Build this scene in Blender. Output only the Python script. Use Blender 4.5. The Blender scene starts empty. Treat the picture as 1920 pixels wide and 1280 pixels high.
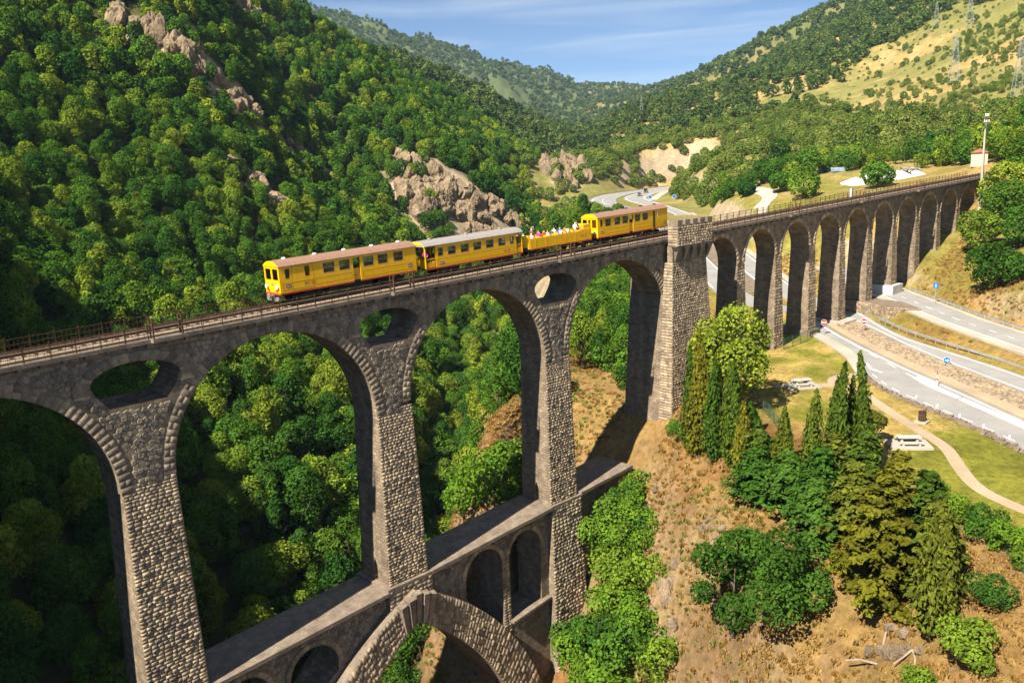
import bpy, bmesh, math, random
import numpy as np
from mathutils import Vector, Matrix
from mathutils.geometry import tessellate_polygon

sc = bpy.context.scene
COL = sc.collection
random.seed(7)
RNG = np.random.default_rng(11)

# ------------------------------------------------------------------ camera
CAMP = Vector((-20.40, -59.06, 11.04))
cam_d = bpy.data.cameras.new('camera')
cam_d.sensor_width = 36.0
cam_d.lens = 30.0
cam_d.clip_start = 0.5
cam_d.clip_end = 20000.0
cam = bpy.data.objects.new('camera', cam_d)
COL.objects.link(cam)
RIGHT = Vector((0.71830088, -0.69447113, -0.04187722))
DOWN = Vector((-0.17072292, -0.11759005, -0.97827719))
FWD = Vector((0.67446092, 0.70984677, -0.20302718))
cm = Matrix.Identity(4)
for i in range(3):
    cm[i][0] = RIGHT[i]; cm[i][1] = -DOWN[i]; cm[i][2] = -FWD[i]; cm[i][3] = CAMP[i]
cam.matrix_world = cm
sc.camera = cam

# ------------------------------------------------------------------ sky and sun
SUN_EL, SUN_AZ = 46.0, 6.5            # elevation; azimuth of travel off the viaduct axis
el, az = math.radians(SUN_EL), math.radians(SUN_AZ)
sun_dir = Vector((math.cos(el) * math.cos(az), math.cos(el) * math.sin(az), -math.sin(el)))
sd = bpy.data.lights.new('sun', 'SUN')
sd.energy = 5.0
sd.angle = math.radians(0.55)
sd.color = (1.0, 0.93, 0.80)
sun = bpy.data.objects.new('sun', sd)
sun.rotation_euler = sun_dir.to_track_quat('-Z', 'Y').to_euler()
sun.location = (-80, -20, 120)
COL.objects.link(sun)

world = bpy.data.worlds.new('World')
sc.world = world
world.use_nodes = True
wn, wl = world.node_tree.nodes, world.node_tree.links
wn.clear()
w_out = wn.new('ShaderNodeOutputWorld')
w_bg = wn.new('ShaderNodeBackground')
w_bg.inputs['Strength'].default_value = 0.05
sky = wn.new('ShaderNodeTexSky')
sky.sky_type = 'NISHITA'
sky.sun_disc = False
sky.sun_elevation = el
sky.sun_rotation = math.atan2(-sun_dir.x, -sun_dir.y)
sky.altitude = 3000
sky.air_density = 0.9
sky.dust_density = 0.1
sky.ozone_density = 5.0
# thin high cirrus streaks mixed into the sky
tc = wn.new('ShaderNodeTexCoord')
mp = wn.new('ShaderNodeMapping')
mp.inputs['Rotation'].default_value = (0, 0, math.radians(-50))
mp.inputs['Scale'].default_value = (2.2, 2.2, 26.0)
wl.new(tc.outputs['Generated'], mp.inputs['Vector'])
cn = wn.new('ShaderNodeTexNoise')
cn.inputs['Scale'].default_value = 1.6
cn.inputs['Detail'].default_value = 6
cn.inputs['Distortion'].default_value = 0.6
wl.new(mp.outputs['Vector'], cn.inputs['Vector'])
cr = wn.new('ShaderNodeValToRGB')
cr.color_ramp.elements[0].position = 0.42
cr.color_ramp.elements[0].color = (0, 0, 0, 1)
cr.color_ramp.elements[1].position = 0.85
cr.color_ramp.elements[1].color = (0.6, 0.6, 0.6, 1)
wl.new(cn.outputs['Fac'], cr.inputs['Fac'])
wm = wn.new('ShaderNodeMixRGB')
wm.inputs['Color2'].default_value = (7.0, 7.8, 8.6, 1)
wl.new(cr.outputs['Color'], wm.inputs['Fac'])
wl.new(sky.outputs['Color'], wm.inputs['Color1'])
wl.new(wm.outputs['Color'], w_bg.inputs['Color'])
wl.new(w_bg.outputs['Background'], w_out.inputs['Surface'])

sc.view_settings.view_transform = 'Standard'
sc.view_settings.look = 'None'
sc.view_settings.exposure = 1.3
sc.view_settings.gamma = 1.0
sc.view_settings.use_curve_mapping = False
sc.render.engine = 'CYCLES'
sc.cycles.max_bounces = 4
sc.cycles.diffuse_bounces = 1
sc.cycles.glossy_bounces = 2
sc.cycles.transmission_bounces = 2
sc.cycles.transparent_max_bounces = 4
sc.cycles.volume_bounces = 0
sc.cycles.caustics_reflective = False
sc.cycles.caustics_refractive = False
sc.cycles.use_denoising = True
sc.cycles.use_adaptive_sampling = True
sc.cycles.adaptive_threshold = 0.02

# ------------------------------------------------------------------ helpers
def tag(o, label=None, cat=None, group=None, kind=None):
    if label: o['label'] = label
    if cat: o['category'] = cat
    if group: o['group'] = group
    if kind: o['kind'] = kind
    return o

def link(o, parent=None):
    COL.objects.link(o)
    if parent is not None:
        o.parent = parent
    return o

def empty(name, loc=(0, 0, 0), rz=0.0):
    o = bpy.data.objects.new(name, None)
    o.empty_display_size = 0.5
    o.location = loc
    o.rotation_euler = (0, 0, rz)
    return link(o)

def np_mesh(name, verts, faces, mats=(), smooth=False, midx=None):
    """verts (n,3) array, faces (m,k) array with constant k or list of lists"""
    me = bpy.data.meshes.new(name)
    if isinstance(faces, np.ndarray):
        n, k = len(faces), faces.shape[1]
        me.vertices.add(len(verts)); me.vertices.foreach_set('co', np.asarray(verts, np.float32).ravel())
        me.loops.add(n * k); me.loops.foreach_set('vertex_index', faces.astype(np.int32).ravel())
        me.polygons.add(n)
        me.polygons.foreach_set('loop_start', np.arange(0, n * k, k, dtype=np.int32))
        me.polygons.foreach_set('loop_total', np.full(n, k, np.int32))
        if midx is not None:
            me.polygons.foreach_set('material_index', np.asarray(midx, np.int32))
        me.update(calc_edges=True)
        me.validate()
    else:
        me.from_pydata([tuple(v) for v in verts], [], faces)
        if midx is not None:
            me.polygons.foreach_set('material_index', np.asarray(midx, np.int32))
    if smooth:
        me.polygons.foreach_set('use_smooth', np.ones(len(me.polygons), bool))
    for m in mats:
        me.materials.append(m)
    return me

class MB:
    """collects simple solids into one mesh"""
    def __init__(self):
        self.v = []; self.f = []; self.m = []
    def add(self, vs, fs, mi=0):
        b = len(self.v)
        self.v += [tuple(v) for v in vs]
        self.f += [[b + i for i in f] for f in fs]
        self.m += [mi] * len(fs)
        return self
    def box(self, x0, x1, y0, y1, z0, z1, mi=0, M=None):
        vs = [(x, y, z) for z in (z0, z1) for y in (y0, y1) for x in (x0, x1)]
        if M is not None: vs = [M @ Vector(v) for v in vs]
        return self.add(vs, [(0, 2, 3, 1), (4, 5, 7, 6), (0, 1, 5, 4), (2, 6, 7, 3), (0, 4, 6, 2), (1, 3, 7, 5)], mi)
    def hexa(self, vs, mi=0):
        """8 corners: 4 bottom ccw, 4 top ccw"""
        return self.add(vs, [(3, 2, 1, 0), (4, 5, 6, 7), (0, 1, 5, 4), (1, 2, 6, 5), (2, 3, 7, 6), (3, 0, 4, 7)], mi)
    def tube(self, p, q, r0, r1=None, n=6, mi=0, caps=True):
        r1 = r0 if r1 is None else r1
        p, q = Vector(p), Vector(q)
        d = (q - p)
        if d.length < 1e-6: return self
        d.normalize()
        a = d.orthogonal().normalized(); b = d.cross(a)
        vs = []
        for c, r in ((p, r0), (q, r1)):
            for i in range(n):
                t = 2 * math.pi * i / n
                vs.append(c + (a * math.cos(t) + b * math.sin(t)) * r)
        fs = [(i, (i + 1) % n, n + (i + 1) % n, n + i) for i in range(n)]
        if caps: fs += [tuple(range(n - 1, -1, -1)), tuple(range(n, 2 * n))]
        return self.add(vs, fs, mi)
    def bar(self, p, q, w, h, mi=0):
        """rectangular bar between two points, w sideways, h up"""
        p, q = Vector(p), Vector(q)
        d = (q - p).normalized()
        up = Vector((0, 0, 1)) if abs(d.z) < .95 else Vector((1, 0, 0))
        s = d.cross(up).normalized(); u = s.cross(d)
        vs = []
        for c in (p, q):
            for a, b in ((-1, -1), (1, -1), (1, 1), (-1, 1)):
                vs.append(c + s * (a * w / 2) + u * (b * h / 2))
        return self.add(vs, [(3, 2, 1, 0), (4, 5, 6, 7), (0, 1, 5, 4), (1, 2, 6, 5), (2, 3, 7, 6), (3, 0, 4, 7)], mi)
    def lathe(self, prof, n=12, c=(0, 0, 0), mi=0):
        vs = []; fs = []
        for r, z in prof:
            for i in range(n):
                t = 2 * math.pi * i / n
                vs.append((c[0] + r * math.cos(t), c[1] + r * math.sin(t), c[2] + z))
        for j in range(len(prof) - 1):
            for i in range(n):
                fs.append((j * n + i, j * n + (i + 1) % n, (j + 1) * n + (i + 1) % n, (j + 1) * n + i))
        fs.append(tuple(range(n - 1, -1, -1))); k = (len(prof) - 1) * n
        fs.append(tuple(range(k, k + n)))
        return self.add(vs, fs, mi)
    def prism(self, loops, y0, y1, mi=0, side=None, axis='Y'):
        """extrude a polygon with holes, given in (x,z), from y0 to y1"""
        loops3 = [[Vector((x, z, 0)) for x, z in lp] for lp in loops]
        tri = tessellate_polygon(loops3)
        flat = [p for lp in loops for p in lp]
        n = len(flat)
        put = (lambda x, z, y: (x, y, z)) if axis == 'Y' else (lambda x, z, y: (y, x, z))
        vs = [put(x, z, y0) for x, z in flat] + [put(x, z, y1) for x, z in flat]
        b = len(self.v); self.v += vs
        for t in tri:
            self.f.append([b + t[0], b + t[1], b + t[2]]); self.m.append(mi)
            self.f.append([b + n + t[2], b + n + t[1], b + n + t[0]]); self.m.append(mi)
        k = 0
        for lp in loops:
            m = len(lp)
            for i in range(m):
                j = (i + 1) % m
                self.f.append([b + k + i, b + k + j, b + n + k + j, b + n + k + i]); self.m.append(mi if side is None else side)
            k += m
        return self
    def build(self, name, mats, parent=None, smooth=False, fix=True):
        me = bpy.data.meshes.new(name)
        me.from_pydata(self.v, [], self.f)
        mats = mats if isinstance(mats, (list, tuple)) else [mats]
        for m in mats: me.materials.append(m)
        if len(mats) > 1: me.polygons.foreach_set('material_index', np.asarray(self.m, np.int32))
        if fix:
            bm = bmesh.new(); bm.from_mesh(me)
            bmesh.ops.recalc_face_normals(bm, faces=bm.faces)
            bm.to_mesh(me); bm.free()
        if smooth: me.polygons.foreach_set('use_smooth', np.ones(len(me.polygons), bool))
        return link(bpy.data.objects.new(name, me), parent)

def copy_tree(o, parent=None):
    c = o.copy(); COL.objects.link(c); c.parent = parent
    for ch in list(o.children): copy_tree(ch, c)
    return c

# ------------------------------------------------------------------ materials
def new_mat(name):
    m = bpy.data.materials.new(name); m.use_nodes = True
    nt = m.node_tree; nt.nodes.clear()
    out = nt.nodes.new('ShaderNodeOutputMaterial')
    return m, nt, nt.nodes, nt.links, out

def mixn(nt, fac, a, b, mode='MIX'):
    n = nt.nodes.new('ShaderNodeMixRGB'); n.blend_type = mode
    for s, v in ((n.inputs['Fac'], fac), (n.inputs['Color1'], a), (n.inputs['Color2'], b)):
        if hasattr(v, 'is_linked'): nt.links.new(v, s)
        elif isinstance(v, (int, float)): s.default_value = v if s.name == 'Fac' else (v, v, v, 1)
        else: s.default_value = (*v, 1)
    return n.outputs['Color']

def noise(nt, scale, detail=4, vec=None, rough=0.55, dist=0.0):
    n = nt.nodes.new('ShaderNodeTexNoise')
    n.inputs['Scale'].default_value = scale; n.inputs['Detail'].default_value = detail
    n.inputs['Roughness'].default_value = rough; n.inputs['Distortion'].default_value = dist
    if vec is not None: nt.links.new(vec, n.inputs['Vector'])
    return n.outputs['Fac']

def ramp(nt, fac, p0, p1, c0=(0, 0, 0), c1=(1, 1, 1)):
    n = nt.nodes.new('ShaderNodeValToRGB')
    n.color_ramp.elements[0].position = p0; n.color_ramp.elements[0].color = (*c0, 1)
    n.color_ramp.elements[1].position = p1; n.color_ramp.elements[1].color = (*c1, 1)
    nt.links.new(fac, n.inputs['Fac'])
    return n.outputs['Color']

def objpos(nt):
    return nt.nodes.new('ShaderNodeNewGeometry').outputs['Position']

def bump(nt, h, strength, dist=0.05):
    b = nt.nodes.new('ShaderNodeBump')
    b.inputs['Strength'].default_value = strength; b.inputs['Distance'].default_value = dist
    nt.links.new(h, b.inputs['Height'])
    return b.outputs['Normal']

def bsdf(nt, out, color, rough=0.8, normal=None, metal=0.0, spec=0.3):
    p = nt.nodes.new('ShaderNodeBsdfPrincipled')
    if hasattr(color, 'is_linked'): nt.links.new(color, p.inputs['Base Color'])
    else: p.inputs['Base Color'].default_value = (*color, 1)
    p.inputs['Roughness'].default_value = rough
    p.inputs['Metallic'].default_value = metal
    p.inputs['Specular IOR Level'].default_value = spec
    if normal is not None: nt.links.new(normal, p.inputs['Normal'])
    nt.links.new(p.outputs['BSDF'], out.inputs['Surface'])
    return p

_cache = {}
def plain(name, col, rough=0.6, metal=0.0, var=0.25, scale=3.0, spec=0.4):
    """painted or bare surface with slight grime"""
    if name in _cache: return _cache[name]
    m, nt, N, L, out = new_mat(name)
    pos = objpos(nt)
    f = noise(nt, scale, 5, pos)
    dark = tuple(c * (1 - var) for c in col); lite = tuple(min(1, c * (1 + var * .5)) for c in col)
    c = ramp(nt, f, 0.3, 0.7, dark, lite)
    bsdf(nt, out, c, rough, None, metal, spec)
    _cache[name] = m
    return m

# ------------------------------------------------------------------ terrain
# estimated heights (x, y, z) in metres, unseen left hill raised for its shadow; x runs along the viaduct, y up the valley
CTRL = np.array([(-8.7,12.7,-26.8),(-4.3,27.1,-20.1),(0.1,41.9,-13.9),(8.3,71.7,-6.7),(15.6,96.6,2.6),(24.9,127.5,15.9),(34.1,155.0,33.4),(44.1,183.7,55.2),(57.2,221.6,83.3),(-3.3,12.5,-29.4),(2.5,27.9,-22.7),(5.9,16.7,-34.1),(12.3,30.7,-30.1),(20.5,48.2,-23.9),(30.9,79.9,-12.8),(41.8,111.6,-0.3),(54.2,139.3,15.5),(65.8,163.6,35.4),(77.2,193.4,59.8),(97.6,238.0,93.0),(86.8,176.8,49.9),(100.2,208.5,73.5),(85.0,155.8,28.7),(119.2,216.1,57.4),(149.9,271.2,90.6),(88.9,137.5,4.0),(129.4,194.2,32.2),(118.0,166.9,6.9),(19.4,21.9,-40.8),(23.9,29.2,-37.4),(30.2,39.6,-32.0),(40.2,56.1,-25.0),(50.7,79.0,-18.0),(68.9,107.1,-11.7),(162.8,258.2,63.0),(179.6,280.9,77.8),(172.9,295.3,82.6),(95.6,120.8,-9.4),(137.5,184.2,14.7),(176.7,240.1,46.5),(215.1,296.0,68.8),(32.7,23.7,-42.5),(48.3,45.1,-35.0),(68.5,74.7,-26.8),(126.3,142.5,-7.4),(160.5,180.3,14.0),(182.1,201.2,23.8),(233.2,297.1,60.2),(272.6,306.3,50.2),(307.5,304.2,35.8),(327.4,300.0,21.7),(337.9,289.7,8.3),(238.1,245.8,25.9),(266.1,248.0,15.9),(152.7,167.3,12.1),(137.4,149.3,-6.9),(165.1,161.2,4.6),(152.4,144.8,-9.7),(183.5,160.6,-1.8),(172.7,149.5,-9.8),(204.8,167.7,-5.0),(190.2,153.4,-11.4),(292.9,235.3,-0.7),(197.4,146.1,-9.9),(330.2,254.0,10.4),(308.3,233.1,-2.8),(279.5,454.0,93.7),(336.9,444.6,66.4),(222.7,434.2,117.0),(447.1,523.1,82.1),(501.5,518.0,66.3),(549.9,500.9,44.8),(615.8,504.4,26.5),(503.4,405.3,12.1),(440.7,589.2,95.9),(1107.4,2239.4,463.8),(1289.1,2032.7,410.6),(1348.2,1995.7,404.6),(1443.0,1937.2,362.2),(1473.6,1791.8,330.8),(1583.1,1706.4,279.4),(1645.9,1649.0,267.9),(1737.5,1560.6,226.9),(1890.5,1540.7,208.8),(2035.4,1522.4,191.9),(2108.4,1425.5,167.7),(866.5,2341.3,470.8),(1133.7,1046.3,89.9),(1104.6,931.5,66.4),(1409.7,1260.6,136.2),(1039.3,1260.2,174.1),(436.7,329.5,15.0),(668.9,519.4,28.5),(851.3,690.5,38.0),(602.9,441.9,34.2),(1318.4,983.7,113.3),(1192.1,818.3,111.4),(1146.1,705.6,131.6),(1173.2,658.0,156.4),(1200.5,604.1,183.3),(1226.4,544.2,215.1),(1244.0,492.0,251.0),(1273.8,399.2,284.9),(788.7,526.5,60.8),(877.0,479.7,93.6),(913.4,403.9,138.0),(979.2,374.8,161.4),(806.3,275.5,131.8),(772.1,219.3,141.3),(735.4,168.9,140.3),(558.0,334.4,36.8),(493.8,249.3,34.7),(553.6,243.6,49.1),(594.8,225.2,66.8),(552.9,171.3,62.6),(562.3,143.6,72.6),(569.5,117.0,84.8),(429.3,73.5,43.9),(413.9,90.6,35.6),(397.1,107.8,29.5),(388.2,128.9,26.1),(395.4,159.7,22.9),(391.3,187.6,19.1),(376.4,210.9,19.0),(423.2,282.6,22.8),(528.9,374.5,29.0),(296.3,33.3,19.1),(220.4,8.1,8.1),(291.9,47.6,13.1),(277.0,59.1,10.4),(279.6,78.4,9.3),(271.8,94.3,8.2),(279.9,120.7,8.8),(293.8,154.6,5.1),(336.0,215.6,3.7),(241.2,87.6,4.5),(229.6,55.3,4.7),(216.6,34.8,4.2),(200.1,47.4,1.7),(188.8,58.1,0.2),(185.3,63.9,-1.7),(201.8,84.5,-3.5),(244.0,120.7,-2.5),(244.3,169.3,-6.5),(298.4,182.0,-4.4),(213.4,111.4,-7.8),(326.1,195.1,-4.8),(220.0,135.9,-6.7),(202.5,140.7,-9.3),(121.7,65.4,-9.5),(144.5,92.6,-9.6),(132.5,-16.1,-8.5),(121.8,-16.4,-10.6),(105.1,-24.2,-10.7),(59.5,8.0,-19.2),(72.8,20.0,-18.7),(92.8,38.0,-16.5),(126.6,62.0,-14.6),(161.5,85.0,-10.2),(46.5,12.0,-19.6),(41.9,9.0,-21.0),(38.3,14.0,-29.7),(68.7,35.0,-20.9),(52.6,-8.8,-20.0),(48.6,-18.2,-19.5),(48.0,-30.8,-18.6),(41.4,-43.8,-18.0),(48.5,-5.4,-27.5),(42.2,-10.2,-32.0),(36.7,-14.4,-37.0),(43.9,-21.1,-22.5),(37.9,-24.7,-26.5),(34.0,-27.1,-30.0),(38.9,-33.2,-21.5),(33.8,-35.7,-26.0),(35.1,-45.1,-19.5),(32.8,-45.9,-21.0),(37.4,-8.5,-40.0),(75.0,-10.0,-16.3),(62.0,-22.0,-17.0),(88.0,-25.0,-16.3),(75.0,-40.0,-17.2),(100.0,-15.0,-15.7),(90.0,-50.0,-17.0),(52.0,-40.0,-17.8),(66.0,-2.0,-16.3),(80.0,6.0,-15.6),(90.0,14.0,-15.1),(100.0,25.0,-14.5),(20.0,0.0,-58.0),(20.0,-30.0,-60.0),(5.0,-55.0,-60.0),(48.0,28.0,-52.0),(75.0,55.0,-46.0),(115.0,92.0,-38.0),(170.0,130.0,-32.0),(240.0,195.0,-30.0),(42.0,-3.0,-40.0),(42.0,6.0,-38.0),(50.0,1.0,-29.0),(54.5,1.0,-24.5),(58.5,-2.0,-19.8),(60.0,5.0,-19.2),(97.0,0.0,-14.9),(107.0,0.0,-14.4),(117.0,0.0,-12.9),(126.6,0.0,-11.6),(136.0,0.0,-9.4),(145.6,0.0,-7.1),(154.4,0.0,-5.2),(165.0,1.0,0.5),(174.0,0.0,4.0),(185.0,5.0,7.0),(120.0,12.0,-12.5),(146.0,40.0,-12.0),(150.0,25.0,-10.0),(180.0,76.0,-10.0),(165.0,30.0,-2.0),(-31.0,2.0,0.0),(-45.0,12.0,30.0),(-47.0,26.0,46.0),(-62.0,30.0,62.0),(-15.0,8.0,-20.0),(-50.0,60.0,66.0),(-30.0,95.0,34.0),(165.0,-20.0,9.0),(2.8,-68.4,-30.0),(35.2,-81.5,-18.0),(90.9,-104.0,-5.0),(211.4,-152.7,20.0),(443.2,-246.4,60.0),(906.8,-433.7,120.0),(1834.0,-808.3,200.0),(3966.5,-1669.9,260.0),(4.4,-62.5,-32.0),(39.0,-67.4,-18.0),(98.4,-75.8,-4.0),(227.2,-93.9,25.0),(474.7,-128.6,75.0),(969.9,-198.2,150.0),(1960.1,-337.4,230.0),(4237.8,-657.5,270.0),(4.5,-57.3,-40.0),(39.5,-54.9,-18.0),(99.3,-50.7,-6.0),(229.0,-41.6,22.0),(478.4,-24.2,80.0),(977.2,10.7,160.0),(1974.7,80.5,240.0),(4269.1,240.9,280.0),(-20.4,-34.1,-45.0),(-20.4,0.9,-20.0),(-20.4,60.9,25.0),(-20.4,190.9,80.0),(-20.4,440.9,150.0),(-20.4,940.9,180.0),(-20.4,1940.9,220.0),(-20.4,4240.9,260.0),(-24.7,-34.4,-42.0),(-30.8,0.0,-2.0),(-41.2,59.1,45.0),(-63.8,187.1,100.0),(-107.2,433.3,170.0),(-194.0,925.7,200.0),(-367.7,1910.6,230.0),(-767.1,4175.6,260.0),(-31.0,-36.4,-38.0),(-45.8,-4.7,12.0),(-71.1,49.7,55.0),(-126.1,167.5,110.0),(-231.7,394.1,170.0),(-443.0,847.2,200.0),(-865.6,1753.6,230.0),(-1837.7,3838.1,260.0),(-36.5,-39.9,-30.0),(-59.0,-13.1,20.0),(-97.5,32.9,60.0),(-181.1,132.5,110.0),(-341.8,324.0,160.0),(-663.2,707.0,200.0),(-1306.0,1473.0,230.0),(-2784.4,3234.9,260.0),(-42.1,-46.6,-20.0),(-72.4,-29.1,15.0),(-124.3,0.9,50.0),(-236.9,65.9,100.0),(-453.4,190.9,150.0),(-886.4,440.9,190.0),(-1752.5,940.9,230.0),(-3744.3,2090.9,260.0),(3.6,-52.2,-48.0),(18.1,-48.0,-36.0),(4113.0,1126.2,180.0),(2959.5,795.4,200.0),(1.7,-47.3,-48.0),(14.9,-40.3,-36.0),(3776.3,1959.7,180.0),(2716.7,1396.3,200.0),(-1.2,-43.0,-48.0),(10.2,-33.3,-50.0),(3273.6,2704.9,180.0),(2354.3,1933.6,200.0),(-5.0,-39.4,-48.0),(4.2,-27.5,-50.0),(2626.9,3329.4,180.0),(1888.2,2383.8,200.0),(-9.4,-36.6,-48.0),(-2.9,-23.1,-50.0),(1864.6,3805.8,180.0),(1338.6,2727.2,200.0),(-14.4,-34.8,-48.0),(-10.7,-20.2,-50.0),(1019.9,4113.2,180.0),(729.6,2948.9,200.0),(429.6,720.4,115.0),(729.6,1240.0,140.0),(316.7,775.4,115.0),(541.5,1331.7,140.0),(197.3,814.2,115.0),(342.5,1396.4,140.0)])
CX, CY, CZ = -20.40, -59.06, 11.04
def _polar(x, y):
    r = np.hypot(x - CX, y - CY) + 1e-6
    return np.arctan2(y - CY, x - CX) * 2.2, np.log(r + 6.0), r
def _tps(d2):
    return d2 * np.log(d2 + 1e-9) * 0.5
_cp, _cl, _cr = _polar(CTRL[:, 0], CTRL[:, 1])
_K = _tps((_cp[:, None] - _cp) ** 2 + (_cl[:, None] - _cl) ** 2) + np.eye(len(_cp)) * 2e-3
_Pm = np.stack([np.ones_like(_cp), _cp, _cl], 1)
_n = len(_cp)
_A = np.zeros((_n + 3, _n + 3)); _A[:_n, :_n] = _K; _A[:_n, _n:] = _Pm; _A[_n:, :_n] = _Pm.T
_w = np.linalg.solve(_A, np.concatenate([(CTRL[:, 2] - CZ) / _cr, np.zeros(3)]))

def _hash(ix, iy, seed):
    h = (ix.astype(np.int64) * 374761393 + iy.astype(np.int64) * 668265263 + seed * 974711) & 0xffffffff
    h = ((h ^ (h >> 13)) * 1274126177) & 0xffffffff
    return ((h ^ (h >> 16)) & 0xffff) / 65535.0
def vnoise(x, y, seed=0):
    ix, iy = np.floor(x), np.floor(y)
    fx, fy = x - ix, y - iy
    fx = fx * fx * (3 - 2 * fx); fy = fy * fy * (3 - 2 * fy)
    a = _hash(ix, iy, seed); b = _hash(ix + 1, iy, seed); c = _hash(ix, iy + 1, seed); d = _hash(ix + 1, iy + 1, seed)
    return (a * (1 - fx) + b * fx) * (1 - fy) + (c * (1 - fx) + d * fx) * fy - 0.5
def fbm(x, y, scale, oct=4, seed=0, gain=0.5):
    s = 0; a = 1.0; f = 1.0 / scale
    for i in range(oct):
        s = s + a * vnoise(x * f + 17.3 * i, y * f - 9.1 * i, seed + i); a *= gain; f *= 2.03
    return s
def sstep(a, b, t):
    t = np.clip((t - a) / (b - a), 0, 1); return t * t * (3 - 2 * t)
def seg_dist(x, y, pts):
    """distance to a 3d polyline in plan and the height of its nearest point"""
    best = np.full(x.shape, 1e9); hz = np.zeros(x.shape)
    for (x0, y0, z0), (x1, y1, z1) in zip(pts[:-1], pts[1:]):
        dx, dy = x1 - x0, y1 - y0
        t = np.clip(((x - x0) * dx + (y - y0) * dy) / (dx * dx + dy * dy), 0, 1)
        d = np.hypot(x - x0 - t * dx, y - y0 - t * dy)
        k = d < best
        best = np.where(k, d, best); hz = np.where(k, z0 + t * (z1 - z0), hz)
    return best, hz
def poly_sdf(x, y, poly):
    """signed distance in plan, negative inside"""
    d = np.full(x.shape, 1e9); ins = np.zeros(x.shape, bool)
    n = len(poly)
    for i in range(n):
        (x0, y0), (x1, y1) = poly[i], poly[(i + 1) % n]
        dx, dy = x1 - x0, y1 - y0
        t = np.clip(((x - x0) * dx + (y - y0) * dy) / (dx * dx + dy * dy), 0, 1)
        d = np.minimum(d, np.hypot(x - x0 - t * dx, y - y0 - t * dy))
        c = ((y0 > y) != (y1 > y)) & (x < (x1 - x0) * (y - y0) / (y1 - y0 + 1e-12) + x0)
        ins ^= c
    return np.where(ins, -d, d)
def plat(x, y):
    return -15.6 + 0.03 * (x - 87) + 0.03 * y
PLAT = [(66, -3), (69, 3), (75, 6), (92, 12), (100, 17), (110, 16), (116.5, 9), (117.5, 3), (113.2, -3), (105.5, -11.5), (99.5, -20.5), (93.5, -30.5), (84, -46), (70, -62), (46, -50), (45, -42), (53, -26), (60, -10)]
UPPER = [(146, 20, -12.0), (128, 3.0, -12.9), (120.5, -5.2, -13.35), (110.8, -15.8, -13.95), (103, -26.3, -14.5), (90, -44, -15.6)]
BEHIND = [(112, 15, -14.45), (121, 25, -13.7), (135, 38, -12.9), (165, 66, -10.5), (195, 94, -8.6), (222, 118, -7.8)]
FARROAD = [(222, 118, -7.8), (255, 155, -7.0), (285, 185, -6.3), (320, 205, -5.6), (372, 219, -4.8)]
RIV_X = np.array([-60, 5, 20, 48, 75, 115, 170, 240, 300, 420, 900, 2500.0])
RIV_Y = np.array([-120, -55, 0, 28, 55, 92, 130, 195, 262, 360, 760, 2100.0])
ROCKS = [(72, 181, 5), (76, 174, 5), (79, 169, 5), (82, 166, 5), (89, 168, 6), (90, 162, 5), (99, 169, 5), (140, 247, 7), (112, 172, 4), (123, 175, 5),
         (76, 136, 5), (80, 134, 5), (83, 130, 5), (154, 172, 9), (160, 169, 9), (166, 162, 9), (170, 156, 9), (176, 153, 9), (145, 161, 8), (149, 155, 9),
         (156, 151, 9), (163, 149, 9), (172, 148, 8), (137, 151, 6), (326, 262, 11), (324, 247, 9), (305, 239, 8)]
def left_bank(x, y):
    return sstep(-2, 4, y - np.interp(x, RIV_X, RIV_Y))
def H(x, y, rough=True):
    x = np.asarray(x, float); y = np.asarray(y, float)
    sh = x.shape; x = x.ravel(); y = y.ravel()
    out = np.empty(len(x))
    for s in range(0, len(x), 40000):
        xs, ys = x[s:s + 40000], y[s:s + 40000]
        p, l, r = _polar(xs, ys)
        k = _tps((p[:, None] - _cp) ** 2 + (l[:, None] - _cl) ** 2)
        z = CZ + r * (k @ _w[:_n] + _w[_n] + _w[_n + 1] * p + _w[_n + 2] * l)
        lb = left_bank(xs, ys)
        if rough:
            far = sstep(60, 400, r)
            a = 0.9 + 5 * far + 14 * sstep(500, 2500, r)
            z = z + fbm(xs, ys, 26, 4, 3) * a * (0.5 + 0.9 * lb) * (1 - .45 * sstep(70, 100, xs) * (1 - lb) * (1 - far))
            z = z + (np.abs(fbm(xs, ys, 7.5, 3, 61)) - .25) * 1.5 * (1 - sstep(95, 150, r)) * (1 - lb)
            z = z + fbm(xs, ys, 130, 4, 9) * 34 * sstep(350, 900, r)
        # levelled ground
        sdp = poly_sdf(xs, ys, PLAT)
        w = 1 - sstep(0.0, 4.5, sdp)
        z = z * (1 - w) + (plat(xs, ys) - .07 + fbm(xs, ys, 9, 3, 21) * .05 * rough) * w
        for pts, hw, fall in ((UPPER, 4.4, 3.2), (BEHIND, 9.5, 6), (FARROAD, 17, 14)):
            d, hz = seg_dist(xs, ys, pts)
            w = 1 - sstep(hw, hw + fall, d)
            z = z * (1 - w) + (hz - 0.12) * w
        out[s:s + 40000] = z
    return out.reshape(sh)
def H1(x, y):
    return float(H(np.array([x]), np.array([y]))[0])

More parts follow.
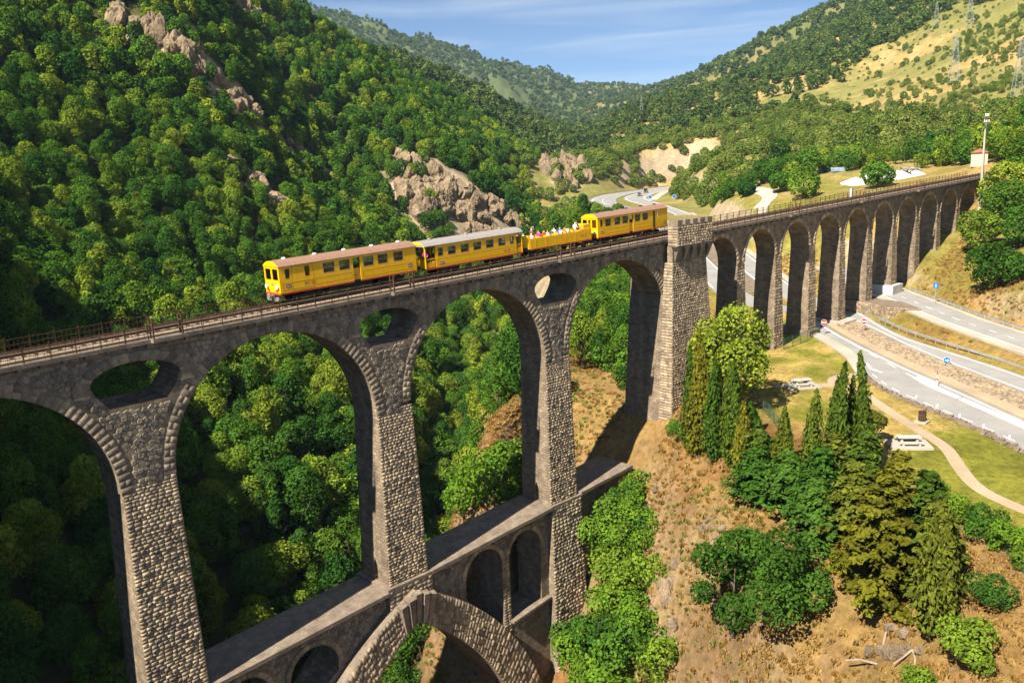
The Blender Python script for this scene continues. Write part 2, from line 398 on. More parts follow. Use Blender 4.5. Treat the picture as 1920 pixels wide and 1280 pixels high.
def terrain_color(x, y, z, slope):
    r = np.hypot(x - CX, y - CY)
    lb = left_bank(x, y)
    n1 = fbm(x, y, 12, 4, 31) + .5; n2 = fbm(x, y, 3.1, 3, 47) + .5; n3 = fbm(x, y, 60, 3, 51) + .5
    straw = np.array([.38, .275, .11]); orange = np.array([.285, .15, .055]); grass = np.array([.20, .20, .03])
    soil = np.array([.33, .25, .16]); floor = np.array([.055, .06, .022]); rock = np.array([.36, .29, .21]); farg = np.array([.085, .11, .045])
    mix = lambda a, b, t: a * (1 - t[:, None]) + b * t[:, None]
    c = np.tile(straw, (len(x), 1))
    c = mix(c, orange, (.45 + .55 * sstep(.3, .6, n1)) * (1 - sstep(110, 300, r)))
    c = mix(c, grass, sstep(.5, .75, n2 * .4 + n3 * .6) * sstep(90, 160, r) * .7)
    c = mix(c, soil, sstep(.6, .8, n2) * .4 * sstep(110, 200, r))
    c = mix(c, np.array([.22, .13, .065]), sstep(.55, .75, n2) * .6 * (1 - sstep(110, 200, r)))
    c = mix(c, grass * np.array([.95, .95, 1.2]), sstep(.35, .6, n1) * .7 * sstep(95, 115, x) * (1 - sstep(240, 340, r)))
    c = mix(c, np.array([.165, .175, .055]), sstep(.3, .6, n3 * .6 + n1 * .4) * .75 * sstep(240, 340, r))
    c = mix(c, rock, sstep(1.0, 1.5, slope) * (1 - .5 * lb) * (1 - .65 * (1 - sstep(110, 200, r))))
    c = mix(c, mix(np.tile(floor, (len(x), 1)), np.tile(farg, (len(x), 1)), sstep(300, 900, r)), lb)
    for cx, cy, cr in ROCKS:
        k = np.abs(x - cx) < 3 * cr
        if k.any(): c[k] = mix(c[k], rock, 1 - sstep(cr * .6, cr * 1.3, np.hypot(x[k] - cx, y[k] - cy)))
    c = c * (1 - .2 * (1 - sstep(95, 140, r)) * (1 - lb))[:, None] * np.where((r < 140) & (lb < .5), 1.0, 1.0)[:, None]
    g = 1 - sstep(-6, 1.5, poly_sdf(x, y, PLAT))
    c = mix(c, mix(np.tile(grass, (len(x), 1)), np.tile(straw * np.array([.9, .92, .75]), (len(x), 1)), sstep(.38, .72, n1 * .6 + n2 * .4)), g)
    hill = sstep(700, 1100, r) * (1 - lb)
    c = mix(c, farg, hill * .6)
    return np.clip(c * (0.8 + .4 * n2[:, None]), 0, 1)

def ground_material():
    m, nt, N, L, out = new_mat('ground_cover')
    at = N.new('ShaderNodeAttribute'); at.attribute_name = 'Col'
    pos = objpos(nt)
    f = noise(nt, 1.4, 8, pos, .7)
    c = mixn(nt, 1.0, at.outputs['Color'], ramp(nt, f, .25, .75, (.55, .5, .42), (1.35, 1.35, 1.3)), 'MULTIPLY')
    f2 = noise(nt, 0.35, 5, pos, .65)
    c = mixn(nt, 1.0, c, ramp(nt, f2, .3, .7, (.78, .8, .75), (1.15, 1.12, 1.1)), 'MULTIPLY')
    nb = bump(nt, noise(nt, 2.2, 8, pos, .75), .8, .35)
    bsdf(nt, out, c, .95, nb, 0, .1)
    return m
M_GROUND = ground_material()

def build_terrain():
    na, nr = 520, 560
    ph = np.radians(np.concatenate([np.linspace(-22, 8, 40, endpoint=False), np.linspace(8, 84, na - 80, endpoint=False), np.linspace(84, 150, 40)]))
    rr = np.exp(np.linspace(math.log(18 + 30), math.log(3130), nr)) - 30
    A, Rr = np.meshgrid(ph, rr, indexing='ij')
    X = CX + Rr * np.cos(A); Y = CY + Rr * np.sin(A)
    Z = H(X, Y)
    v = np.stack([X.ravel(), Y.ravel(), Z.ravel()], 1)
    i = (np.arange(na - 1)[:, None] * nr + np.arange(nr - 1)[None, :]).ravel()
    f = np.stack([i, i + nr, i + nr + 1, i + 1], 1)[:, ::-1]
    me = np_mesh('terrain', v, f, [M_GROUND], smooth=True)
    gz = np.gradient(Z, axis=1) / np.maximum(np.gradient(Rr, axis=1), 1e-3)
    ga = np.gradient(Z, axis=0) / np.maximum(np.hypot(np.gradient(X, axis=0), np.gradient(Y, axis=0)), 1e-3)
    slope = np.hypot(gz, ga).ravel()
    col = terrain_color(v[:, 0], v[:, 1], v[:, 2], slope)
    at = me.color_attributes.new('Col', 'FLOAT_COLOR', 'POINT')
    at.data.foreach_set('color', np.concatenate([col, np.ones((len(col), 1))], 1).astype(np.float32).ravel())
    o = link(bpy.data.objects.new('terrain', me))
    tag(o, 'valley ground of dry grass, soil and forest floor', 'terrain', kind='structure')
    return o
build_terrain()
# ------------------------------------------------------------------ viaduct
def stone_material(name, c0, c1, brick=None, bumpk=.6, stain=.5):
    m, nt, N, L, out = new_mat(name)
    pos = objpos(nt)
    f = noise(nt, .9, 6, pos, .65)
    c = ramp(nt, f, .3, .72, c0, c1)
    fine = noise(nt, 7.0, 5, pos, .7)
    c = mixn(nt, 1.0, c, ramp(nt, fine, .25, .75, (.6, .6, .6), (1.3, 1.27, 1.2)), 'MULTIPLY')
    mpn = N.new('ShaderNodeMapping'); mpn.inputs['Scale'].default_value = (1.1, 1.1, .09)
    L.new(pos, mpn.inputs['Vector'])
    st = noise(nt, 1.0, 5, mpn.outputs['Vector'], .6)
    c = mixn(nt, stain, c, mixn(nt, 1.0, c, ramp(nt, st, .35, .68, (.42, .38, .36), (1.25, 1.2, 1.1)), 'MULTIPLY'))
    h = fine
    if brick:
        sx = N.new('ShaderNodeSeparateXYZ'); L.new(pos, sx.inputs[0])
        ad = N.new('ShaderNodeMath'); ad.operation = 'ADD'; L.new(sx.outputs[0], ad.inputs[0]); L.new(sx.outputs[1], ad.inputs[1])
        wob = N.new('ShaderNodeMath'); wob.operation = 'MULTIPLY_ADD'; L.new(noise(nt, .6, 2, pos), wob.inputs[0]); wob.inputs[1].default_value = .12; L.new(sx.outputs[2], wob.inputs[2])
        cb = N.new('ShaderNodeCombineXYZ'); L.new(ad.outputs[0], cb.inputs[0]); L.new(wob.outputs[0], cb.inputs[1])
        bt = N.new('ShaderNodeTexBrick'); L.new(cb.outputs[0], bt.inputs['Vector'])
        bt.inputs['Scale'].default_value = 1.0; bt.inputs['Brick Width'].default_value = brick[0]; bt.inputs['Row Height'].default_value = brick[1]
        bt.inputs['Mortar Size'].default_value = .022; bt.inputs['Mortar Smooth'].default_value = .4; bt.inputs['Bias'].default_value = .1
        bt.inputs['Color1'].default_value = (.75, .72, .7, 1); bt.inputs['Color2'].default_value = (1.25, 1.2, 1.1, 1); bt.inputs['Mortar'].default_value = (.62, .58, .52, 1)
        c = mixn(nt, 1.0, c, bt.outputs['Color'], 'MULTIPLY')
        inv = N.new('ShaderNodeMath'); inv.operation = 'MULTIPLY_ADD'; L.new(bt.outputs['Fac'], inv.inputs[0]); inv.inputs[1].default_value = -1.2; L.new(fine, inv.inputs[2])
        h = inv.outputs[0]
    else:
        # every stone has a tone of its own (face attribute)
        at = N.new('ShaderNodeAttribute'); at.attribute_name = 'tone'
        c = mixn(nt, 1.0, c, ramp(nt, at.outputs['Fac'], 0.0, 1.0, (.62, .61, .63), (1.3, 1.25, 1.12)), 'MULTIPLY')
    bsdf(nt, out, c, .92, bump(nt, h, bumpk, .06), 0, .15)
    return m
M_CORE = stone_material('viaduct_masonry', (.175, .143, .115), (.295, .248, .20), brick=(.62, .33))
M_STONE = stone_material('rough_cut_stone', (.26, .21, .16), (.48, .40, .305), bumpk=.8, stain=.45)
M_RUBBLE = stone_material('rubble_stone', (.18, .155, .13), (.34, .295, .245), bumpk=.7)
M_COPING = stone_material('coping_stone', (.28, .225, .17), (.44, .37, .285), bumpk=.5)
M_SLAB = stone_material('deck_slab', (.22, .18, .14), (.38, .32, .25), bumpk=.4)
GR = 0.026
def zd(x): return GR * x
YF, YB, YBS = 0.15, 3.75, 3.0
PIERS = [0.15, 21.45, 42.25]
LARGE = [(-10.6, 8.75), (10.8, 8.75), (31.85, 8.65), (52.7, 8.65)]
DROP, RING = 1.15, 0.85
SMALL = [72.6 + 9.6 * i for i in range(10)]
S_R = 3.9
SPIERS = [77.4 + 9.6 * i for i in range(9)]
def arc(cx, cz, r, a0, a1, n):
    return [(cx + r * math.cos(math.radians(a0 + (a1 - a0) * i / n)), cz + r * math.sin(math.radians(a0 + (a1 - a0) * i / n))) for i in range(n + 1)]
def large_cz(cx, r): return zd(cx) - DROP - r
def oculus(cx):
    b = zd(cx)
    top = [(3.05 * math.cos(math.radians(t)) + cx, b - 2.35 + 1.28 * math.sin(math.radians(t))) for t in range(0, 181, 12)]
    return top + [(cx - 2.75, b - 3.0), (cx - 1.95, b - 4.05), (cx + 1.95, b - 4.05), (cx + 2.75, b - 3.0)]

viaduct = empty('viaduct')
tag(viaduct, 'two-tier brown stone railway viaduct of tall arches crossing the gorge', 'viaduct')

# ---- plain wall bodies
def wall_strip(mb, xa, xb, top, n, mb_z=-9.2, bot=None):
    """wall between xa and xb under the deck, bottom following bot(x)"""
    xs = [xa + (xb - xa) * i / n for i in range(n + 1)]
    lp = [(x, top(x)) for x in xs] + [(x, bot(x)) for x in reversed(xs)]
    return lp
def build_walls():
    mb = MB()
    # bays of the large arches, cut at the crowns so each piece is simple
    cuts = [-36] + [c for c, r in LARGE] + [69.2]
    for i in range(len(cuts) - 1):
        xa, xb = cuts[i], cuts[i + 1]
        lp = [(xa, zd(xa)), (xb, zd(xb))]
        if i < len(LARGE):
            cx, r = LARGE[i]; lp += arc(cx, large_cz(cx, r), r, 90, 180, 22)
        else:
            lp += [(xb, -9.0)]
        if i > 0:
            cx, r = LARGE[i - 1]; lp += arc(cx, large_cz(cx, r), r, 0, 90, 22)
        else:
            lp += [(xa, -11)]
        loops = [lp]
        if 1 <= i <= 3: loops.append(oculus(PIERS[i - 1]))
        mb.prism(loops, YF, YB)
    mb.build('spandrel_wall', M_CORE, viaduct)
    mb = MB()
    cuts = [69.25] + SMALL + [172]
    for i in range(len(cuts) - 1):
        xa, xb = cuts[i], cuts[i + 1]
        lp = [(xa, zd(xa)), (xb, zd(xb))]
        if i < len(SMALL): lp += arc(SMALL[i], zd(SMALL[i]) - .95 - S_R, S_R, 90, 180, 12)
        else: lp += [(xb, -2.5)]
        if i > 0: lp += arc(SMALL[i - 1], zd(SMALL[i - 1]) - .95 - S_R, S_R, 0, 90, 12)
        else: lp += [(xa, -3.2)]
        mb.prism([lp], YF, YBS)
    mb.build('spandrel_wall', M_CORE, viaduct)
build_walls()

BX, BY = .021, .018
def pier_hexa(cx, w0, ztop, zbot, bx=BX, by=BY, yb=None):
    h = ztop - zbot
    a, b = w0 / 2, w0 / 2 + bx * h
    y0, y1 = YF, (YB if yb is None else yb)
    return [(cx - b, y0 - by * h, zbot), (cx + b, y0 - by * h, zbot), (cx + b, y1 + by * h, zbot), (cx - b, y1 + by * h, zbot),
            (cx - a, y0, ztop), (cx + a, y0, ztop), (cx + a, y1, ztop), (cx - a, y1, ztop)]
PZ = [large_cz(10.8, 8.75), large_cz(21.45, 8.7), large_cz(42.3, 8.65)]
PW = [3.75, 3.72, 3.6]
piers = []
niche = [(1.55, -25.5), (2.15, -25.5), (2.15, -23.8), (1.85, -23.1), (1.55, -23.8)]
for i, cx in enumerate(PIERS):
    mb = MB()
    if i == 0:
        mb.hexa(pier_hexa(cx, PW[i], PZ[i], -46))
    else:
        zc = (-22.6, -21.6)[i - 1]; zb = (-25.55, -24.5)[i - 1]
        hx = pier_hexa(cx, PW[i], PZ[i], zc); mb.hexa(hx)
        w = hx[1][0] - cx + .02
        nz = [(y, z + (0, 1.02)[i - 1]) for y, z in niche]
        mb.prism([[(hx[0][1] - .02, zb), (hx[2][1] + .02, zb), (hx[2][1] + .02, zc), (hx[0][1] - .02, zc)], nz], cx - w, cx + w, axis='X')
    piers.append(mb.build('pier', M_CORE, viaduct))
# caps and plinths under piers two and three
MB().box(18.85, 23.95, -.55, 4.5, -25.6, -25.32).build('pier_cap', M_COPING, viaduct)
MB().box(39.85, 44.8, -.5, 4.45, -24.55, -24.27).build('pier_cap', M_COPING, viaduct)
MB().box(18.95, 23.85, -.45, 4.4, -28.6, -25.6).build('pier_plinth', M_CORE, viaduct)
plinth = MB()
plinth.hexa([(39.6, -.9, -46), (45.1, -.9, -46), (45.1, 4.9, -46), (39.6, 4.9, -46), (40, -.42, -24.55), (44.65, -.42, -24.55), (44.65, 4.37, -24.55), (40, 4.37, -24.55)])
plinth.build('pier_plinth', M_CORE, viaduct)
SP_BASE = [-17.4, -16.6, -15.9, -15.4, -13.2, -11.75, -12.6, -10.6, -8.4]
for i, cx in enumerate(SPIERS):
    zs = zd(cx) - .95 - S_R
    MB().hexa(pier_hexa(cx, 9.6 - 2 * S_R, zs, SP_BASE[i], .033, .026, YBS)).build('pier', M_CORE, viaduct)
MB().box(167, 176, -.4, 4.6, -6, zd(170) - .02).build('abutment', M_CORE, viaduct)
MB().box(-44, -33, -.5, 4.6, -16, zd(-36) - .02).build('abutment', M_CORE, viaduct)
MB().hexa([(-37, -.2, -34), (-18.6, -.2, -34), (-18.6, 4.1, -34), (-37, 4.1, -34), (-36, .14, -9.8), (-19.36, .14, -9.8), (-19.36, 3.76, -9.8), (-36, 3.76, -9.8)]).build('pier', M_CORE, viaduct)

# ---- stones: arrays of 8 corners (4 on the wall, 4 proud of it)
STONES = []          # everything that stays joined
def quad_stone(c, nrm, d, inset=.16, rng=RNG, shrink=.985):
    """c 4x3 corners ccw, nrm outward; returns 8x3"""
    c = np.asarray(c, float); nrm = np.asarray(nrm, float)
    ctr = c.mean(0)
    base = ctr + (c - ctr) * shrink
    top = ctr + (c - ctr) * (1 - inset * rng.uniform(.6, 1.3, (4, 1)))
    top = top + nrm * (d * rng.uniform(.55, 1.15, (4, 1)))
    return np.concatenate([base - nrm * .01, top])
def face_stones(P00, P10, P11, P01, ch, ln, depth, inset=.16, joint=.012):
    """coursed stones over a four-cornered face; depth(u,v)->m"""
    P00, P10, P11, P01 = [np.asarray(p, float) for p in (P00, P10, P11, P01)]
    nrm = np.cross(P10 - P00, P01 - P00); nrm /= np.linalg.norm(nrm)
    Hh = np.linalg.norm(P01 - P00); W = np.linalg.norm(P10 - P00)
    pt = lambda u, v: (P00 * (1 - u) + P10 * u) * (1 - v) + (P01 * (1 - u) + P11 * u) * v
    out = []
    n = max(1, int(round(Hh / ch))); v = 0.0
    hs = RNG.uniform(.8, 1.2, n); hs /= hs.sum()
    for k in range(n):
        v1 = v + hs[k]
        m = max(1, int(round(W / ln))); ls = RNG.uniform(.6, 1.4, m)
        ls /= ls.sum(); u = 0.0
        for L_ in ls:
            u1 = u + L_
            ju, jv = joint / W, joint / Hh
            c = [pt(u + ju, v + jv), pt(u1 - ju, v + jv), pt(u1 - ju, v1 - jv), pt(u + ju, v1 - jv)]
            out.append(quad_stone(c, nrm, depth((u + u1) / 2, (v + v1) / 2) * RNG.uniform(.6, 1.4), inset))
            u = u1
        v = v1
    return out
QF = np.array([[4, 5, 6, 7], [0, 1, 5, 4], [1, 2, 6, 5], [2, 3, 7, 6], [3, 0, 4, 7]])
def stone_object(name, st, mat, parent):
    me = np_mesh(name, st, QF, [mat])
    a = me.attributes.new('tone', 'FLOAT', 'FACE'); a.data.foreach_set('value', np.full(5, RNG.random(), np.float32))
    return link(bpy.data.objects.new(name, me), parent)
def stones_mesh(name, sts, mat, parent):
    V = np.concatenate(sts); n = len(sts)
    F = (QF[None] + (np.arange(n) * 8)[:, None, None]).reshape(-1, 4)
    me = np_mesh(name, V, F, [mat])
    a = me.attributes.new('tone', 'FLOAT', 'FACE')
    a.data.foreach_set('value', np.repeat(RNG.random(n), 5)[:len(me.polygons)].astype(np.float32))
    return tag(link(bpy.data.objects.new(name, me), parent), kind='stuff')

# pier one: the nearest face, stone by stone
def pier_front(i, z0, z1):
    cx = PIERS[i]; f = lambda z: (PW[i] / 2 + BX * (PZ[i] - z), YF - BY * (PZ[i] - z) - .004)
    a0, y0 = f(z0); a1, y1 = f(z1)
    return (cx - a0, y0, z0), (cx + a0, y0, z0), (cx + a1, y1, z1), (cx - a1, y1, z1)
dep = lambda u, v: .015 + .05 * (1 - max(0, (v - .72) / .28))
first = face_stones(*pier_front(0, -27.6, PZ[0]), .29, .5, dep, .07, .016)
first.sort(key=lambda s: -s[:, 2].max())
for k, s in enumerate(first):
    if k < 300: stone_object('stone', s, M_STONE, piers[0])
    else: STONES.append(s)
STONES += face_stones(*pier_front(0, -38, -27.6), .4, .7, lambda u, v: .1)
for i, zb in ((1, -25.3), (2, -24.3)):
    STONES += face_stones(*pier_front(i, zb, PZ[i]), .29, .5, dep, .07, .016)
STONES += face_stones((18.95, -.454, -28.6), (23.85, -.454, -28.6), (23.85, -.454, -25.6), (18.95, -.454, -25.6), .36, .6, lambda u, v: .08)
STONES += face_stones((39.6, -.904, -46), (45.1, -.904, -46), (44.65, -.424, -24.55), (40, -.424, -24.55), .38, .62, lambda u, v: .09)
# ring stones of the great arches
def ring_stones(cx, cz, r, t, a0, a1, n, y, proud, split=True):
    out = []
    for k in range(n):
        b0 = math.radians(a0 + (a1 - a0) * k / n + .12); b1 = math.radians(a0 + (a1 - a0) * (k + 1) / n - .12)
        cuts = [r, r + t] if (k % 2 == 0 or not split) else [r, r + t * RNG.uniform(.42, .6), r + t]
        for q in range(len(cuts) - 1):
            ra, rb = cuts[q] + .006, cuts[q + 1] - .006
            c = [(cx + ra * math.cos(b0), y, cz + ra * math.sin(b0)), (cx + ra * math.cos(b1), y, cz + ra * math.sin(b1)),
                 (cx + rb * math.cos(b1), y, cz + rb * math.sin(b1)), (cx + rb * math.cos(b0), y, cz + rb * math.sin(b0))]
            out.append(quad_stone(c, (0, -1, 0), proud * RNG.uniform(.6, 1.3), .03, shrink=.998))
    return out
for j, (cx, r) in enumerate(LARGE):
    cz = large_cz(cx, r)
    core = MB().prism([arc(cx, cz, r + .004, 0, 180, 44) + arc(cx, cz, r + RING, 180, 0, 44)], YF - .03, YF + .02)
    ringo = core.build('arch_ring', M_CORE, viaduct)
    sts = ring_stones(cx, cz, r, RING, 0, 178 if j else 120, 58 if j else 38, YF - .034, .010)
    for s in sts: stone_object('voussoir', s, M_RUBBLE, ringo)
for p in PIERS:
    lp = oculus(p)[:16]; b = zd(p)
    o2 = [(p + (x - p) * 1.24, b - 2.35 + (z - b + 2.35) * 1.55 + .02) for x, z in lp]
    ro = MB().prism([lp + o2[::-1]], YF - .05, YF + .02).build('oculus_ring', M_CORE, viaduct)
    for k in range(15):
        c = [(lp[k][0], YF - .054, lp[k][1]), (lp[k + 1][0], YF - .054, lp[k + 1][1]), (o2[k + 1][0], YF - .054, o2[k + 1][1]), (o2[k][0], YF - .054, o2[k][1])]
        stone_object('oculus_stone', quad_stone(c, (0, -1, 0), .05, .08), M_RUBBLE, ro)
    for s in (-1, 1):
        c = [(p + s * 3.05, b - 3.0), (p + s * 3.1, b - 2.3), (p + s * 3.85, b - 1.75), (p + s * 4.25, b - 2.2), (p + s * 4.1, b - 2.95)]
        MB().prism([c], YF - .12, YF + .03).build('springer_stone', M_COPING, viaduct)
for cx in SMALL:
    cz = zd(cx) - .95 - S_R
    ring = MB().prism([arc(cx, cz, S_R + .003, 0, 180, 24) + arc(cx, cz, S_R + .6, 180, 0, 24)], YF - .06, YF + .02).build('arch_ring', M_RUBBLE, viaduct)
    STONES += ring_stones(cx, cz, S_R, .6, 0, 180, 22, YF - .064, .03, False)
# coursed fronts of the slim piers
for i, cx in enumerate(SPIERS):
    hx = pier_hexa(cx, 9.6 - 2 * S_R, zd(cx) - .95 - S_R, SP_BASE[i], .033, .026, YBS)
    q = [np.array(hx[k]) - np.array((0, .004, 0)) for k in (0, 1, 5, 4)]
    STONES += face_stones(q[0], q[1], q[2], q[3], .4, .62, lambda u, v: .035)

# irregular polygonal rubble of the spandrels
def rubble_cells(inside, x0, x1, z0, z1, s, y, depth):
    V, F, T = [], [], []
    hx, hz = s * math.sqrt(3), s * 1.5
    jit = lambda p: (p[0] + vnoise(np.array([p[0] * 7.7]), np.array([p[1] * 7.7]), 5)[0] * s * .95, p[1] + vnoise(np.array([p[0] * 7.7]), np.array([p[1] * 7.7]), 6)[0] * s * .95)
    r = 0; z = z0
    while z < z1:
        x = x0 + (hx / 2 if r % 2 else 0)
        while x < x1:
            vs = [jit((round(x + s * math.cos(math.radians(60 * k + 30)), 3), round(z + s * math.sin(math.radians(60 * k + 30)), 3))) for k in range(6)]
            if all(inside(a, b) for a, b in vs):
                c = np.mean(vs, 0); b = len(V)
                for a in vs: V.append((c[0] + (a[0] - c[0]) * .95, y, c[1] + (a[1] - c[1]) * .95))
                dd = depth * RNG.uniform(.5, 1.5)
                for a in vs: V.append((c[0] + (a[0] - c[0]) * .78, y - dd * RNG.uniform(.7, 1.2), c[1] + (a[1] - c[1]) * .78))
                F.append([b + 6 + k for k in range(6)])
                for k in range(6): F.append([b + k, b + (k + 1) % 6, b + 6 + (k + 1) % 6, b + 6 + k])
                T += [RNG.random()] * 7
            x += hx
        r += 1; z += hz
    return V, F, T
def in_spandrel(x, z):
    if z > zd(x) - .28 or z < PZ[0] - .2 or x > 60.6: return False
    for cx, r in LARGE:
        if (x - cx) ** 2 + (z - large_cz(cx, r)) ** 2 < (r + RING + .03) ** 2: return False
        if abs(x - cx) < r and z < large_cz(cx, r): return False
    for p in PIERS:
        b = zd(p)
        if abs(x - p) < 4.3 and ((x - p) / 3.85) ** 2 + ((z - b + 2.35) / 2.02) ** 2 < 1 and z > b - 2.45: return False
        if abs(x - p) < 3.15 - max(0, (b - 2.4 - z)) * .62 and b - 4.12 < z < b - 2.3: return False
    return True
V, F, T = rubble_cells(in_spandrel, -12, 61, PZ[0] - .2, 1.6, .235, YF - .004, .05)
me = np_mesh('rubble_facing', np.array(V), F, [M_RUBBLE])
a = me.attributes.new('tone', 'FLOAT', 'FACE'); a.data.foreach_set('value', np.array(T, np.float32))
ro = link(bpy.data.objects.new('rubble_facing', me), viaduct); tag(ro, kind='stuff')
bm = bmesh.new(); bm.from_mesh(me); bmesh.ops.recalc_face_normals(bm, faces=bm.faces)
bm.to_mesh(me); bm.free()

# ---- lower tier: terrace, walls with openings, pointed arch under pier two
def zt(x): return -26.75 + .0615 * x
for xa, xb in ((1.9, 18.95), (23.85, 40.05), (44.6, 53.5)):
    MB().hexa([(xa, -.6, zt(xa) - .34), (xb, -.6, zt(xb) - .34), (xb, 4.5, zt(xb) - .34), (xa, 4.5, zt(xa) - .34),
               (xa, -.6, zt(xa)), (xb, -.6, zt(xb)), (xb, 4.5, zt(xb)), (xa, 4.5, zt(xa))]).build('terrace_slab', M_COPING, viaduct)
def circ3(p, q, r):
    A = np.array([[2 * (q[0] - p[0]), 2 * (q[1] - p[1])], [2 * (r[0] - p[0]), 2 * (r[1] - p[1])]])
    b = np.array([q[0] ** 2 - p[0] ** 2 + q[1] ** 2 - p[1] ** 2, r[0] ** 2 - p[0] ** 2 + r[1] ** 2 - p[1] ** 2])
    c = np.linalg.solve(A, b); return c[0], c[1], math.hypot(p[0] - c[0], p[1] - c[1])
ICX, ICZ, IR = circ3((0, -29.3), (7.3, -36.0), (12.0, -44.5))
ECX, ECZ, ER = circ3((0, -26.2), (9, -32.6), (15.3, -42.2))
def intr(d): return ICZ + math.sqrt(max(0, IR ** 2 - (d - ICX) ** 2))
def extr(d): return ECZ + math.sqrt(max(0, ER ** 2 - (d - ECX) ** 2))
PX = 21.45
ds = [i * 0.75 for i in range(20)]
i_pts = [(d, intr(d)) for d in ds if intr(d) > -47]; e_pts = [(d * 1.16, extr(d * 1.16)) for d in ds if d < 16]
LOWER = []
def lower_wall():
    mb = MB()
    # left wall, from pier one to the pointed arch
    ogl = [(PX - d, extr(d) - .3) for d in np.arange(2.5, 17.5, .75)]
    left = [(1.9, zt(1.9) - .34), (18.95, zt(18.95) - .34)] + ogl + [(PX - 17.3, -48), (1.9, -48)]
    def opening(cx, r, ztop, bot):
        top = arc(cx, ztop - r, r, 0, 180, 12)
        return top + [(cx - r, bot(cx - r)), (cx + r, bot(cx + r))]
    holes_l = [opening(11.4, 2.3, -27.75, lambda x: max(extr(PX - x) + .5, -34)), opening(5.2, 2.1, -27.75, lambda x: -40)]
    mb.prism([left] + holes_l, YF + .05, YB - .05)
    ogr = [(PX + d, extr(d) - .3) for d in np.arange(16.8, 2.4, -.75)]
    right = [(23.85, zt(23.85) - .34), (40.2, zt(40.2) - .34), (40.2, -46)] + [(PX + 17.3, -46)] + ogr
    holes_r = [opening(30.75, 2.4, -26.0, lambda x: extr(x - PX) + .25), opening(36.45, 2.25, -25.9, lambda x: -34.9 + .1 * (x - 36.4))]
    mb.prism([right] + holes_r, YF + .05, YB - .05)
    mb.prism([[(44.6, zt(44.6) - .34), (53.4, zt(53.4) - .34), (53.4, -27), (44.6, -40)]], YF + .05, YB - .05)
    mb.build('terrace_wall', M_CORE, viaduct)
    for cx, r, zt_ in ((11.4, 2.3, -27.75), (5.2, 2.1, -27.75), (30.75, 2.4, -26.0), (36.45, 2.25, -25.9)):
        MB().prism([arc(cx, zt_ - r, r, 0, 180, 16) + arc(cx, zt_ - r, r + .5, 180, 0, 16)], YF - .02, YF + .1).build('arch_ring', M_RUBBLE, viaduct)
        STONES.extend(ring_stones(cx, zt_ - r, r, .5, 0, 180, 15, YF - .024, .03, False))
    STONES.extend(face_stones((33.15, YF + .046, -36.2), (34.2, YF + .046, -36.2), (34.2, YF + .046, -27.6), (33.15, YF + .046, -27.6), .33, .5, lambda u, v: .06))
    # low parapet between the opening and pier three
    MB().hexa([(34, -.35, -35.2), (39.6, -.35, -34.6), (39.6, .4, -34.6), (34, .4, -35.2), (34, -.35, -34.95), (39.6, -.35, -34.35), (39.6, .4, -34.35), (34, .4, -34.95)]).build('parapet_coping', M_COPING, viaduct)
lower_wall()
V2, F2, T2 = rubble_cells(lambda x, z: (2.2 < x < 18.6 and z < zt(x) - .5 and z > extr(PX - x) + .05 and z > -34 and not (abs(x - 11.4) < 2.85 and z < -27.2 and (x - 11.4) ** 2 + (z + 30.05) ** 2 < 2.85 ** 2) and not (abs(x - 11.4) < 2.4 and z < -30) and not ((x - 5.2) ** 2 + (z + 29.85) ** 2 < 2.65 ** 2) and not (abs(x - 5.2) < 2.2 and z < -29.8))
    or (24 < x < 39.9 and z < zt(x) - .5 and z > extr(x - PX) + .05 and z > -30 and not ((x - 30.75) ** 2 + (z + 28.4) ** 2 < 2.95 ** 2) and not ((x - 36.45) ** 2 + (z + 28.15) ** 2 < 2.8 ** 2) and not (28.2 < x < 39.2 and z < -28.2)),
    2, 40, -34, -24, .24, YF + .044, .06)
me = np_mesh('rubble_facing', np.array(V2), F2, [M_RUBBLE])
a = me.attributes.new('tone', 'FLOAT', 'FACE'); a.data.foreach_set('value', np.array(T2, np.float32))
bm = bmesh.new(); bm.from_mesh(me); bmesh.ops.recalc_face_normals(bm, faces=bm.faces); bm.to_mesh(me); bm.free()
tag(link(bpy.data.objects.new('rubble_facing', me), viaduct), kind='stuff')
for s in (-1, 1):
    lp = [(PX + s * d, z) for d, z in e_pts] + [(PX + s * d, z) for d, z in reversed(i_pts)]
    MB().prism([lp], -1.0, 4.9).build('pointed_arch', M_COPING, viaduct)
    # rock-faced blocks on the face of the arch
    n = 40
    for k in range(n):
        t0, t1 = .09 + .91 * k / n, .09 + .91 * (k + 1) / n
        P = lambda t, q: (np.array((PX + s * 12.4 * t, -1.004, intr(12.4 * t))) * (1 - q) + np.array((PX + s * 15.4 * t, -1.004, extr(15.4 * t))) * q)
        rows = np.cumsum(np.concatenate([[0], RNG.uniform(.7, 1.3, 5)])); rows /= rows[-1]
        for q0, q1 in zip(rows[:-1], rows[1:]):
            c = [P(t0, q0 + .006), P(t1, q0 + .006), P(t1, q1 - .006), P(t0, q1 - .006)]
            if s < 0: c = [c[1], c[0], c[3], c[2]]
            STONES.append(quad_stone(c, (0, -1, 0), .10 * RNG.uniform(.5, 1.4), .2))
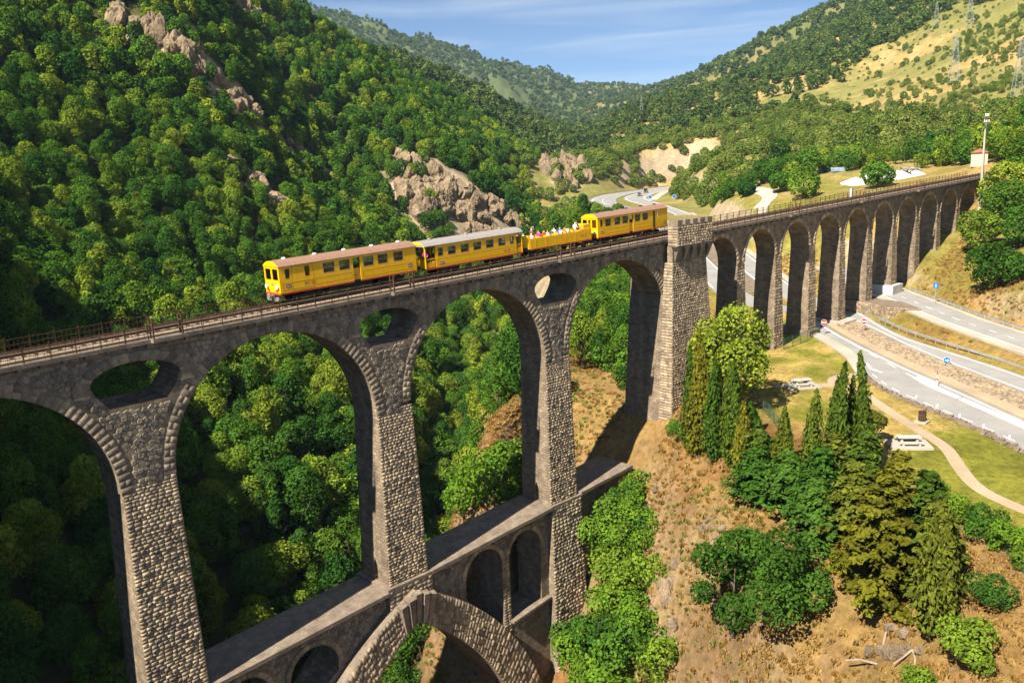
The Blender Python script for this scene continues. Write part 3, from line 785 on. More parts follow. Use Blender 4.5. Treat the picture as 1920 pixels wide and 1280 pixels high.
# fan of keystones
for k in range(-2, 3):
    a0, a1 = math.radians(90 - 5.6 * (k - .46)), math.radians(90 - 5.6 * (k + .46))
    cz0 = -35.6
    ri, ro_ = 6.2 - .12 * abs(k), 9.35 - .22 * abs(k)
    pts = [(PX + r * math.cos(a), cz0 + r * math.sin(a)) for r, a in ((ri, a0), (ri, a1), (ro_, a1), (ro_, a0))]
    v0 = [(x, -.95, z) for x, z in pts]
    cx_, cz_ = np.mean(pts, 0)
    pr = 1.55 + .12 * (k % 2)
    v1 = [(cx_ + (x - cx_) * .8, -pr + (.28 if j in (0, 1) else 0), cz_ + (z - cz_) * .93) for j, (x, z) in enumerate(pts)]
    mb = MB().add(v0 + v1, [(4, 5, 6, 7), (0, 1, 5, 4), (1, 2, 6, 5), (2, 3, 7, 6), (3, 0, 4, 7), (3, 2, 1, 0)])
    mb.build('keystone', M_STONE, viaduct)

# ---- battlemented tower
tw = MB()
XL0, XR0, XL1, XR1 = 59.35, 69.0, 60.75, 67.55
tw.hexa([(XL0, -1.75, -21), (XR0, -1.75, -21), (XR0, 5.3, -21), (XL0, 5.3, -21), (XL1, -1.05, -.9), (XR1, -1.05, -.9), (XR1, 4.9, -.9), (XL1, 4.9, -.9)])
tw.box(60.95, 68.1, -1.6, -.28, 1.0, 3.25).box(60.77, 67.6, -1.05, -.3, -.898, .998).box(61.2, 67.9, 4.18, 5.0, -.9, 2.3)
tower_o = tw.build('tower', M_CORE, viaduct)
for k in range(5):
    xa = 60.95 + k * 1.51
    MB().box(xa + .03, xa + .98, -1.62, -.3, 3.26, 3.98).build('merlon', M_STONE, tower_o)
    xc = 61.35 + k * 1.58
    MB().hexa([(xc - .2, -1.12, -.75), (xc + .2, -1.12, -.75), (xc + .2, -1.0, -.75), (xc - .2, -1.0, -.75),
               (xc - .3, -1.56, .4), (xc + .3, -1.56, .4), (xc + .3, -1.0, .4), (xc - .3, -1.0, .4)]).hexa([(xc - .3, -1.56, .4), (xc + .3, -1.56, .4), (xc + .3, -1.0, .4), (xc - .3, -1.0, .4),
               (xc - .76, -1.595, .99), (xc + .76, -1.595, .99), (xc + .76, -1.0, .99), (xc - .76, -1.0, .99)]).build('corbel', M_STONE, tower_o)
STONES += face_stones((XL0, -1.755, -21), (XR0, -1.755, -21), (XR1, -1.054, -.9), (XL1, -1.054, -.9), .29, .5, lambda u, v: .045, .07, .016)
STONES += face_stones((60.95, -1.604, 1.0), (68.1, -1.604, 1.0), (68.1, -1.604, 3.25), (60.95, -1.604, 3.25), .29, .5, lambda u, v: .05, .07, .016)
STONES += face_stones((XL0 - .004, YF, -21), (XL0 - .004, -1.75, -21), (XL1 - .004, -1.05, -.9), (XL1 - .004, YF, -.9), .34, .7, lambda u, v: .03, .08)
STONES += face_stones((60.946, -.3, 1.0), (60.946, -1.6, 1.0), (60.946, -1.6, 3.25), (60.946, -.3, 3.25), .32, .6, lambda u, v: .03, .08)
stones_mesh('masonry_stones', STONES, M_STONE, viaduct)

# ---- deck and track
def long_box(mb, xa, xb, y0, y1, z0, z1, mi=0):
    mb.hexa([(xa, y0, zd(xa) + z0), (xb, y0, zd(xb) + z0), (xb, y1, zd(xb) + z0), (xa, y1, zd(xa) + z0),
             (xa, y0, zd(xa) + z1), (xb, y0, zd(xb) + z1), (xb, y1, zd(xb) + z1), (xa, y1, zd(xa) + z1)], mi)
    return mb
DX0, DX1 = -44, 176
mb = MB()
long_box(mb, DX0, DX1, -.26, 4.16, .002, .27)
for p in (2.4, 22.7, 43.4, 90, 112, 134): long_box(mb, p - 1.1, p + 1.1, -.75, -.262, .06, .33)
mb.build('deck_slab', M_SLAB, viaduct)
mb = MB()
x = -30.0
while x < 170:
    if not 60.8 < x < 68.2: long_box(mb, x, x + .3, -.2, YF - .002, -.24, 0)
    x += 1.35
tag(mb.build('corbel_row', M_COPING, viaduct), kind='stuff')
def ballast_material():
    m, nt, N, L, out = new_mat('ballast')
    pos = objpos(nt)
    v = N.new('ShaderNodeTexVoronoi'); v.inputs['Scale'].default_value = 14; L.new(pos, v.inputs['Vector'])
    c = ramp(nt, v.outputs['Distance'], .0, .6, (.42, .33, .24), (.12, .09, .07))
    c = mixn(nt, .5, c, ramp(nt, noise(nt, 2, 4, pos), .3, .7, (.26, .19, .13), (.5, .4, .3)))
    bsdf(nt, out, c, .95, bump(nt, v.outputs['Distance'], .9, .06), 0, .1)
    return m
M_BALLAST = ballast_material()
M_RUST = plain('rusted_iron', (.10, .052, .03), .8, .1, .45, 2.0, .25)
M_RAIL = plain('worn_rail_steel', (.20, .13, .09), .45, .5, .3, 2.0, .5)
M_TIMBER = plain('weathered_timber', (.13, .085, .055), .9, 0, .4, 1.2, .15)
mb = MB()
mb.hexa([(DX0, .62, zd(DX0) + .272), (DX1, .62, zd(DX1) + .272), (DX1, 3.95, zd(DX1) + .272), (DX0, 3.95, zd(DX0) + .272),
         (DX0, .95, zd(DX0) + .47), (DX1, .95, zd(DX1) + .47), (DX1, 3.65, zd(DX1) + .47), (DX0, 3.65, zd(DX0) + .47)])
mb.build('ballast_bed', M_BALLAST, viaduct)
mb = MB(); x = DX0 + .3
while x < DX1 - .3:
    long_box(mb, x, x + .22, 1.22, 3.28, .44, .52); x += .72
tag(mb.build('sleeper_row', M_TIMBER, viaduct), kind='stuff')
for y in (1.75, 2.78):
    mb = MB(); long_box(mb, DX0, DX1, y - .035, y + .035, .525, .66); long_box(mb, DX0, DX1, y - .07, y + .07, .523, .545)
    mb.build('rail', M_RAIL, viaduct)
mb = MB(); long_box(mb, DX0, DX1, .98, 1.1, .60, .76); long_box(mb, DX0, DX1, .92, 1.18, .765, .80)
mb.build('conductor_rail', M_TIMBER, viaduct)
mb = MB(); long_box(mb, DX0, DX1, .40, .60, .275, .40)
mb.build('cable_trough', M_TIMBER, viaduct)
# railings
def railing(y, segs, step, hgt, bal, name):
    mb = MB()
    for xa, xb in segs:
        for h in (hgt, .62): 
            long_box(mb, xa, xb, y - .018, y + .018, .27 + h - .035, .27 + h)
        x = xa; k = 0
        while x <= xb:
            long_box(mb, x - .03, x + .03, y - .03, y + .03, .27, .27 + hgt + .1)
            x += step
        x = xa
        while x <= xb and bal:
            long_box(mb, x - .011, x + .011, y - .011, y + .011, .30, .27 + hgt); x += bal
    return mb.build(name, M_RUST, viaduct)
nseg = [(-36, 1.3), (3.5, 21.6), (23.8, 42.3), (44.5, 60.7), (68.3, 88.9), (91.1, 110.9), (113.1, 132.9), (135.1, 170)]
railing(-.16, nseg, 1.55, 1.0, .42, 'railing')
railing(4.06, [(-36, 170)], 1.55, 1.0, .30, 'railing')
for p in (2.4, 22.7, 43.4, 90, 112, 134):
    mb = MB()
    for dx in (-1.02, 1.02):
        long_box(mb, p + dx - .05, p + dx + .05, -.72, -.62, .33, 1.75); long_box(mb, p + dx - .05, p + dx + .05, -.22, -.12, .33, 1.75)
        long_box(mb, p + dx - .02, p + dx + .02, -.68, -.16, 1.3, 1.36); long_box(mb, p + dx - .02, p + dx + .02, -.68, -.16, .8, .84)
    for h in (.8, 1.3): long_box(mb, p - 1.02, p + 1.02, -.70, -.66, h, h + .05)
    mb.build('refuge_railing', M_RUST, viaduct)
# ------------------------------------------------------------------ train
def paint(name, col, rough=.35, grime=.18):
    m, nt, N, L, out = new_mat(name)
    pos = objpos(nt)
    mpn = N.new('ShaderNodeMapping'); mpn.inputs['Scale'].default_value = (3, 3, .5); L.new(pos, mpn.inputs['Vector'])
    f = noise(nt, 1.2, 6, mpn.outputs['Vector'], .65)
    c = ramp(nt, f, .3, .7, tuple(k * (1 - grime) for k in col), col)
    bsdf(nt, out, c, rough, None, 0, .3)
    return m
M_YEL = paint('yellow_paint', (.92, .49, .004))
M_YELD = paint('aged_yellow_paint', (.82, .42, .015), .45, .25)
M_RED = paint('red_paint', (.50, .055, .02))
M_ROOFB = paint('brown_roof_paint', (.29, .165, .11), .7, .25)
M_ROOFG = paint('grey_roof_paint', (.30, .27, .245), .6, .2)
M_UNDER = plain('underframe_grime', (.022, .018, .016), .8, 0, .4)
M_INSHADE = plain('painted_interior_shade', (.035, .03, .025), .8, 0, .3)  # dark colour standing in for the shade inside a doorway
M_SEAT = plain('seat_wood', (.25, .15, .07), .6, 0, .3)
M_WHITE = plain('white_paint', (.75, .74, .70), .4, 0, .1)
M_LINE = plain('panel_line', (.22, .13, .02), .6, 0, .2)
M_LOGO = plain('logo_purple', (.16, .015, .06), .4, 0, .1)
M_LOGOR = plain('emblem_red', (.62, .08, .02), .4, 0, .1)
M_STEEL = plain('grey_steel', (.3, .29, .28), .5, .4, .3)
def glass_material():
    m, nt, N, L, out = new_mat('window_glass')
    g = N.new('ShaderNodeBsdfGlossy'); g.inputs['Roughness'].default_value = .03; g.inputs['Color'].default_value = (.9, .95, 1, 1)
    t = N.new('ShaderNodeBsdfTransparent'); t.inputs['Color'].default_value = (.62, .68, .62, 1)
    fr = N.new('ShaderNodeFresnel'); fr.inputs['IOR'].default_value = 1.5
    mx = N.new('ShaderNodeMixShader'); L.new(fr.outputs[0], mx.inputs[0]); L.new(t.outputs[0], mx.inputs[1]); L.new(g.outputs[0], mx.inputs[2])
    L.new(mx.outputs[0], out.inputs['Surface'])
    return m
M_GLASS = glass_material()
def text_mesh(s, size, mat, name='lettering', depth=.004):
    cu = bpy.data.curves.new(name, 'FONT'); cu.body = s; cu.size = size; cu.extrude = depth; cu.align_x = 'CENTER'; cu.align_y = 'CENTER'
    cu.resolution_u = 2
    o = bpy.data.objects.new(name, cu); COL.objects.link(o)
    dg = bpy.context.evaluated_depsgraph_get(); dg.update()
    me = bpy.data.meshes.new_from_object(o.evaluated_get(dg)); me.name = name
    COL.objects.unlink(o); bpy.data.objects.remove(o); bpy.data.curves.remove(cu)
    me.materials.clear(); me.materials.append(mat)
    return me
TX_SNCF = text_mesh('SNCF', .17, M_WHITE); TX_LIO = text_mesh('liO', .36, M_LINE)
def car_root(name, x0, x1):
    xc = (x0 + x1) / 2
    e = empty(name, (xc, 2.27, zd(xc) + .66)); e.rotation_euler = (0, -math.atan(GR), 0)
    return e, xc
HW = 1.15
def rect(x0, x1, z0, z1): return [(x0, z0), (x1, z0), (x1, z1), (x0, z1)]
def window_at(root, x0, x1, z0, z1, side, bar=True, axis='Y'):
    """window frame + pane set in the wall; side -1 near, +1 far"""
    y = side * (HW - .03)
    mb = MB(); t = .035
    def bx(a0, a1, b0, b1):
        if axis == 'Y': mb.box(a0, a1, y - .035, y + .035, b0, b1)
        else: mb.box(side - .035, side + .035, a0, a1, b0, b1)
    bx(x0, x1, z0, z0 + t); bx(x0, x1, z1 - t, z1); bx(x0, x0 + t, z0 + t, z1 - t); bx(x1 - t, x1, z0 + t, z1 - t)
    if bar: bx(x0 + t, x1 - t, (z0 + z1) / 2 - .02, (z0 + z1) / 2 + .02)
    w = mb.build('window', M_STEEL if bar else M_YEL, root)
    mb = MB()
    if axis == 'Y': mb.add([(x0, y, z0), (x1, y, z0), (x1, y, z1), (x0, y, z1)], [(0, 1, 2, 3)])
    else: mb.add([(side, x0, z0), (side, x1, z0), (side, x1, z1), (side, x0, z1)], [(0, 1, 2, 3)])
    mb.build('pane', M_GLASS, w, fix=False)
    return w
def roof(root, x0, x1, mat, zb=3.03, rise=.42, w=1.22, brow=None):
    n = 10; pr = []
    for i in range(n + 1):
        t = -1 + 2 * i / n
        pr.append((t * w, zb + rise * (1 - abs(t) ** 2.6)))
    lp = pr + [(w, zb - .06), (-w, zb - .06)]
    r = MB().prism([lp], x0, x1, axis='X').build('roof', mat, root)
    # standing seams
    mb = MB(); x = x0 + 1.4
    while x < x1 - .5:
        lo = [(a * 1.003, b + .012) for a, b in pr] + [(a, b - .01) for a, b in reversed(pr)]
        mb.prism([lo], x, x + .03, axis='X'); x += 1.65
    tag(mb.build('roof_seam', mat, r), kind='stuff')
    return r
def bogie(root, x, wb=1.9, r=.36):
    b = MB()
    b.box(x - wb / 2 - .45, x + wb / 2 + .45, -.82, -.72, .36, .62).box(x - wb / 2 - .45, x + wb / 2 + .45, .72, .82, .36, .62).box(x - .2, x + .2, -.8, .8, .42, .7)
    bo = b.build('bogie', M_UNDER, root)
    for dx in (-wb / 2, wb / 2):
        for s in (-1, 1):
            m = MB(); m.tube((x + dx, s * .47, r), (x + dx, s * .60, r), r, r, 16); m.tube((x + dx, s * .60, r), (x + dx, s * .63, r), r * .5, r * .4, 10)
            m.tube((x + dx, 0, r), (x + dx, s * .48, r), .06, .06, 6)
            m.build('wheel', M_UNDER, bo)
def logo(root, x, z, side=-1):
    y = side * (HW + .004)
    pts_ = [(x - .24, z - .13), (x + .2, z - .13), (x + .26, z - .02), (x + .2, z + .13), (x - .24, z + .13)]
    p = MB().prism([pts_], y - .004, y + .004).build('logo_plate', M_LOGO, root)
    o = link(bpy.data.objects.new('lettering', TX_SNCF), p); o.location = (x - .01, y - .006, z - .02); o.rotation_euler = (math.pi / 2, 0, 0)
def lio(root, x, z):
    y = -(HW + .004)
    o = link(bpy.data.objects.new('lettering', TX_LIO), root); o.location = (x - .15, y, z); o.rotation_euler = (math.pi / 2, 0, 0)
    e = MB().box(x + .2, x + .46, y - .004, y + .004, z - .13, z + .15).build('emblem', M_LOGOR, root)
    mb = MB()
    for k in range(3): mb.box(x + .235 + k * .075, x + .26 + k * .075, y - .007, y - .004, z - .1, z + .12)
    tag(mb.build('emblem_stripe', M_YELD, e), kind='stuff')
def trim_lines(root, segs, side=-1):
    mb = MB(); y = side * (HW + .003)
    for x0, x1, z0, z1 in segs:
        for a, b, c, d in ((x0, x1, z0, z0 + .022), (x0, x1, z1 - .022, z1), (x0, x0 + .022, z0, z1), (x1 - .022, x1, z0, z1)): mb.box(a, b, y - .003, y + .003, c, d)
    tag(mb.build('panel_trim', M_LINE, root), kind='stuff')
def seats(root, x0, x1, z, step=1.5):
    x = x0
    while x < x1:
        for y in (-.62, .62):
            MB().box(x, x + .45, y - .42, y + .42, z + .38, z + .46).box(x - .06, x, y - .42, y + .42, z + .3, z + .95).build('seat', M_SEAT, root)
        x += step
def motor_coach(x0, x1, label, wins, midx, cabwin, door, logos, nums, cab_end, roofmat, vents_mat):
    root, xc = car_root('motor_coach', x0, x1)
    tag(root, label, 'train car', 'yellow train')
    a, b = x0 - xc, x1 - xc
    zb, zt_ = .95, 3.05
    holes = [rect(w0 - xc, w1 - xc, 1.99, 2.82) for w0, w1 in wins] + [rect(cabwin[0] - xc, cabwin[1] - xc, 1.99, 2.82)]
    for d0, d1 in door: holes.append(rect(d0 - xc, d1 - xc, 1.96, 2.84))
    m0, m1 = midx[0] - xc, midx[1] - xc
    walls = MB()
    for s in (-1, 1):
        y0, y1 = sorted((s * HW, s * (HW - .06)))
        # two halves of the side with the recessed middle doorway between them
        for xa, xb in ((a, m0), (m1, b)):
            hs = [h for h in holes if xa < h[0][0] < xb]
            walls.prism([rect(xa, xb, zb, zt_)] + hs, y0, y1)
        walls.box(m0, m1, y0, y1, 2.86, zt_)
    body = walls.build('body', M_YEL, root)
    for s in (-1, 1):
        y0, y1 = sorted((s * (HW - .12), s * (HW - .17)))
        MB().box(m0 - .02, m1 + .02, y0, y1, 1.0, 1.98).build('door', M_YELD, root)
        for w0, w1 in wins: window_at(root, w0 - xc, w1 - xc, 1.99, 2.82, s)
        window_at(root, cabwin[0] - xc, cabwin[1] - xc, 1.99, 2.82, s, False)
        for d0, d1 in door: window_at(root, d0 - xc, d1 - xc, 1.96, 2.84, s, False)
        ys = sorted((s * (HW + .012), s * (HW - .05)))
        MB().box(a - .01, m0, ys[0], ys[1], .82, .948).box(m1, b + .01, ys[0], ys[1], .82, .948).build('sole_bar', M_RED, root)
    # ends
    for e, x in ((-1, a), (1, b)):
        xs = sorted((x, x - e * .06))
        cab = (e == cab_end[0])
        if cab:
            ws = cab_end[1]
            MB().prism([rect(-HW + .062, HW - .062, zb, zt_)] + [rect(w0, w1, 1.92, 2.86) for w0, w1 in ws], xs[0], xs[1], axis='X').build('cab_front', M_YEL, root)
            for w0, w1 in ws: window_at(root, w0, w1, 1.92, 2.86, x - e * .03, False, 'X')
            lamp = MB()
            for y in (-.82, .82):
                MB().tube((x + e * .002, y, 1.42), (x + e * .16, y, 1.42), .14, .17, 12).build('headlamp', M_WHITE, root)
                MB().tube((x + e * .002, y * .72, 1.12), (x + e * .1, y * .72, 1.12), .08, .08, 10).build('tail_lamp', M_RED, root)
            MB().box(*sorted((x + e * .004, x + e * .05)), -HW, HW, .8, .95).build('buffer_beam', M_RED, root)
            MB().tube((x, 0, .72), (x + e * .42, 0, .72), .09, .09, 8).tube((x + e * .42, 0, .72), (x + e * .5, 0, .72), .24, .24, 12).build('buffer', M_STEEL, root)
            hz = MB()
            for y in (-.4, -.25, .3, .45): hz.tube((x + e * .06, y, .82), (x + e * .2, y * 1.1, .45), .025, .025, 5)
            tag(hz.build('brake_hose', M_UNDER, root), kind='stuff')
            MB().box(*sorted((x + e * .05, x + e * .12)), -.95, .95, .3, .62).build('guard_plate', M_STEEL, root)
            # brow of the roof in body colour
            pr = [(t * 1.2, 3.0 + .44 * (1 - abs(t) ** 2.6)) for t in [-1 + i / 6 for i in range(13)]]
            MB().prism([pr], *sorted((x - e * .02, x + e * .05)), axis='X').build('cab_brow', M_YEL, root)
            if e < 0:
                p = MB().box(x - .008, x + .002, -.13, .22, 1.5, 1.68).build('logo_plate', M_LOGO, root)
                o = link(bpy.data.objects.new('lettering', TX_SNCF), p); o.location = (x - .012, .045, 1.58); o.rotation_euler = (math.pi / 2, 0, -math.pi / 2); o.scale = (.7, .7, .7)
        else:
            MB().prism([rect(-HW + .062, HW - .062, zb, zt_), rect(-.35, .35, 1.0, 2.7)], xs[0], xs[1], axis='X').build('end_wall', M_YELD, root)
    MB().box(a + .07, b - .07, -HW + .07, HW - .07, .8, .98).build('floor', M_UNDER, root)
    seats(root, a + 2.2, b - 2.4, .98)
    MB().box(a + 2.0, a + 2.06, -HW + .07, HW - .07, .99, 3.0).build('partition', M_SEAT, root)
    roof(root, a - .03, b + .03, roofmat)
    n = 5
    for k in range(n):
        MB().lathe([(.16, 0), (.2, .05), (.17, .13), (.05, .16)], 10, (a + 1.2 + (b - a - 2.2) * k / (n - 1), 0, 3.43)).build('roof_vent', vents_mat, root)
    bogie(root, a + 2.6); bogie(root, b - 2.6)
    MB().box(a + 4.6, b - 4.6, -.75, .75, .38, .8).build('equipment_box', M_UNDER, root)
    for x, z in logos: logo(root, x - xc, z)
    for x, z in nums: lio(root, x - xc, z)
    return root, xc
r1, xc1 = motor_coach(12.2, 25.6, 'yellow rail coach with brown roof leading the train, twin cab windows at its nose',
    [(16.17, 17.23), (17.68, 18.73), (20.04, 21.1), (21.53, 22.58), (23.18, 24.2)], (19.02, 19.72), (12.7, 13.18), [(14.45, 14.97)],
    [(12.95, 1.42), (24.9, 1.42)], [(14.75, 1.45)], (-1, [(-1.0, -.08), (.08, 1.0)]), M_ROOFB, M_WHITE)
trim_lines(r1, [(13.3 - xc1, 15.26 - xc1, 1.0, 2.9), (12.45 - xc1, 15.2 - xc1, 1.12, 1.66), (15.4 - xc1, 18.85 - xc1, 1.2, 1.68), (19.95 - xc1, 25.3 - xc1, 1.12, 1.64)])
r4, xc4 = motor_coach(50.25, 62.85, 'yellow rail coach with red-brown roof at the tail beside the battlemented tower',
    [(51.52, 52.51), (53.11, 54.12), (54.47, 55.5), (56.71, 57.71), (58.1, 59.12)], (55.72, 56.36), (50.66, 51.12), [(60.71, 61.11)],
    [(51.0, 1.42), (62.3, 1.42)], [], (-1, [(-1.0, -.32), (-.2, .2), (.32, 1.0)]), M_ROOFB, M_UNDER)
trim_lines(r4, [(51.4 - xc4, 55.6 - xc4, 1.2, 1.66), (56.6 - xc4, 59.9 - xc4, 1.2, 1.66), (60.06 - xc4, 60.42 - xc4, 1.0, 2.88)])
MB().box(60.06 - xc4, 60.42 - xc4, -HW - .012, -HW - .002, 1.0, 2.88).build('doorway_shade_sheet', M_INSHADE, r4)  # dark sheet on the closed wall, painting the shade of an open doorway

# trailer coach with open end platforms
def trailer():
    x0, x1 = 26.55, 38.9
    root, xc = car_root('trailer_coach', x0, x1)
    tag(root, 'yellow panelled coach with grey roof and open end platforms, second in the train', 'train car', 'yellow train')
    a, b = 27.83 - xc, 37.98 - xc
    zb, zt_ = .85, 2.85
    wins = [(28.08, 28.7), (29.25, 30.22), (30.81, 31.82), (32.38, 33.37), (33.96, 34.97), (35.56, 36.53), (37.11, 37.67)]
    mb = MB()
    for s in (-1, 1):
        mb.prism([rect(a, b, zb, zt_)] + [rect(w0 - xc, w1 - xc, 1.8, 2.56) for w0, w1 in wins], *sorted((s * HW, s * (HW - .06))))
    mb.build('body', M_YEL, root)
    for s in (-1, 1):
        for w0, w1 in wins: window_at(root, w0 - xc, w1 - xc, 1.8, 2.56, s)
        MB().box(a - 1.2, b + .85, *sorted((s * (HW + .012), s * (HW - .05))), .72, .848).build('sole_bar', M_RED, root)
    for x, e in ((a, -1), (b, 1)):
        MB().prism([rect(-HW + .062, HW - .062, zb, zt_), rect(-.95, -.4, 1.75, 2.6), rect(-.34, .3, .95, 2.65), rect(.4, .95, 1.75, 2.6)], *sorted((x, x - e * .06)), axis='X').build('end_wall', M_YELD, root)
    xa, xb = x0 - xc, x1 - xc
    for xe, xi, e in ((xa + .1, a, -1), (xb - .15, b, 1)):
        MB().box(*sorted((xe, xi - e * .002)), -HW + .06, HW - .06, .74, .86).build('platform', M_UNDER, root)
        for y in (-HW + .04, HW - .04):
            MB().box(xe - .05, xe + .05, y - .05, y + .05, .86, 2.86).build('platform_post', M_YEL, root)
            q = MB(); q.box(*sorted((xe, xi)), y - .02, y + .02, 1.62, 1.7)
            for k in range(5): q.box(xe + (xi - xe) * (k + .5) / 5 - .015, xe + (xi - xe) * (k + .5) / 5 + .015, y - .015, y + .015, .86, 1.62)
            q.box(*sorted((xe + (xi - xe) * .12, xi - (xi - xe) * .1)), y - .012, y + .012, .9, 1.35)
            q.build('platform_gate', M_YELD, root)
        MB().box(xe - .03, xe + .03, -HW + .1, -.35, .86, 1.65).box(xe - .03, xe + .03, .35, HW - .1, .86, 1.65).build('end_panel', M_YEL, root)
    pr = [(t * 1.2, 2.80 + .42 * (1 - abs(t) ** 2.6)) for t in [-1 + i / 6 for i in range(13)]]
    MB().prism([pr + [(1.2, 2.72), (.95, 2.95), (-.95, 2.95), (-1.2, 2.72)]], xa - .05, xa, axis='X').build('roof_valance', M_YEL, root)
    MB().box(a + .07, b - .07, -HW + .07, HW - .07, .7, .88).build('floor', M_UNDER, root)
    seats(root, a + .8, b - .8, .88)
    roof(root, xa - .02, xb, M_ROOFG, 2.85, .42)
    for k in range(3): MB().lathe([(.16, 0), (.2, .05), (.17, .13), (.05, .16)], 10, (xa + 1.6 + 4.4 * k, 0, 3.26)).build('roof_vent', M_STEEL, root)
    bogie(root, a + 1.6); bogie(root, b - 1.6)
    logo(root, 28.55 - xc, 1.15); lio(root, 36.6 - xc, 1.25)
    trim_lines(root, [(28.1 - xc, 37.7 - xc, 1.0, 1.55)])
trailer()
# open-top excursion car
def open_car():
    x0, x1 = 38.95, 49.25
    root, xc = car_root('open_car', x0, x1)
    tag(root, 'roofless yellow excursion car full of passengers, third in the train', 'train car', 'yellow train')
    a, b = 39.95 - xc, 49.2 - xc
    for s in (-1, 1):
        ys = sorted((s * HW, s * (HW - .07)))
        top = [(a, .97), (b, .97), (b, 2.1), (b - 1.6, 2.1), (b - 2.0, 1.98), (a + .3, 1.98), (a, 2.0)]
        MB().prism([top], *ys).build('side_wall', M_YEL, root)
        MB().box(a - .02, b, *sorted((s * (HW + .012), s * (HW - .05))), .84, .968).build('sole_bar', M_RED, root)
        k = MB()
        for i in range(6):
            x = a + .7 + i * 1.5
            k.box(x, x + .04, *sorted((s * (HW + .02), s * HW)), 1.0, 1.95)
        k.box(a + .1, b - .1, *sorted((s * (HW + .006), s * HW)), 1.62, 1.64)
        tag(k.build('wall_rib', M_YELD, root), kind='stuff')
    # curved left end, taller right end
    pts_ = [(HW * math.cos(math.radians(t)), -.95 * math.sin(math.radians(t))) for t in range(0, 181, 15)]
    V_, F_ = [], []
    for q, (y, dx) in enumerate(pts_):
        for z in (.97, 2.35): V_ += [(a + dx, y, z), (a + dx + .06, y * .95, z)]
    for q in range(len(pts_) - 1):
        o = q * 4; F_ += [(o, o + 4, o + 6, o + 2), (o + 1, o + 3, o + 7, o + 5), (o + 2, o + 6, o + 7, o + 3)]
    MB().add(V_, F_).build('end_wall', M_YEL, root)
    MB().box(b - .07, b - .002, -HW + .072, HW - .072, .97, 2.55).box(b - 1.2, b - .072, -HW + .072, -HW + .14, 2.1, 2.55).build('end_wall', M_YEL, root)
    MB().box(a - .8, b - .08, -HW + .08, HW - .08, .8, 1.14).build('floor', M_UNDER, root)
    for i in range(7):
        x = a + .6 + i * 1.2
        for y in (-.58, .58):
            MB().box(x, x + .42, y - .46, y + .46, 1.6, 1.68).box(x - .05, x, y - .46, y + .46, 1.5, 2.02).build('bench', M_YELD, root)
    bogie(root, a + 1.6); bogie(root, b - 1.6)
    st = MB()
    for i in range(6): st.box(a + 1 + i * 1.35, a + 1.35 + i * 1.35, -HW + .1, -HW + .35, .62, .65)
    tag(st.build('foot_step', M_STEEL, root), kind='stuff')
    for i, (x, z) in enumerate(((47.9, 1.4),)): lio(root, x - xc, z)
    return root, xc
open_root, XOC = open_car()

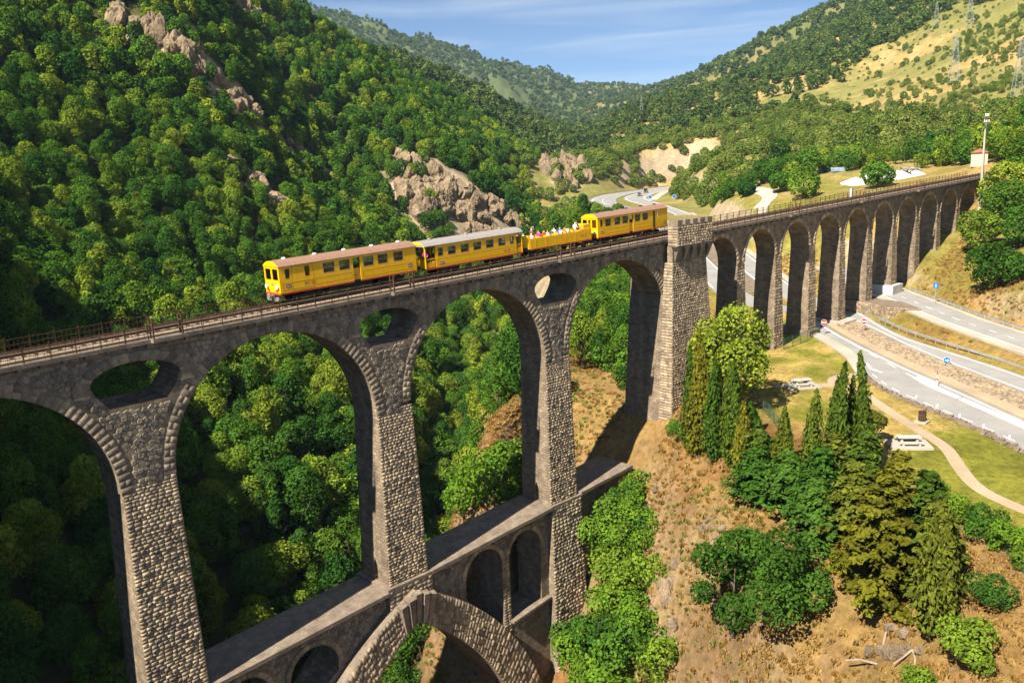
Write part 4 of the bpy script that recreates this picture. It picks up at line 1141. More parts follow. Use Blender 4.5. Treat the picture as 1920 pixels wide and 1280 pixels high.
# ---- passengers
FACE_MAT = {}
def body_mesh(pose):
    J = {}  # name: (co, radius, parent)
    if pose == 'sit':
        J = [('pel', (0, 0, .08), .145, None), ('waist', (0, 0, .26), .13, 0), ('chest', (.01, 0, .45), .15, 1), ('neck', (.02, 0, .6), .055, 2), ('head', (.035, 0, .70), .085, 3), ('crown', (.03, 0, .80), .075, 4),
             ('shl', (0, .17, .53), .065, 2), ('ell', (.12, .23, .3), .045, 6), ('hal', (.33, .14, .22), .032, 7), ('shr', (0, -.17, .53), .065, 2), ('elr', (.12, -.23, .3), .045, 9), ('har', (.33, -.14, .22), .032, 10),
             ('knl', (.42, .1, .1), .075, 0), ('anl', (.44, .1, -.32), .05, 12), ('tol', (.58, .1, -.37), .04, 13), ('knr', (.42, -.1, .1), .075, 0), ('anr', (.44, -.1, -.32), .05, 15), ('tor', (.58, -.1, -.37), .04, 16)]
    elif pose == 'raise':
        J = [('pel', (0, 0, .08), .145, None), ('waist', (0, 0, .26), .13, 0), ('chest', (.0, 0, .45), .15, 1), ('neck', (.0, 0, .6), .055, 2), ('head', (.02, .0, .70), .085, 3), ('crown', (.01, 0, .80), .075, 4),
             ('shl', (0, .17, .53), .065, 2), ('ell', (.16, .32, .55), .045, 6), ('hal', (.22, .2, .74), .032, 7), ('shr', (0, -.17, .53), .065, 2), ('elr', (.1, -.24, .3), .045, 9), ('har', (.3, -.12, .24), .032, 10),
             ('knl', (.42, .1, .1), .075, 0), ('anl', (.44, .1, -.32), .05, 12), ('tol', (.58, .1, -.37), .04, 13), ('knr', (.42, -.1, .1), .075, 0), ('anr', (.44, -.1, -.32), .05, 15), ('tor', (.58, -.1, -.37), .04, 16)]
    else:
        J = [('pel', (0, 0, .92), .14, None), ('waist', (0, 0, 1.08), .125, 0), ('chest', (.01, 0, 1.28), .145, 1), ('neck', (.02, 0, 1.46), .055, 2), ('head', (.035, 0, 1.57), .085, 3), ('crown', (.03, 0, 1.67), .075, 4),
             ('shl', (0, .18, 1.38), .062, 2), ('ell', (.03, .26, 1.12), .045, 6), ('hal', (.2, .2, .98), .032, 7), ('shr', (0, -.18, 1.38), .062, 2), ('elr', (.04, -.26, 1.12), .045, 9), ('har', (.22, -.18, 1.02), .032, 10),
             ('knl', (.02, .1, .48), .07, 0), ('anl', (0, .11, .08), .045, 12), ('tol', (.14, .12, .04), .04, 13), ('knr', (.03, -.1, .48), .07, 0), ('anr', (-.02, -.11, .08), .045, 15), ('tor', (.12, -.12, .04), .04, 16)]
    me = bpy.data.meshes.new('person')
    me.from_pydata([j[1] for j in J], [(i, j[3]) for i, j in enumerate(J) if j[3] is not None], [])
    o = bpy.data.objects.new('person_tmp', me); COL.objects.link(o)
    sk = o.modifiers.new('skin', 'SKIN'); sk.use_smooth_shade = True
    if not me.skin_vertices: 
        with bpy.context.temp_override(object=o, active_object=o): bpy.ops.mesh.customdata_skin_add()
    for i, j in enumerate(J):
        me.skin_vertices[0].data[i].radius = (j[2], j[2]); me.skin_vertices[0].data[i].use_root = (i == 0)
    ss = o.modifiers.new('sub', 'SUBSURF'); ss.levels = 1; ss.render_levels = 1
    dg = bpy.context.evaluated_depsgraph_get(); dg.update()
    r = bpy.data.meshes.new_from_object(o.evaluated_get(dg))
    COL.objects.unlink(o); bpy.data.objects.remove(o)
    zc, zn, zh = J[0][1][2], J[3][1][2], J[4][1][2]
    idx = []
    for p in r.polygons:
        c = p.center
        if c.z > zh + .035 or (c.z > zh - .03 and c.x < J[4][1][0] - .035): k = 3
        elif c.z > zn - .02: k = 0
        elif abs(c.y) > .1 and math.dist((c.x, c.z), (J[8][1][0], J[8][1][2])) < .09: k = 0
        elif c.z > zc + .02 and c.x < .4: k = 1
        else: k = 2
        idx.append(k)
    FACE_MAT[pose] = idx; r.polygons.foreach_set('use_smooth', np.ones(len(idx), bool))
    return r
BODY = {p: body_mesh(p) for p in ('sit', 'raise', 'stand')}
SK = [plain('skin_a', (.55, .32, .22), .6, 0, .1), plain('skin_b', (.45, .25, .17), .6, 0, .1)]
CL = {'white': (.8, .79, .77), 'red': (.62, .04, .03), 'magenta': (.60, .02, .22), 'navy': (.02, .03, .12), 'blue': (.05, .12, .42), 'orange': (.75, .18, .04), 'grey': (.4, .4, .42), 'brown': (.22, .08, .05), 'pale blue': (.45, .55, .7), 'pink': (.75, .3, .35), 'cream': (.7, .62, .45), 'dark grey': (.06, .06, .07)}
HR = {'white': (.75, .72, .66), 'brown': (.09, .05, .03), 'black': (.015, .013, .012), 'blond': (.4, .28, .12), 'straw': (.65, .52, .3), 'grey': (.3, .29, .28)}
def person(loc, rz, pose, top, hair, label, parent_rot=True, legs='dark grey', s=1.0):
    me = BODY[pose].copy(); me.name = 'person'
    me.materials.clear()
    for m in (SK[len(label) % 2], plain('cloth_' + top.replace(' ', '_'), CL[top], .8, 0, .12), plain('cloth_' + legs.replace(' ', '_'), CL[legs], .8, 0, .12), plain('hair_' + hair, HR[hair], .8, 0, .2)): me.materials.append(m)
    me.polygons.foreach_set('material_index', np.array(FACE_MAT[pose], np.int32))
    o = link(bpy.data.objects.new('person', me)); o.location = loc; o.rotation_euler = (0, 0, rz); o.scale = (s, s, s)
    tag(o, label, 'person', 'passengers of the train')
    return o
def seat_z(x): return zd(x) + .66
P_ = [  # x, y, pose, top, hair, facing, label
    (39.75, 2.9, 'sit', 'red', 'brown', 0, 'seated passenger in red at the rounded front end of the open car'),
    (40.25, 2.45, 'sit', 'pale blue', 'grey', 3.14, 'grey-haired seated passenger in pale blue near the rounded end of the open car'),
    (40.5, 1.55, 'raise', 'white', 'straw', 0, 'passenger in white with straw hat at the near side, front bench of open car'),
    (41.75, 2.8, 'stand', 'brown', 'white', 0, 'standing passenger in brown over white, tallest at the front of the open car'),
    (42.55, 2.55, 'sit', 'magenta', 'blond', 3.14, 'seated passenger in bright magenta in the open car'),
    (42.95, 1.7, 'sit', 'white', 'blond', 0, 'fair-haired passenger in white beside the one in magenta'),
    (43.6, 2.8, 'raise', 'red', 'black', 0, 'dark-haired passenger in red with arm raised in the open car'),
    (44.3, 2.3, 'sit', 'dark grey', 'brown', 3.14, 'brown-haired passenger in dark grey in the middle of the open car'),
    (45.05, 1.75, 'sit', 'white', 'black', 0, 'dark-haired passenger in white at the near side, middle of open car'),
    (45.2, 2.85, 'raise', 'white', 'straw', 0, 'passenger in white with straw hat and arm raised, middle of open car'),
    (45.95, 2.7, 'sit', 'blue', 'white', 3.14, 'passenger in blue with white hat in the open car'),
    (46.1, 1.75, 'sit', 'cream', 'brown', 0, 'brown-haired passenger in cream at the near side of the open car'),
    (46.8, 2.8, 'sit', 'orange', 'brown', 0, 'passenger in orange with brown hair seated deep in the open car'),
    (47.75, 2.2, 'stand', 'white', 'straw', 0, 'standing passenger in white shirt and straw hat towards the rear of the open car'),
    (48.25, 1.75, 'sit', 'orange', 'black', 3.14, 'dark-haired passenger in orange at the rear near side of the open car'),
    (48.6, 2.75, 'stand', 'navy', 'black', 3.14, 'standing passenger in navy at the rear of the open car'),
]
for x_, y_, po, tp, hr, rz, lb in P_:
    z_ = seat_z(x_) + (1.68 if po != 'stand' else 1.15)
    person((x_, y_, z_), rz + .25 * math.sin(x_ * 7), po, tp, hr, lb)
person((27.1, 1.75, seat_z(27.1) + .86), 3.6, 'stand', 'magenta', 'brown', 'passenger in bright pink standing on the front platform of the grey-roofed coach', s=.97)
person((38.45, 1.8, seat_z(38.4) + .86), -1.2, 'stand', 'navy', 'black', 'passenger in navy standing on the rear platform of the grey-roofed coach', s=.97)
person((12.9, 2.75, seat_z(12.9) + .98), 3.14, 'stand', 'white', 'brown', 'train driver in a white shirt behind the cab windows', s=.97)
# ------------------------------------------------------------------ roads and picnic lawn
def asphalt(name, c0, c1):
    m, nt, N, L, out = new_mat(name)
    pos = objpos(nt)
    c = ramp(nt, noise(nt, .25, 5, pos, .6), .3, .7, c0, c1)
    c = mixn(nt, 1.0, c, ramp(nt, noise(nt, 9, 4, pos, .7), .3, .7, (.85, .85, .85), (1.15, 1.15, 1.15)), 'MULTIPLY')
    bsdf(nt, out, c, .9, bump(nt, noise(nt, 30, 3, pos), .2, .01), 0, .2)
    return m
M_ASPH = asphalt('weathered_asphalt', (.23, .22, .205), (.30, .285, .265))
M_CONC = asphalt('pale_concrete', (.32, .28, .225), (.43, .385, .31))
M_PATH = asphalt('sandy_path', (.30, .225, .145), (.40, .315, .21))
M_MARK = plain('road_marking_white', (.72, .70, .66), .7, 0, .15, 1.5)
M_COB = stone_material('cobble_stone', (.25, .195, .14), (.43, .35, .26), bumpk=.6, stain=.2)
M_GALV = plain('galvanised_steel', (.42, .43, .44), .5, .5, .2, 1.5, .5)
M_BLOCK = plain('white_concrete', (.50, .475, .43), .8, 0, .15, .8)
M_SRED = plain('sign_red', (.62, .015, .015), .4, 0, .05); M_SBLUE = plain('sign_blue', (.01, .13, .42), .4, 0, .05)
M_TABLE = plain('concrete_furniture', (.42, .395, .355), .85, 0, .2, 2.0)
M_BIN = plain('brown_bin', (.045, .022, .014), .5, 0, .3)
M_FENCE = plain('green_fence', (.03, .09, .06), .5, 0, .2)
def resample(pl, n):
    pl = np.array(pl, float); d = np.concatenate([[0], np.cumsum(np.linalg.norm(np.diff(pl[:, :2], axis=0), axis=1))])
    t = np.linspace(0, d[-1], n); return np.stack([np.interp(t, d, pl[:, k]) for k in range(pl.shape[1])], 1)
def smooth(pl, n=40, it=2):
    p = np.array(pl, float)
    for _ in range(it):
        q = [p[0]]
        for a, b in zip(p[:-1], p[1:]): q += [a * .75 + b * .25, a * .25 + b * .75]
        q.append(p[-1]); p = np.array(q)
    return resample(p, n)
def sheet(name, Lp, Rp, zf, mat, lift=.03, thick=0.0, n=40, across=3):
    Lp, Rp = smooth(Lp, n), smooth(Rp, n)
    V = []
    for a, b in zip(Lp, Rp):
        for k in range(across + 1):
            t = k / across; x = a[0] * (1 - t) + b[0] * t; y = a[1] * (1 - t) + b[1] * t
            z = zf(x, y) if zf else a[2] * (1 - t) + b[2] * t
            V.append((x, y, z + lift))
    w = across + 1
    F = [[i * w + k, i * w + k + 1, (i + 1) * w + k + 1, (i + 1) * w + k] for i in range(n - 1) for k in range(across)]
    if thick:
        m = len(V); V += [(x, y, z - thick) for x, y, z in V]
        F += [[i * w, (i + 1) * w, m + (i + 1) * w, m + i * w] for i in range(n - 1)] + [[i * w + across, (i + 1) * w + across, m + (i + 1) * w + across, m + i * w + across] for i in range(n - 1)]
        F += [[0, m, m + across, across], [(n - 1) * w, m + (n - 1) * w, m + (n - 1) * w + across, (n - 1) * w + across]]
    o = MB().add(V, F).build(name, mat)
    # face up
    return tag(o, kind='structure')
def offset(pl, d):
    pl = np.array(pl, float); t = np.gradient(pl[:, :2], axis=0); t /= np.linalg.norm(t, axis=1, keepdims=True)
    q = pl.copy(); q[:, 0] += t[:, 1] * d; q[:, 1] -= t[:, 0] * d; return q
def line_marks(pl, zf, w, lift, dash=None, name='road_marking'):
    pl = smooth(pl, 120); V, F = [], []
    d = np.concatenate([[0], np.cumsum(np.linalg.norm(np.diff(pl[:, :2], axis=0), axis=1))])
    A, B = offset(pl, -w / 2), offset(pl, w / 2)
    for i in range(len(pl) - 1):
        if dash and (d[i] % (dash[0] + dash[1])) > dash[0]: continue
        k = len(V)
        for p in (A[i], B[i], B[i + 1], A[i + 1]): V.append((p[0], p[1], (zf(p[0], p[1]) if zf else p[2]) + lift))
        F.append([k, k + 1, k + 2, k + 3])
    return tag(MB().add(V, F).build(name, M_MARK), kind='structure')
A_L = [(107, 10), (102.5, 5.5), (98.6, 1), (94.6, -4.9), (89.5, -10.4), (84.5, -13.2), (81.5, -15.2), (77.1, -19.3), (73.7, -25.3), (70.5, -31.3), (66.9, -36.6), (60, -46)]
A_R = [(110.5, 8), (106.5, 4.5), (102.5, .6), (98.6, -3.4), (94.5, -8.3), (90, -14), (87.1, -17.7), (84, -22.3), (81.5, -25.9), (78.5, -30), (75.4, -34.2), (68, -44.5)]
B_L = [(114, 6.5), (109.2, .2), (103.5, -6.8), (97.3, -13.7), (90.9, -22.7), (85.3, -31.4), (78, -42)]
B_R = [(117, 3.5), (112.8, -.8), (107, -6.2), (101.6, -12), (97.2, -20.6), (91.9, -29.6), (84.5, -40.5)]
sheet('road', A_L, A_R, plat, M_ASPH, .05, .25, 60, 6)
sheet('road', B_L, B_R, plat, M_ASPH, .05, .25, 50, 4)
line_marks([(x + .5, y - .45) for x, y in A_L[2:]][4:], plat, .14, .056, (1.4, 1.4))
line_marks([(x - .45, y + .3) for x, y in A_R], plat, .18, .056)
line_marks([(x + .4, y - .35) for x, y in B_L], plat, .16, .056)
line_marks([(x - .45, y + .35) for x, y in B_R], plat, .16, .056)
line_marks([(94.2, -7.6), (88.2, -14.6), (83.2, -20.4), (80.8, -23.6)], plat, .16, .056, (2.2, 2.6))
# painted splitter wedge and parking bay ticks
def flat_poly(pts_, lift, name='road_marking', mat=M_MARK):
    return tag(MB().add([(x, y, plat(x, y) + lift) for x, y in pts_], [list(range(len(pts_)))]).build(name, mat), kind='structure')
flat_poly([(84.6, -20.4), (83.5, -22.2), (81.5, -23.6), (79.2, -26.9), (78.4, -26.6), (81.0, -22.5), (83.4, -19.9)], .06)
flat_poly([(79.0, -27.2), (72.4, -37.4), (66.0, -45.0), (65.2, -44.4), (71.4, -36.8), (78.2, -26.9)], .06)
for k in range(6):
    x0, y0 = 75.6 - k * 1.75, -23.2 - k * 2.9
    flat_poly([(x0, y0), (x0 + 1.3, y0 + .35), (x0 + 1.36, y0 + .2), (x0 + .06, y0 - .15)], .057)
flat_poly([(86.2, -12.9), (84.0, -14.4), (83.2, -16.2), (83.5, -16.3), (84.3, -14.6), (86.4, -13.1)], .058)
# kerbed pavement on the lawn side and verge beside the carriageway
sheet('pavement', [(97.4, 1.6), (92.6, -4.2), (88, -9.2), (83.6, -12.2), (81, -14)], [(98.5, 1.0), (94.5, -4.95), (89.4, -10.4), (84.4, -13.2), (81.6, -15.1)], plat, M_CONC, .16, .3, 24, 2)
sheet('pavement', [(106.6, 4.4), (102.6, .5), (94.6, -8.3), (87.2, -17.8), (81.6, -26), (75.5, -34.3), (68.2, -44.5)], [(107.6, 3.6), (103.6, -.2), (95.8, -9.2), (88.5, -18.9), (82.9, -27.1), (76.9, -35.2), (69.6, -45.4)], plat, M_PATH, .17, .3, 40, 2)
# cobbled median
def cobbles():
    poly = [(107.6, 3.4), (103.8, -.4), (95.9, -9.3), (88.6, -19.0), (83, -27.2), (77, -35.3), (70, -45.4), (77.6, -42), (85, -31.2), (90.6, -22.6), (97, -13.6), (103.2, -6.8), (109, .2), (113.4, 6.3)]
    V, F, T = [], [], []
    s = .22; r = 0; yy = -45.0
    rng = np.random.default_rng(5)
    while yy < 6:
        xs = np.arange(69 + (s * .866 if r % 2 else 0), 114, s * 1.732)
        sd_ = poly_sdf(xs, np.full(len(xs), yy), poly)
        for x in xs[sd_ < -.15]:
            b = len(V); jr = rng.uniform(.72, 1.02, 6) * s; h = rng.uniform(.02, .09)
            z0 = plat(x, yy) + .12
            for k in range(6): V.append((x + jr[k] * math.cos(k * 1.0472 + .52), yy + jr[k] * math.sin(k * 1.0472 + .52), z0 - .12))
            for k in range(6): V.append((x + .72 * jr[k] * math.cos(k * 1.0472 + .52), yy + .72 * jr[k] * math.sin(k * 1.0472 + .52), z0 + h))
            F.append([b + 6 + k for k in range(6)])
            for k in range(6): F.append([b + k, b + (k + 1) % 6, b + 6 + (k + 1) % 6, b + 6 + k])
            T += [rng.random()] * 7
        r += 1; yy += s * 1.5
    me = np_mesh('cobble_paving', np.array(V), F, [M_COB])
    a = me.attributes.new('tone', 'FLOAT', 'FACE'); a.data.foreach_set('value', np.array(T, np.float32))
    o = link(bpy.data.objects.new('cobble_paving', me)); tag(o, 'tan cobbled median strip between the two lower carriageways', 'paving', kind='stuff')
    sheet('median_bed', [(x, y) for x, y in ((107.6, 3.4), (95.9, -9.3), (83, -27.2), (70, -45.4))], [(x, y) for x, y in ((113.4, 6.3), (97, -13.6), (85, -31.2), (77.6, -42))], plat, M_PATH, .075, .2, 20, 3)
cobbles()
# upper carriageway and the road up the valley
U = resample(UPPER, 40)
def uz(x, y): return float(seg_dist(np.array([x]), np.array([y]), UPPER)[1][0])
sheet('road', offset(U, -2.6), offset(U, 2.7), uz, M_ASPH, .03, .25, 40, 3)
sheet('pavement', offset(U, 2.75), offset(U, 4.3), uz, M_CONC, .14, .3, 40, 2)
sheet('pavement', offset(U, -3.5), offset(U, -2.65), uz, M_CONC, .10, .3, 40, 2)
line_marks(offset(U, 2.35), uz, .15, .037); line_marks(offset(U, -.0), uz, .13, .037, (1.6, 2.4))
Bp = resample(BEHIND, 30)
def bz(x, y): return float(seg_dist(np.array([x]), np.array([y]), BEHIND)[1][0])
sheet('road', np.concatenate([[[106.6, 9.6, 0]], offset(Bp, -6.6)[1:]]), np.concatenate([[[110.0, 7.6, 0]], offset(Bp, -1.2)[1:]]), bz, M_ASPH, .06, .2, 50, 3)
sheet('road', np.concatenate([[[113.6, 6.1, 0]], offset(Bp, 3.0)[1:]]), np.concatenate([[[116.6, 3.1, 0]], offset(Bp, 8.6)[1:]]), bz, M_ASPH, .06, .2, 50, 3)
sheet('median_bed', offset(Bp, -1.0)[2:], offset(Bp, 2.8)[2:], bz, M_COB, .1, .2, 40, 2)
for o_ in (-6.1, -1.6, 3.5, 8.1): line_marks(offset(Bp, o_)[3:], bz, .18, .068)
sheet('pavement', offset(Bp, 8.8)[3:], offset(Bp, 10.2)[3:], bz, M_CONC, .12, .2, 40, 2)
FA_L = [(217.6, 123, -7.8), (236, 149, -7.3), (253, 178, -6.8), (278, 200, -6.2), (306, 216.0, -5.7), (326, 219.4, -5.4), (347, 221.1, -5.1), (372, 224, -4.8)]
FA_R = [(221.2, 118.9, -7.8), (241, 146, -7.4), (258, 167, -6.9), (279, 186, -6.4), (302, 200, -5.9), (326, 210, -5.5), (348, 214.5, -5.2), (372, 219, -4.8)]
FB_L = [(224, 115.7, -7.8), (250, 146, -7.2), (276, 178, -6.5), (290, 190, -6.2), (306, 199.6, -5.9), (328, 209.6, -5.5), (348, 214.2, -5.2), (372, 218.6, -4.8)]
FB_R = [(227.7, 111.5, -7.8), (256, 141, -7.2), (284, 172, -6.5), (298, 183, -6.2), (312, 190, -5.9), (332, 200, -5.5), (352, 207, -5.2), (372, 212, -4.8)]
sheet('road', FA_L, FA_R, None, M_ASPH, .06, .2, 50, 3); sheet('road', FB_L, FB_R, None, M_ASPH, .07, .2, 50, 3)
line_marks([(a[0] * .9 + b[0] * .1, a[1] * .9 + b[1] * .1, a[2]) for a, b in zip(FA_L, FA_R)], None, .3, .08)
line_marks([(a[0] * .5 + b[0] * .5, a[1] * .5 + b[1] * .5, a[2]) for a, b in zip(FA_L, FA_R)], None, .25, .08)
line_marks([(a[0] * .9 + b[0] * .1, a[1] * .9 + b[1] * .1, a[2]) for a, b in zip(FB_L, FB_R)], None, .3, .09)
line_marks([(a[0] * .1 + b[0] * .9, a[1] * .1 + b[1] * .9, a[2]) for a, b in zip(FB_L, FB_R)], None, .3, .09)
hz_ = lambda x, y: H1(x, y)
def track(pl, w, mat, name='path', lift=.12, n=30):
    p = smooth(pl, n); return sheet(name, offset(p, -w / 2), offset(p, w / 2), hz_, mat, lift, .25, n, 2)
M_TRACK = asphalt('pale_track', (.36, .32, .26), (.44, .40, .33))
track([(236, 98), (220, 84), (200, 69.5), (190, 58.5), (181, 57.5), (172, 53)], 4.0, M_TRACK)
track([(283, 168), (304, 181), (326, 194), (352, 209)], 4, M_TRACK)
# lawn path
track([(70.6, -8.8), (75.3, -13.7), (75.6, -16.4), (72.2, -20.2), (68.3, -24.7), (65.3, -28.5), (63.2, -31.1), (59.3, -33.4), (55.0, -36.3), (53.1, -40.5), (51, -46)], 1.25, M_PATH, lift=.05, n=50)
track([(75.5, -13.7), (78.4, -12.4), (81.0, -14.6)], 1.3, M_PATH, lift=.056, n=12)

# ---- guard rails
def guard_rail(pl, label, zf=None, h=.72, side=1):
    pl = np.array(pl, float); L_ = np.linalg.norm(np.diff(pl[:, :2], axis=0), axis=1).sum(); n = int(L_ / 2) + 1
    p = smooth(pl, n)
    z = [zf(a[0], a[1]) if zf else a[2] for a in p]
    t = empty('guard_rail', (p[0][0], p[0][1], z[0])); o = t.location
    tag(t, label, 'guard rail')
    for a, zz in zip(p, z):
        MB().box(a[0] - .06 - o.x, a[0] + .06 - o.x, a[1] - .05 - o.y, a[1] + .05 - o.y, zz - .3 - o.z, zz + h - o.z).build('post', M_GALV, t)
    V, F = [], []
    prof = [(.0, -.16), (.05, -.11), (.05, -.05), (.0, -.0), (.05, .05), (.05, .11), (.0, .16)]
    tg = np.gradient(p[:, :2], axis=0); tg /= np.linalg.norm(tg, axis=1, keepdims=True)
    for a, zz, g in zip(p, z, tg):
        for d, hh in prof: V.append((a[0] + g[1] * (d + .07) * side - o.x, a[1] - g[0] * (d + .07) * side - o.y, zz + h - .14 + hh - o.z))
    m = len(prof)
    for i in range(n - 1):
        for k in range(m - 1): F.append([i * m + k, i * m + k + 1, (i + 1) * m + k + 1, (i + 1) * m + k])
    MB().add(V, F).build('beam', M_GALV, t)
guard_rail([(109.6, -4.6), (104.6, -10.3), (100.4, -17.4), (95.4, -26.2), (90, -34.5), (86, -40)], 'long grey crash barrier beside the lower lane below the grass bank', plat)
guard_rail([(x, y) for x, y in offset(U, -3.3)[13:, :2]], 'grey crash barrier along the edge of the upper road above the grass bank', uz, side=-1)
guard_rail([(a[0] + (a[0] - b[0]) * .12, a[1] + (a[1] - b[1]) * .12, a[2]) for a, b in zip(FA_L, FA_R)], 'crash barrier around the outside of the far road bend')
guard_rail([tuple(q) for q in offset(Bp, -7.4)[3:26]], 'low crash barrier on the gorge side of the road behind the viaduct', bz)

# ---- stone block, concrete plinth, low walls
def wall_thing(name, label, cat, corners, z0, z1, mat, stones=None):
    """corners ccw in plan; z1 height at each corner"""
    t = empty(name, (corners[0][0], corners[0][1], z0)); tag(t, label, cat)
    n = len(corners)
    V = [(x, y, z0) for x, y in corners] + [(x, y, z) for (x, y), z in zip(corners, z1)]
    F = [list(range(n - 1, -1, -1)), list(range(n, 2 * n))] + [[i, (i + 1) % n, n + (i + 1) % n, n + i] for i in range(n)]
    V = [(x - t.location.x, y - t.location.y, z - t.location.z) for x, y, z in V]
    MB().add(V, F).build('core', mat, t)
    if stones:
        sts = []
        for i in stones:
            j = (i + 1) % n
            a, b = corners[i], corners[j]
            dx, dy = b[0] - a[0], b[1] - a[1]; l = math.hypot(dx, dy); e = (dy / l * .004, -dx / l * .004)
            sts += face_stones((a[0] + e[0], a[1] + e[1], z0), (b[0] + e[0], b[1] + e[1], z0), (b[0] + e[0], b[1] + e[1], z1[j]), (a[0] + e[0], a[1] + e[1], z1[i]), .3, .5, lambda u, v: .04, .15)
        sts = [s - np.array(t.location) for s in sts]
        stones_mesh('stone_facing', sts, M_COB, t)
    return t
wall_thing('retaining_wall', 'stone-faced retaining block under the slim pier between lower and upper road', 'retaining wall',
    [(113.4, 5.5), (113.2, -1.6), (110.6, -5.4), (114.2, -9.0), (118.4, -4.4), (119.2, 5.5)], -15.8, [-12.95] * 3 + [-13.3, -13.2, -12.95], M_COB, stones=(0, 1, 2))
wall_thing('concrete_plinth', 'white concrete plinth under the slim pier beside the upper road', 'plinth',
    [(123.2, 4.9), (123.2, -.9), (127.4, -.9), (127.4, 4.9)], -14.2, [-11.6] * 4, M_BLOCK)
wall_thing('concrete_plinth', 'low concrete footing under the slim pier beside the fenced lawn', 'plinth',
    [(94.9, 4.6), (94.9, -.75), (98.1, -.75), (98.1, 4.6)], -16.6, [-14.6] * 4, M_COB)
wall_thing('concrete_plinth', 'pale sloping footing under the slim pier at the tip of the cobbled median', 'plinth',
    [(104.2, 4.9), (104.2, -1.6), (108.6, -1.6), (108.6, 4.9)], -16, [-14.35, -14.75, -14.75, -14.35], M_CONC)
# rubble edging along the lawn side of the road
edge = offset(smooth([(81.6, -14.9), (77.1, -19.3), (73.7, -25.3), (70.5, -31.3), (66.9, -36.6), (60, -46)], 70), .45)
eg = empty('stone_edging', tuple(edge[0][:2]) + (plat(*edge[0][:2]),)); tag(eg, 'low rubble edging between picnic lawn and asphalt', 'edging')
rng_e = np.random.default_rng(8)
for k in range(len(edge) * 3):
    i = k // 3; x_ = edge[i][0] + rng_e.uniform(-.3, .3); y_ = edge[i][1] + rng_e.uniform(-.35, .35); s_ = rng_e.uniform(.12, .26)
    c_ = Vector((x_, y_, plat(x_, y_) + .08)) - eg.location
    vv = [(c_.x + s_ * sx * rng_e.uniform(.7, 1.3), c_.y + s_ * sy * rng_e.uniform(.7, 1.3), c_.z + s_ * .6 * sz * rng_e.uniform(.7, 1.3)) for sz in (-1, 1) for sx, sy in ((-1, -1), (1, -1), (1, 1), (-1, 1))]
    MB().hexa(vv).build('edging_stone', M_COB, eg)

# ---- signs
def face_cam(o, x, y): o.rotation_euler = (0, 0, math.atan2(CY - y, CX - x) + math.pi / 2)
def disc(mb, r, y0, y1, z, n=24, mi=0): mb.prism([[(r * math.cos(2 * math.pi * i / n), z + r * math.sin(2 * math.pi * i / n)) for i in range(n)]], y0, y1, mi)
def round_sign(x, y, z, r, h, kind, label, rz=None):
    t = empty('road_sign', (x, y, z)); tag(t, label, 'road sign')
    face_cam(t, x, y)
    if rz is not None: t.rotation_euler.z += rz
    MB().tube((0, .05, -.2), (0, .05, h + r), .04, .04, 8).build('post', M_GALV, t)
    mb = MB(); disc(mb, r, -.01, .02, h); b = mb.build('disc', M_SRED if kind == 'no' else M_SBLUE, t)
    mb = MB(); ring = [(r * .99 * math.cos(2 * math.pi * i / 24), h + r * .99 * math.sin(2 * math.pi * i / 24)) for i in range(24)]
    mb.prism([ring, [((x_ ) * .92, h + (z_ - h) * .92) for x_, z_ in ring]], -.014, -.0102); mb.build('rim', M_WHITE, b)
    if kind == 'no': MB().box(-r * .68, r * .68, -.016, -.0105, h - r * .17, h + r * .17).build('white_bar', M_WHITE, b)
    elif kind == 'right':
        MB().box(-r * .55, r * .15, -.016, -.0105, h - r * .11, h + r * .11).prism([[(r * .1, h - r * .42), (r * .62, h), (r * .1, h + r * .42)]], -.016, -.0105).build('arrow', M_WHITE, b)
    return t
round_sign(96.9, -1.9, plat(96.9, -1.9), .42, 1.9, 'no', 'red no-entry sign at the kerb beside the lawn fence')
round_sign(101.9, -5.6, plat(102, -5.4), .42, 1.6, 'no', 'red no-entry sign standing on the cobbled median')
round_sign(91.6, -20.9, plat(91.4, -20.9), .45, .55, 'right', 'low blue keep-right arrow sign on the cobbled median')
t = empty('information_sign', (120.8, -8.6, H1(120.8, -8.6))); tag(t, 'blue rectangular sign on a grey post at the foot of the dry slope', 'road sign'); face_cam(t, 120.8, -8.6)
MB().tube((0, .05, -.3), (0, .05, 3.4), .05, .05, 8).build('post', M_GALV, t)
p = MB().box(-.38, .38, -.01, .02, 2.5, 3.4).build('panel', M_SBLUE, t)
MB().box(-.22, .22, -.016, -.011, 2.62, 2.66).box(-.1, .1, -.016, -.011, 2.75, 3.2).build('symbol', plain('sign_pale', (.3, .5, .75), .4, 0, .05), p)
t = empty('marker_post', (81.8, -23.3, plat(81.8, -23.3) + .05)); tag(t, 'white road marker post with red top on the painted wedge', 'marker post')
MB().lathe([(.09, 0), (.07, .05), (.06, 1.35)], 10).build('post', M_WHITE, t); MB().lathe([(.065, 1.35), (.065, 1.62), (.03, 1.68)], 10).build('red_top', M_SRED, t)
MB().lathe([(.068, .7), (.068, .95)], 10).build('band', M_SRED, t)
for x_, y_, lb in ((270, 159.7, 'tiny blue sign at the inside of the far road fork'), (274.7, 151, 'blue round sign on the dry bank beside the far road')):
    round_sign(x_, y_, H1(x_, y_), .8, 2.2, 'dot', lb)

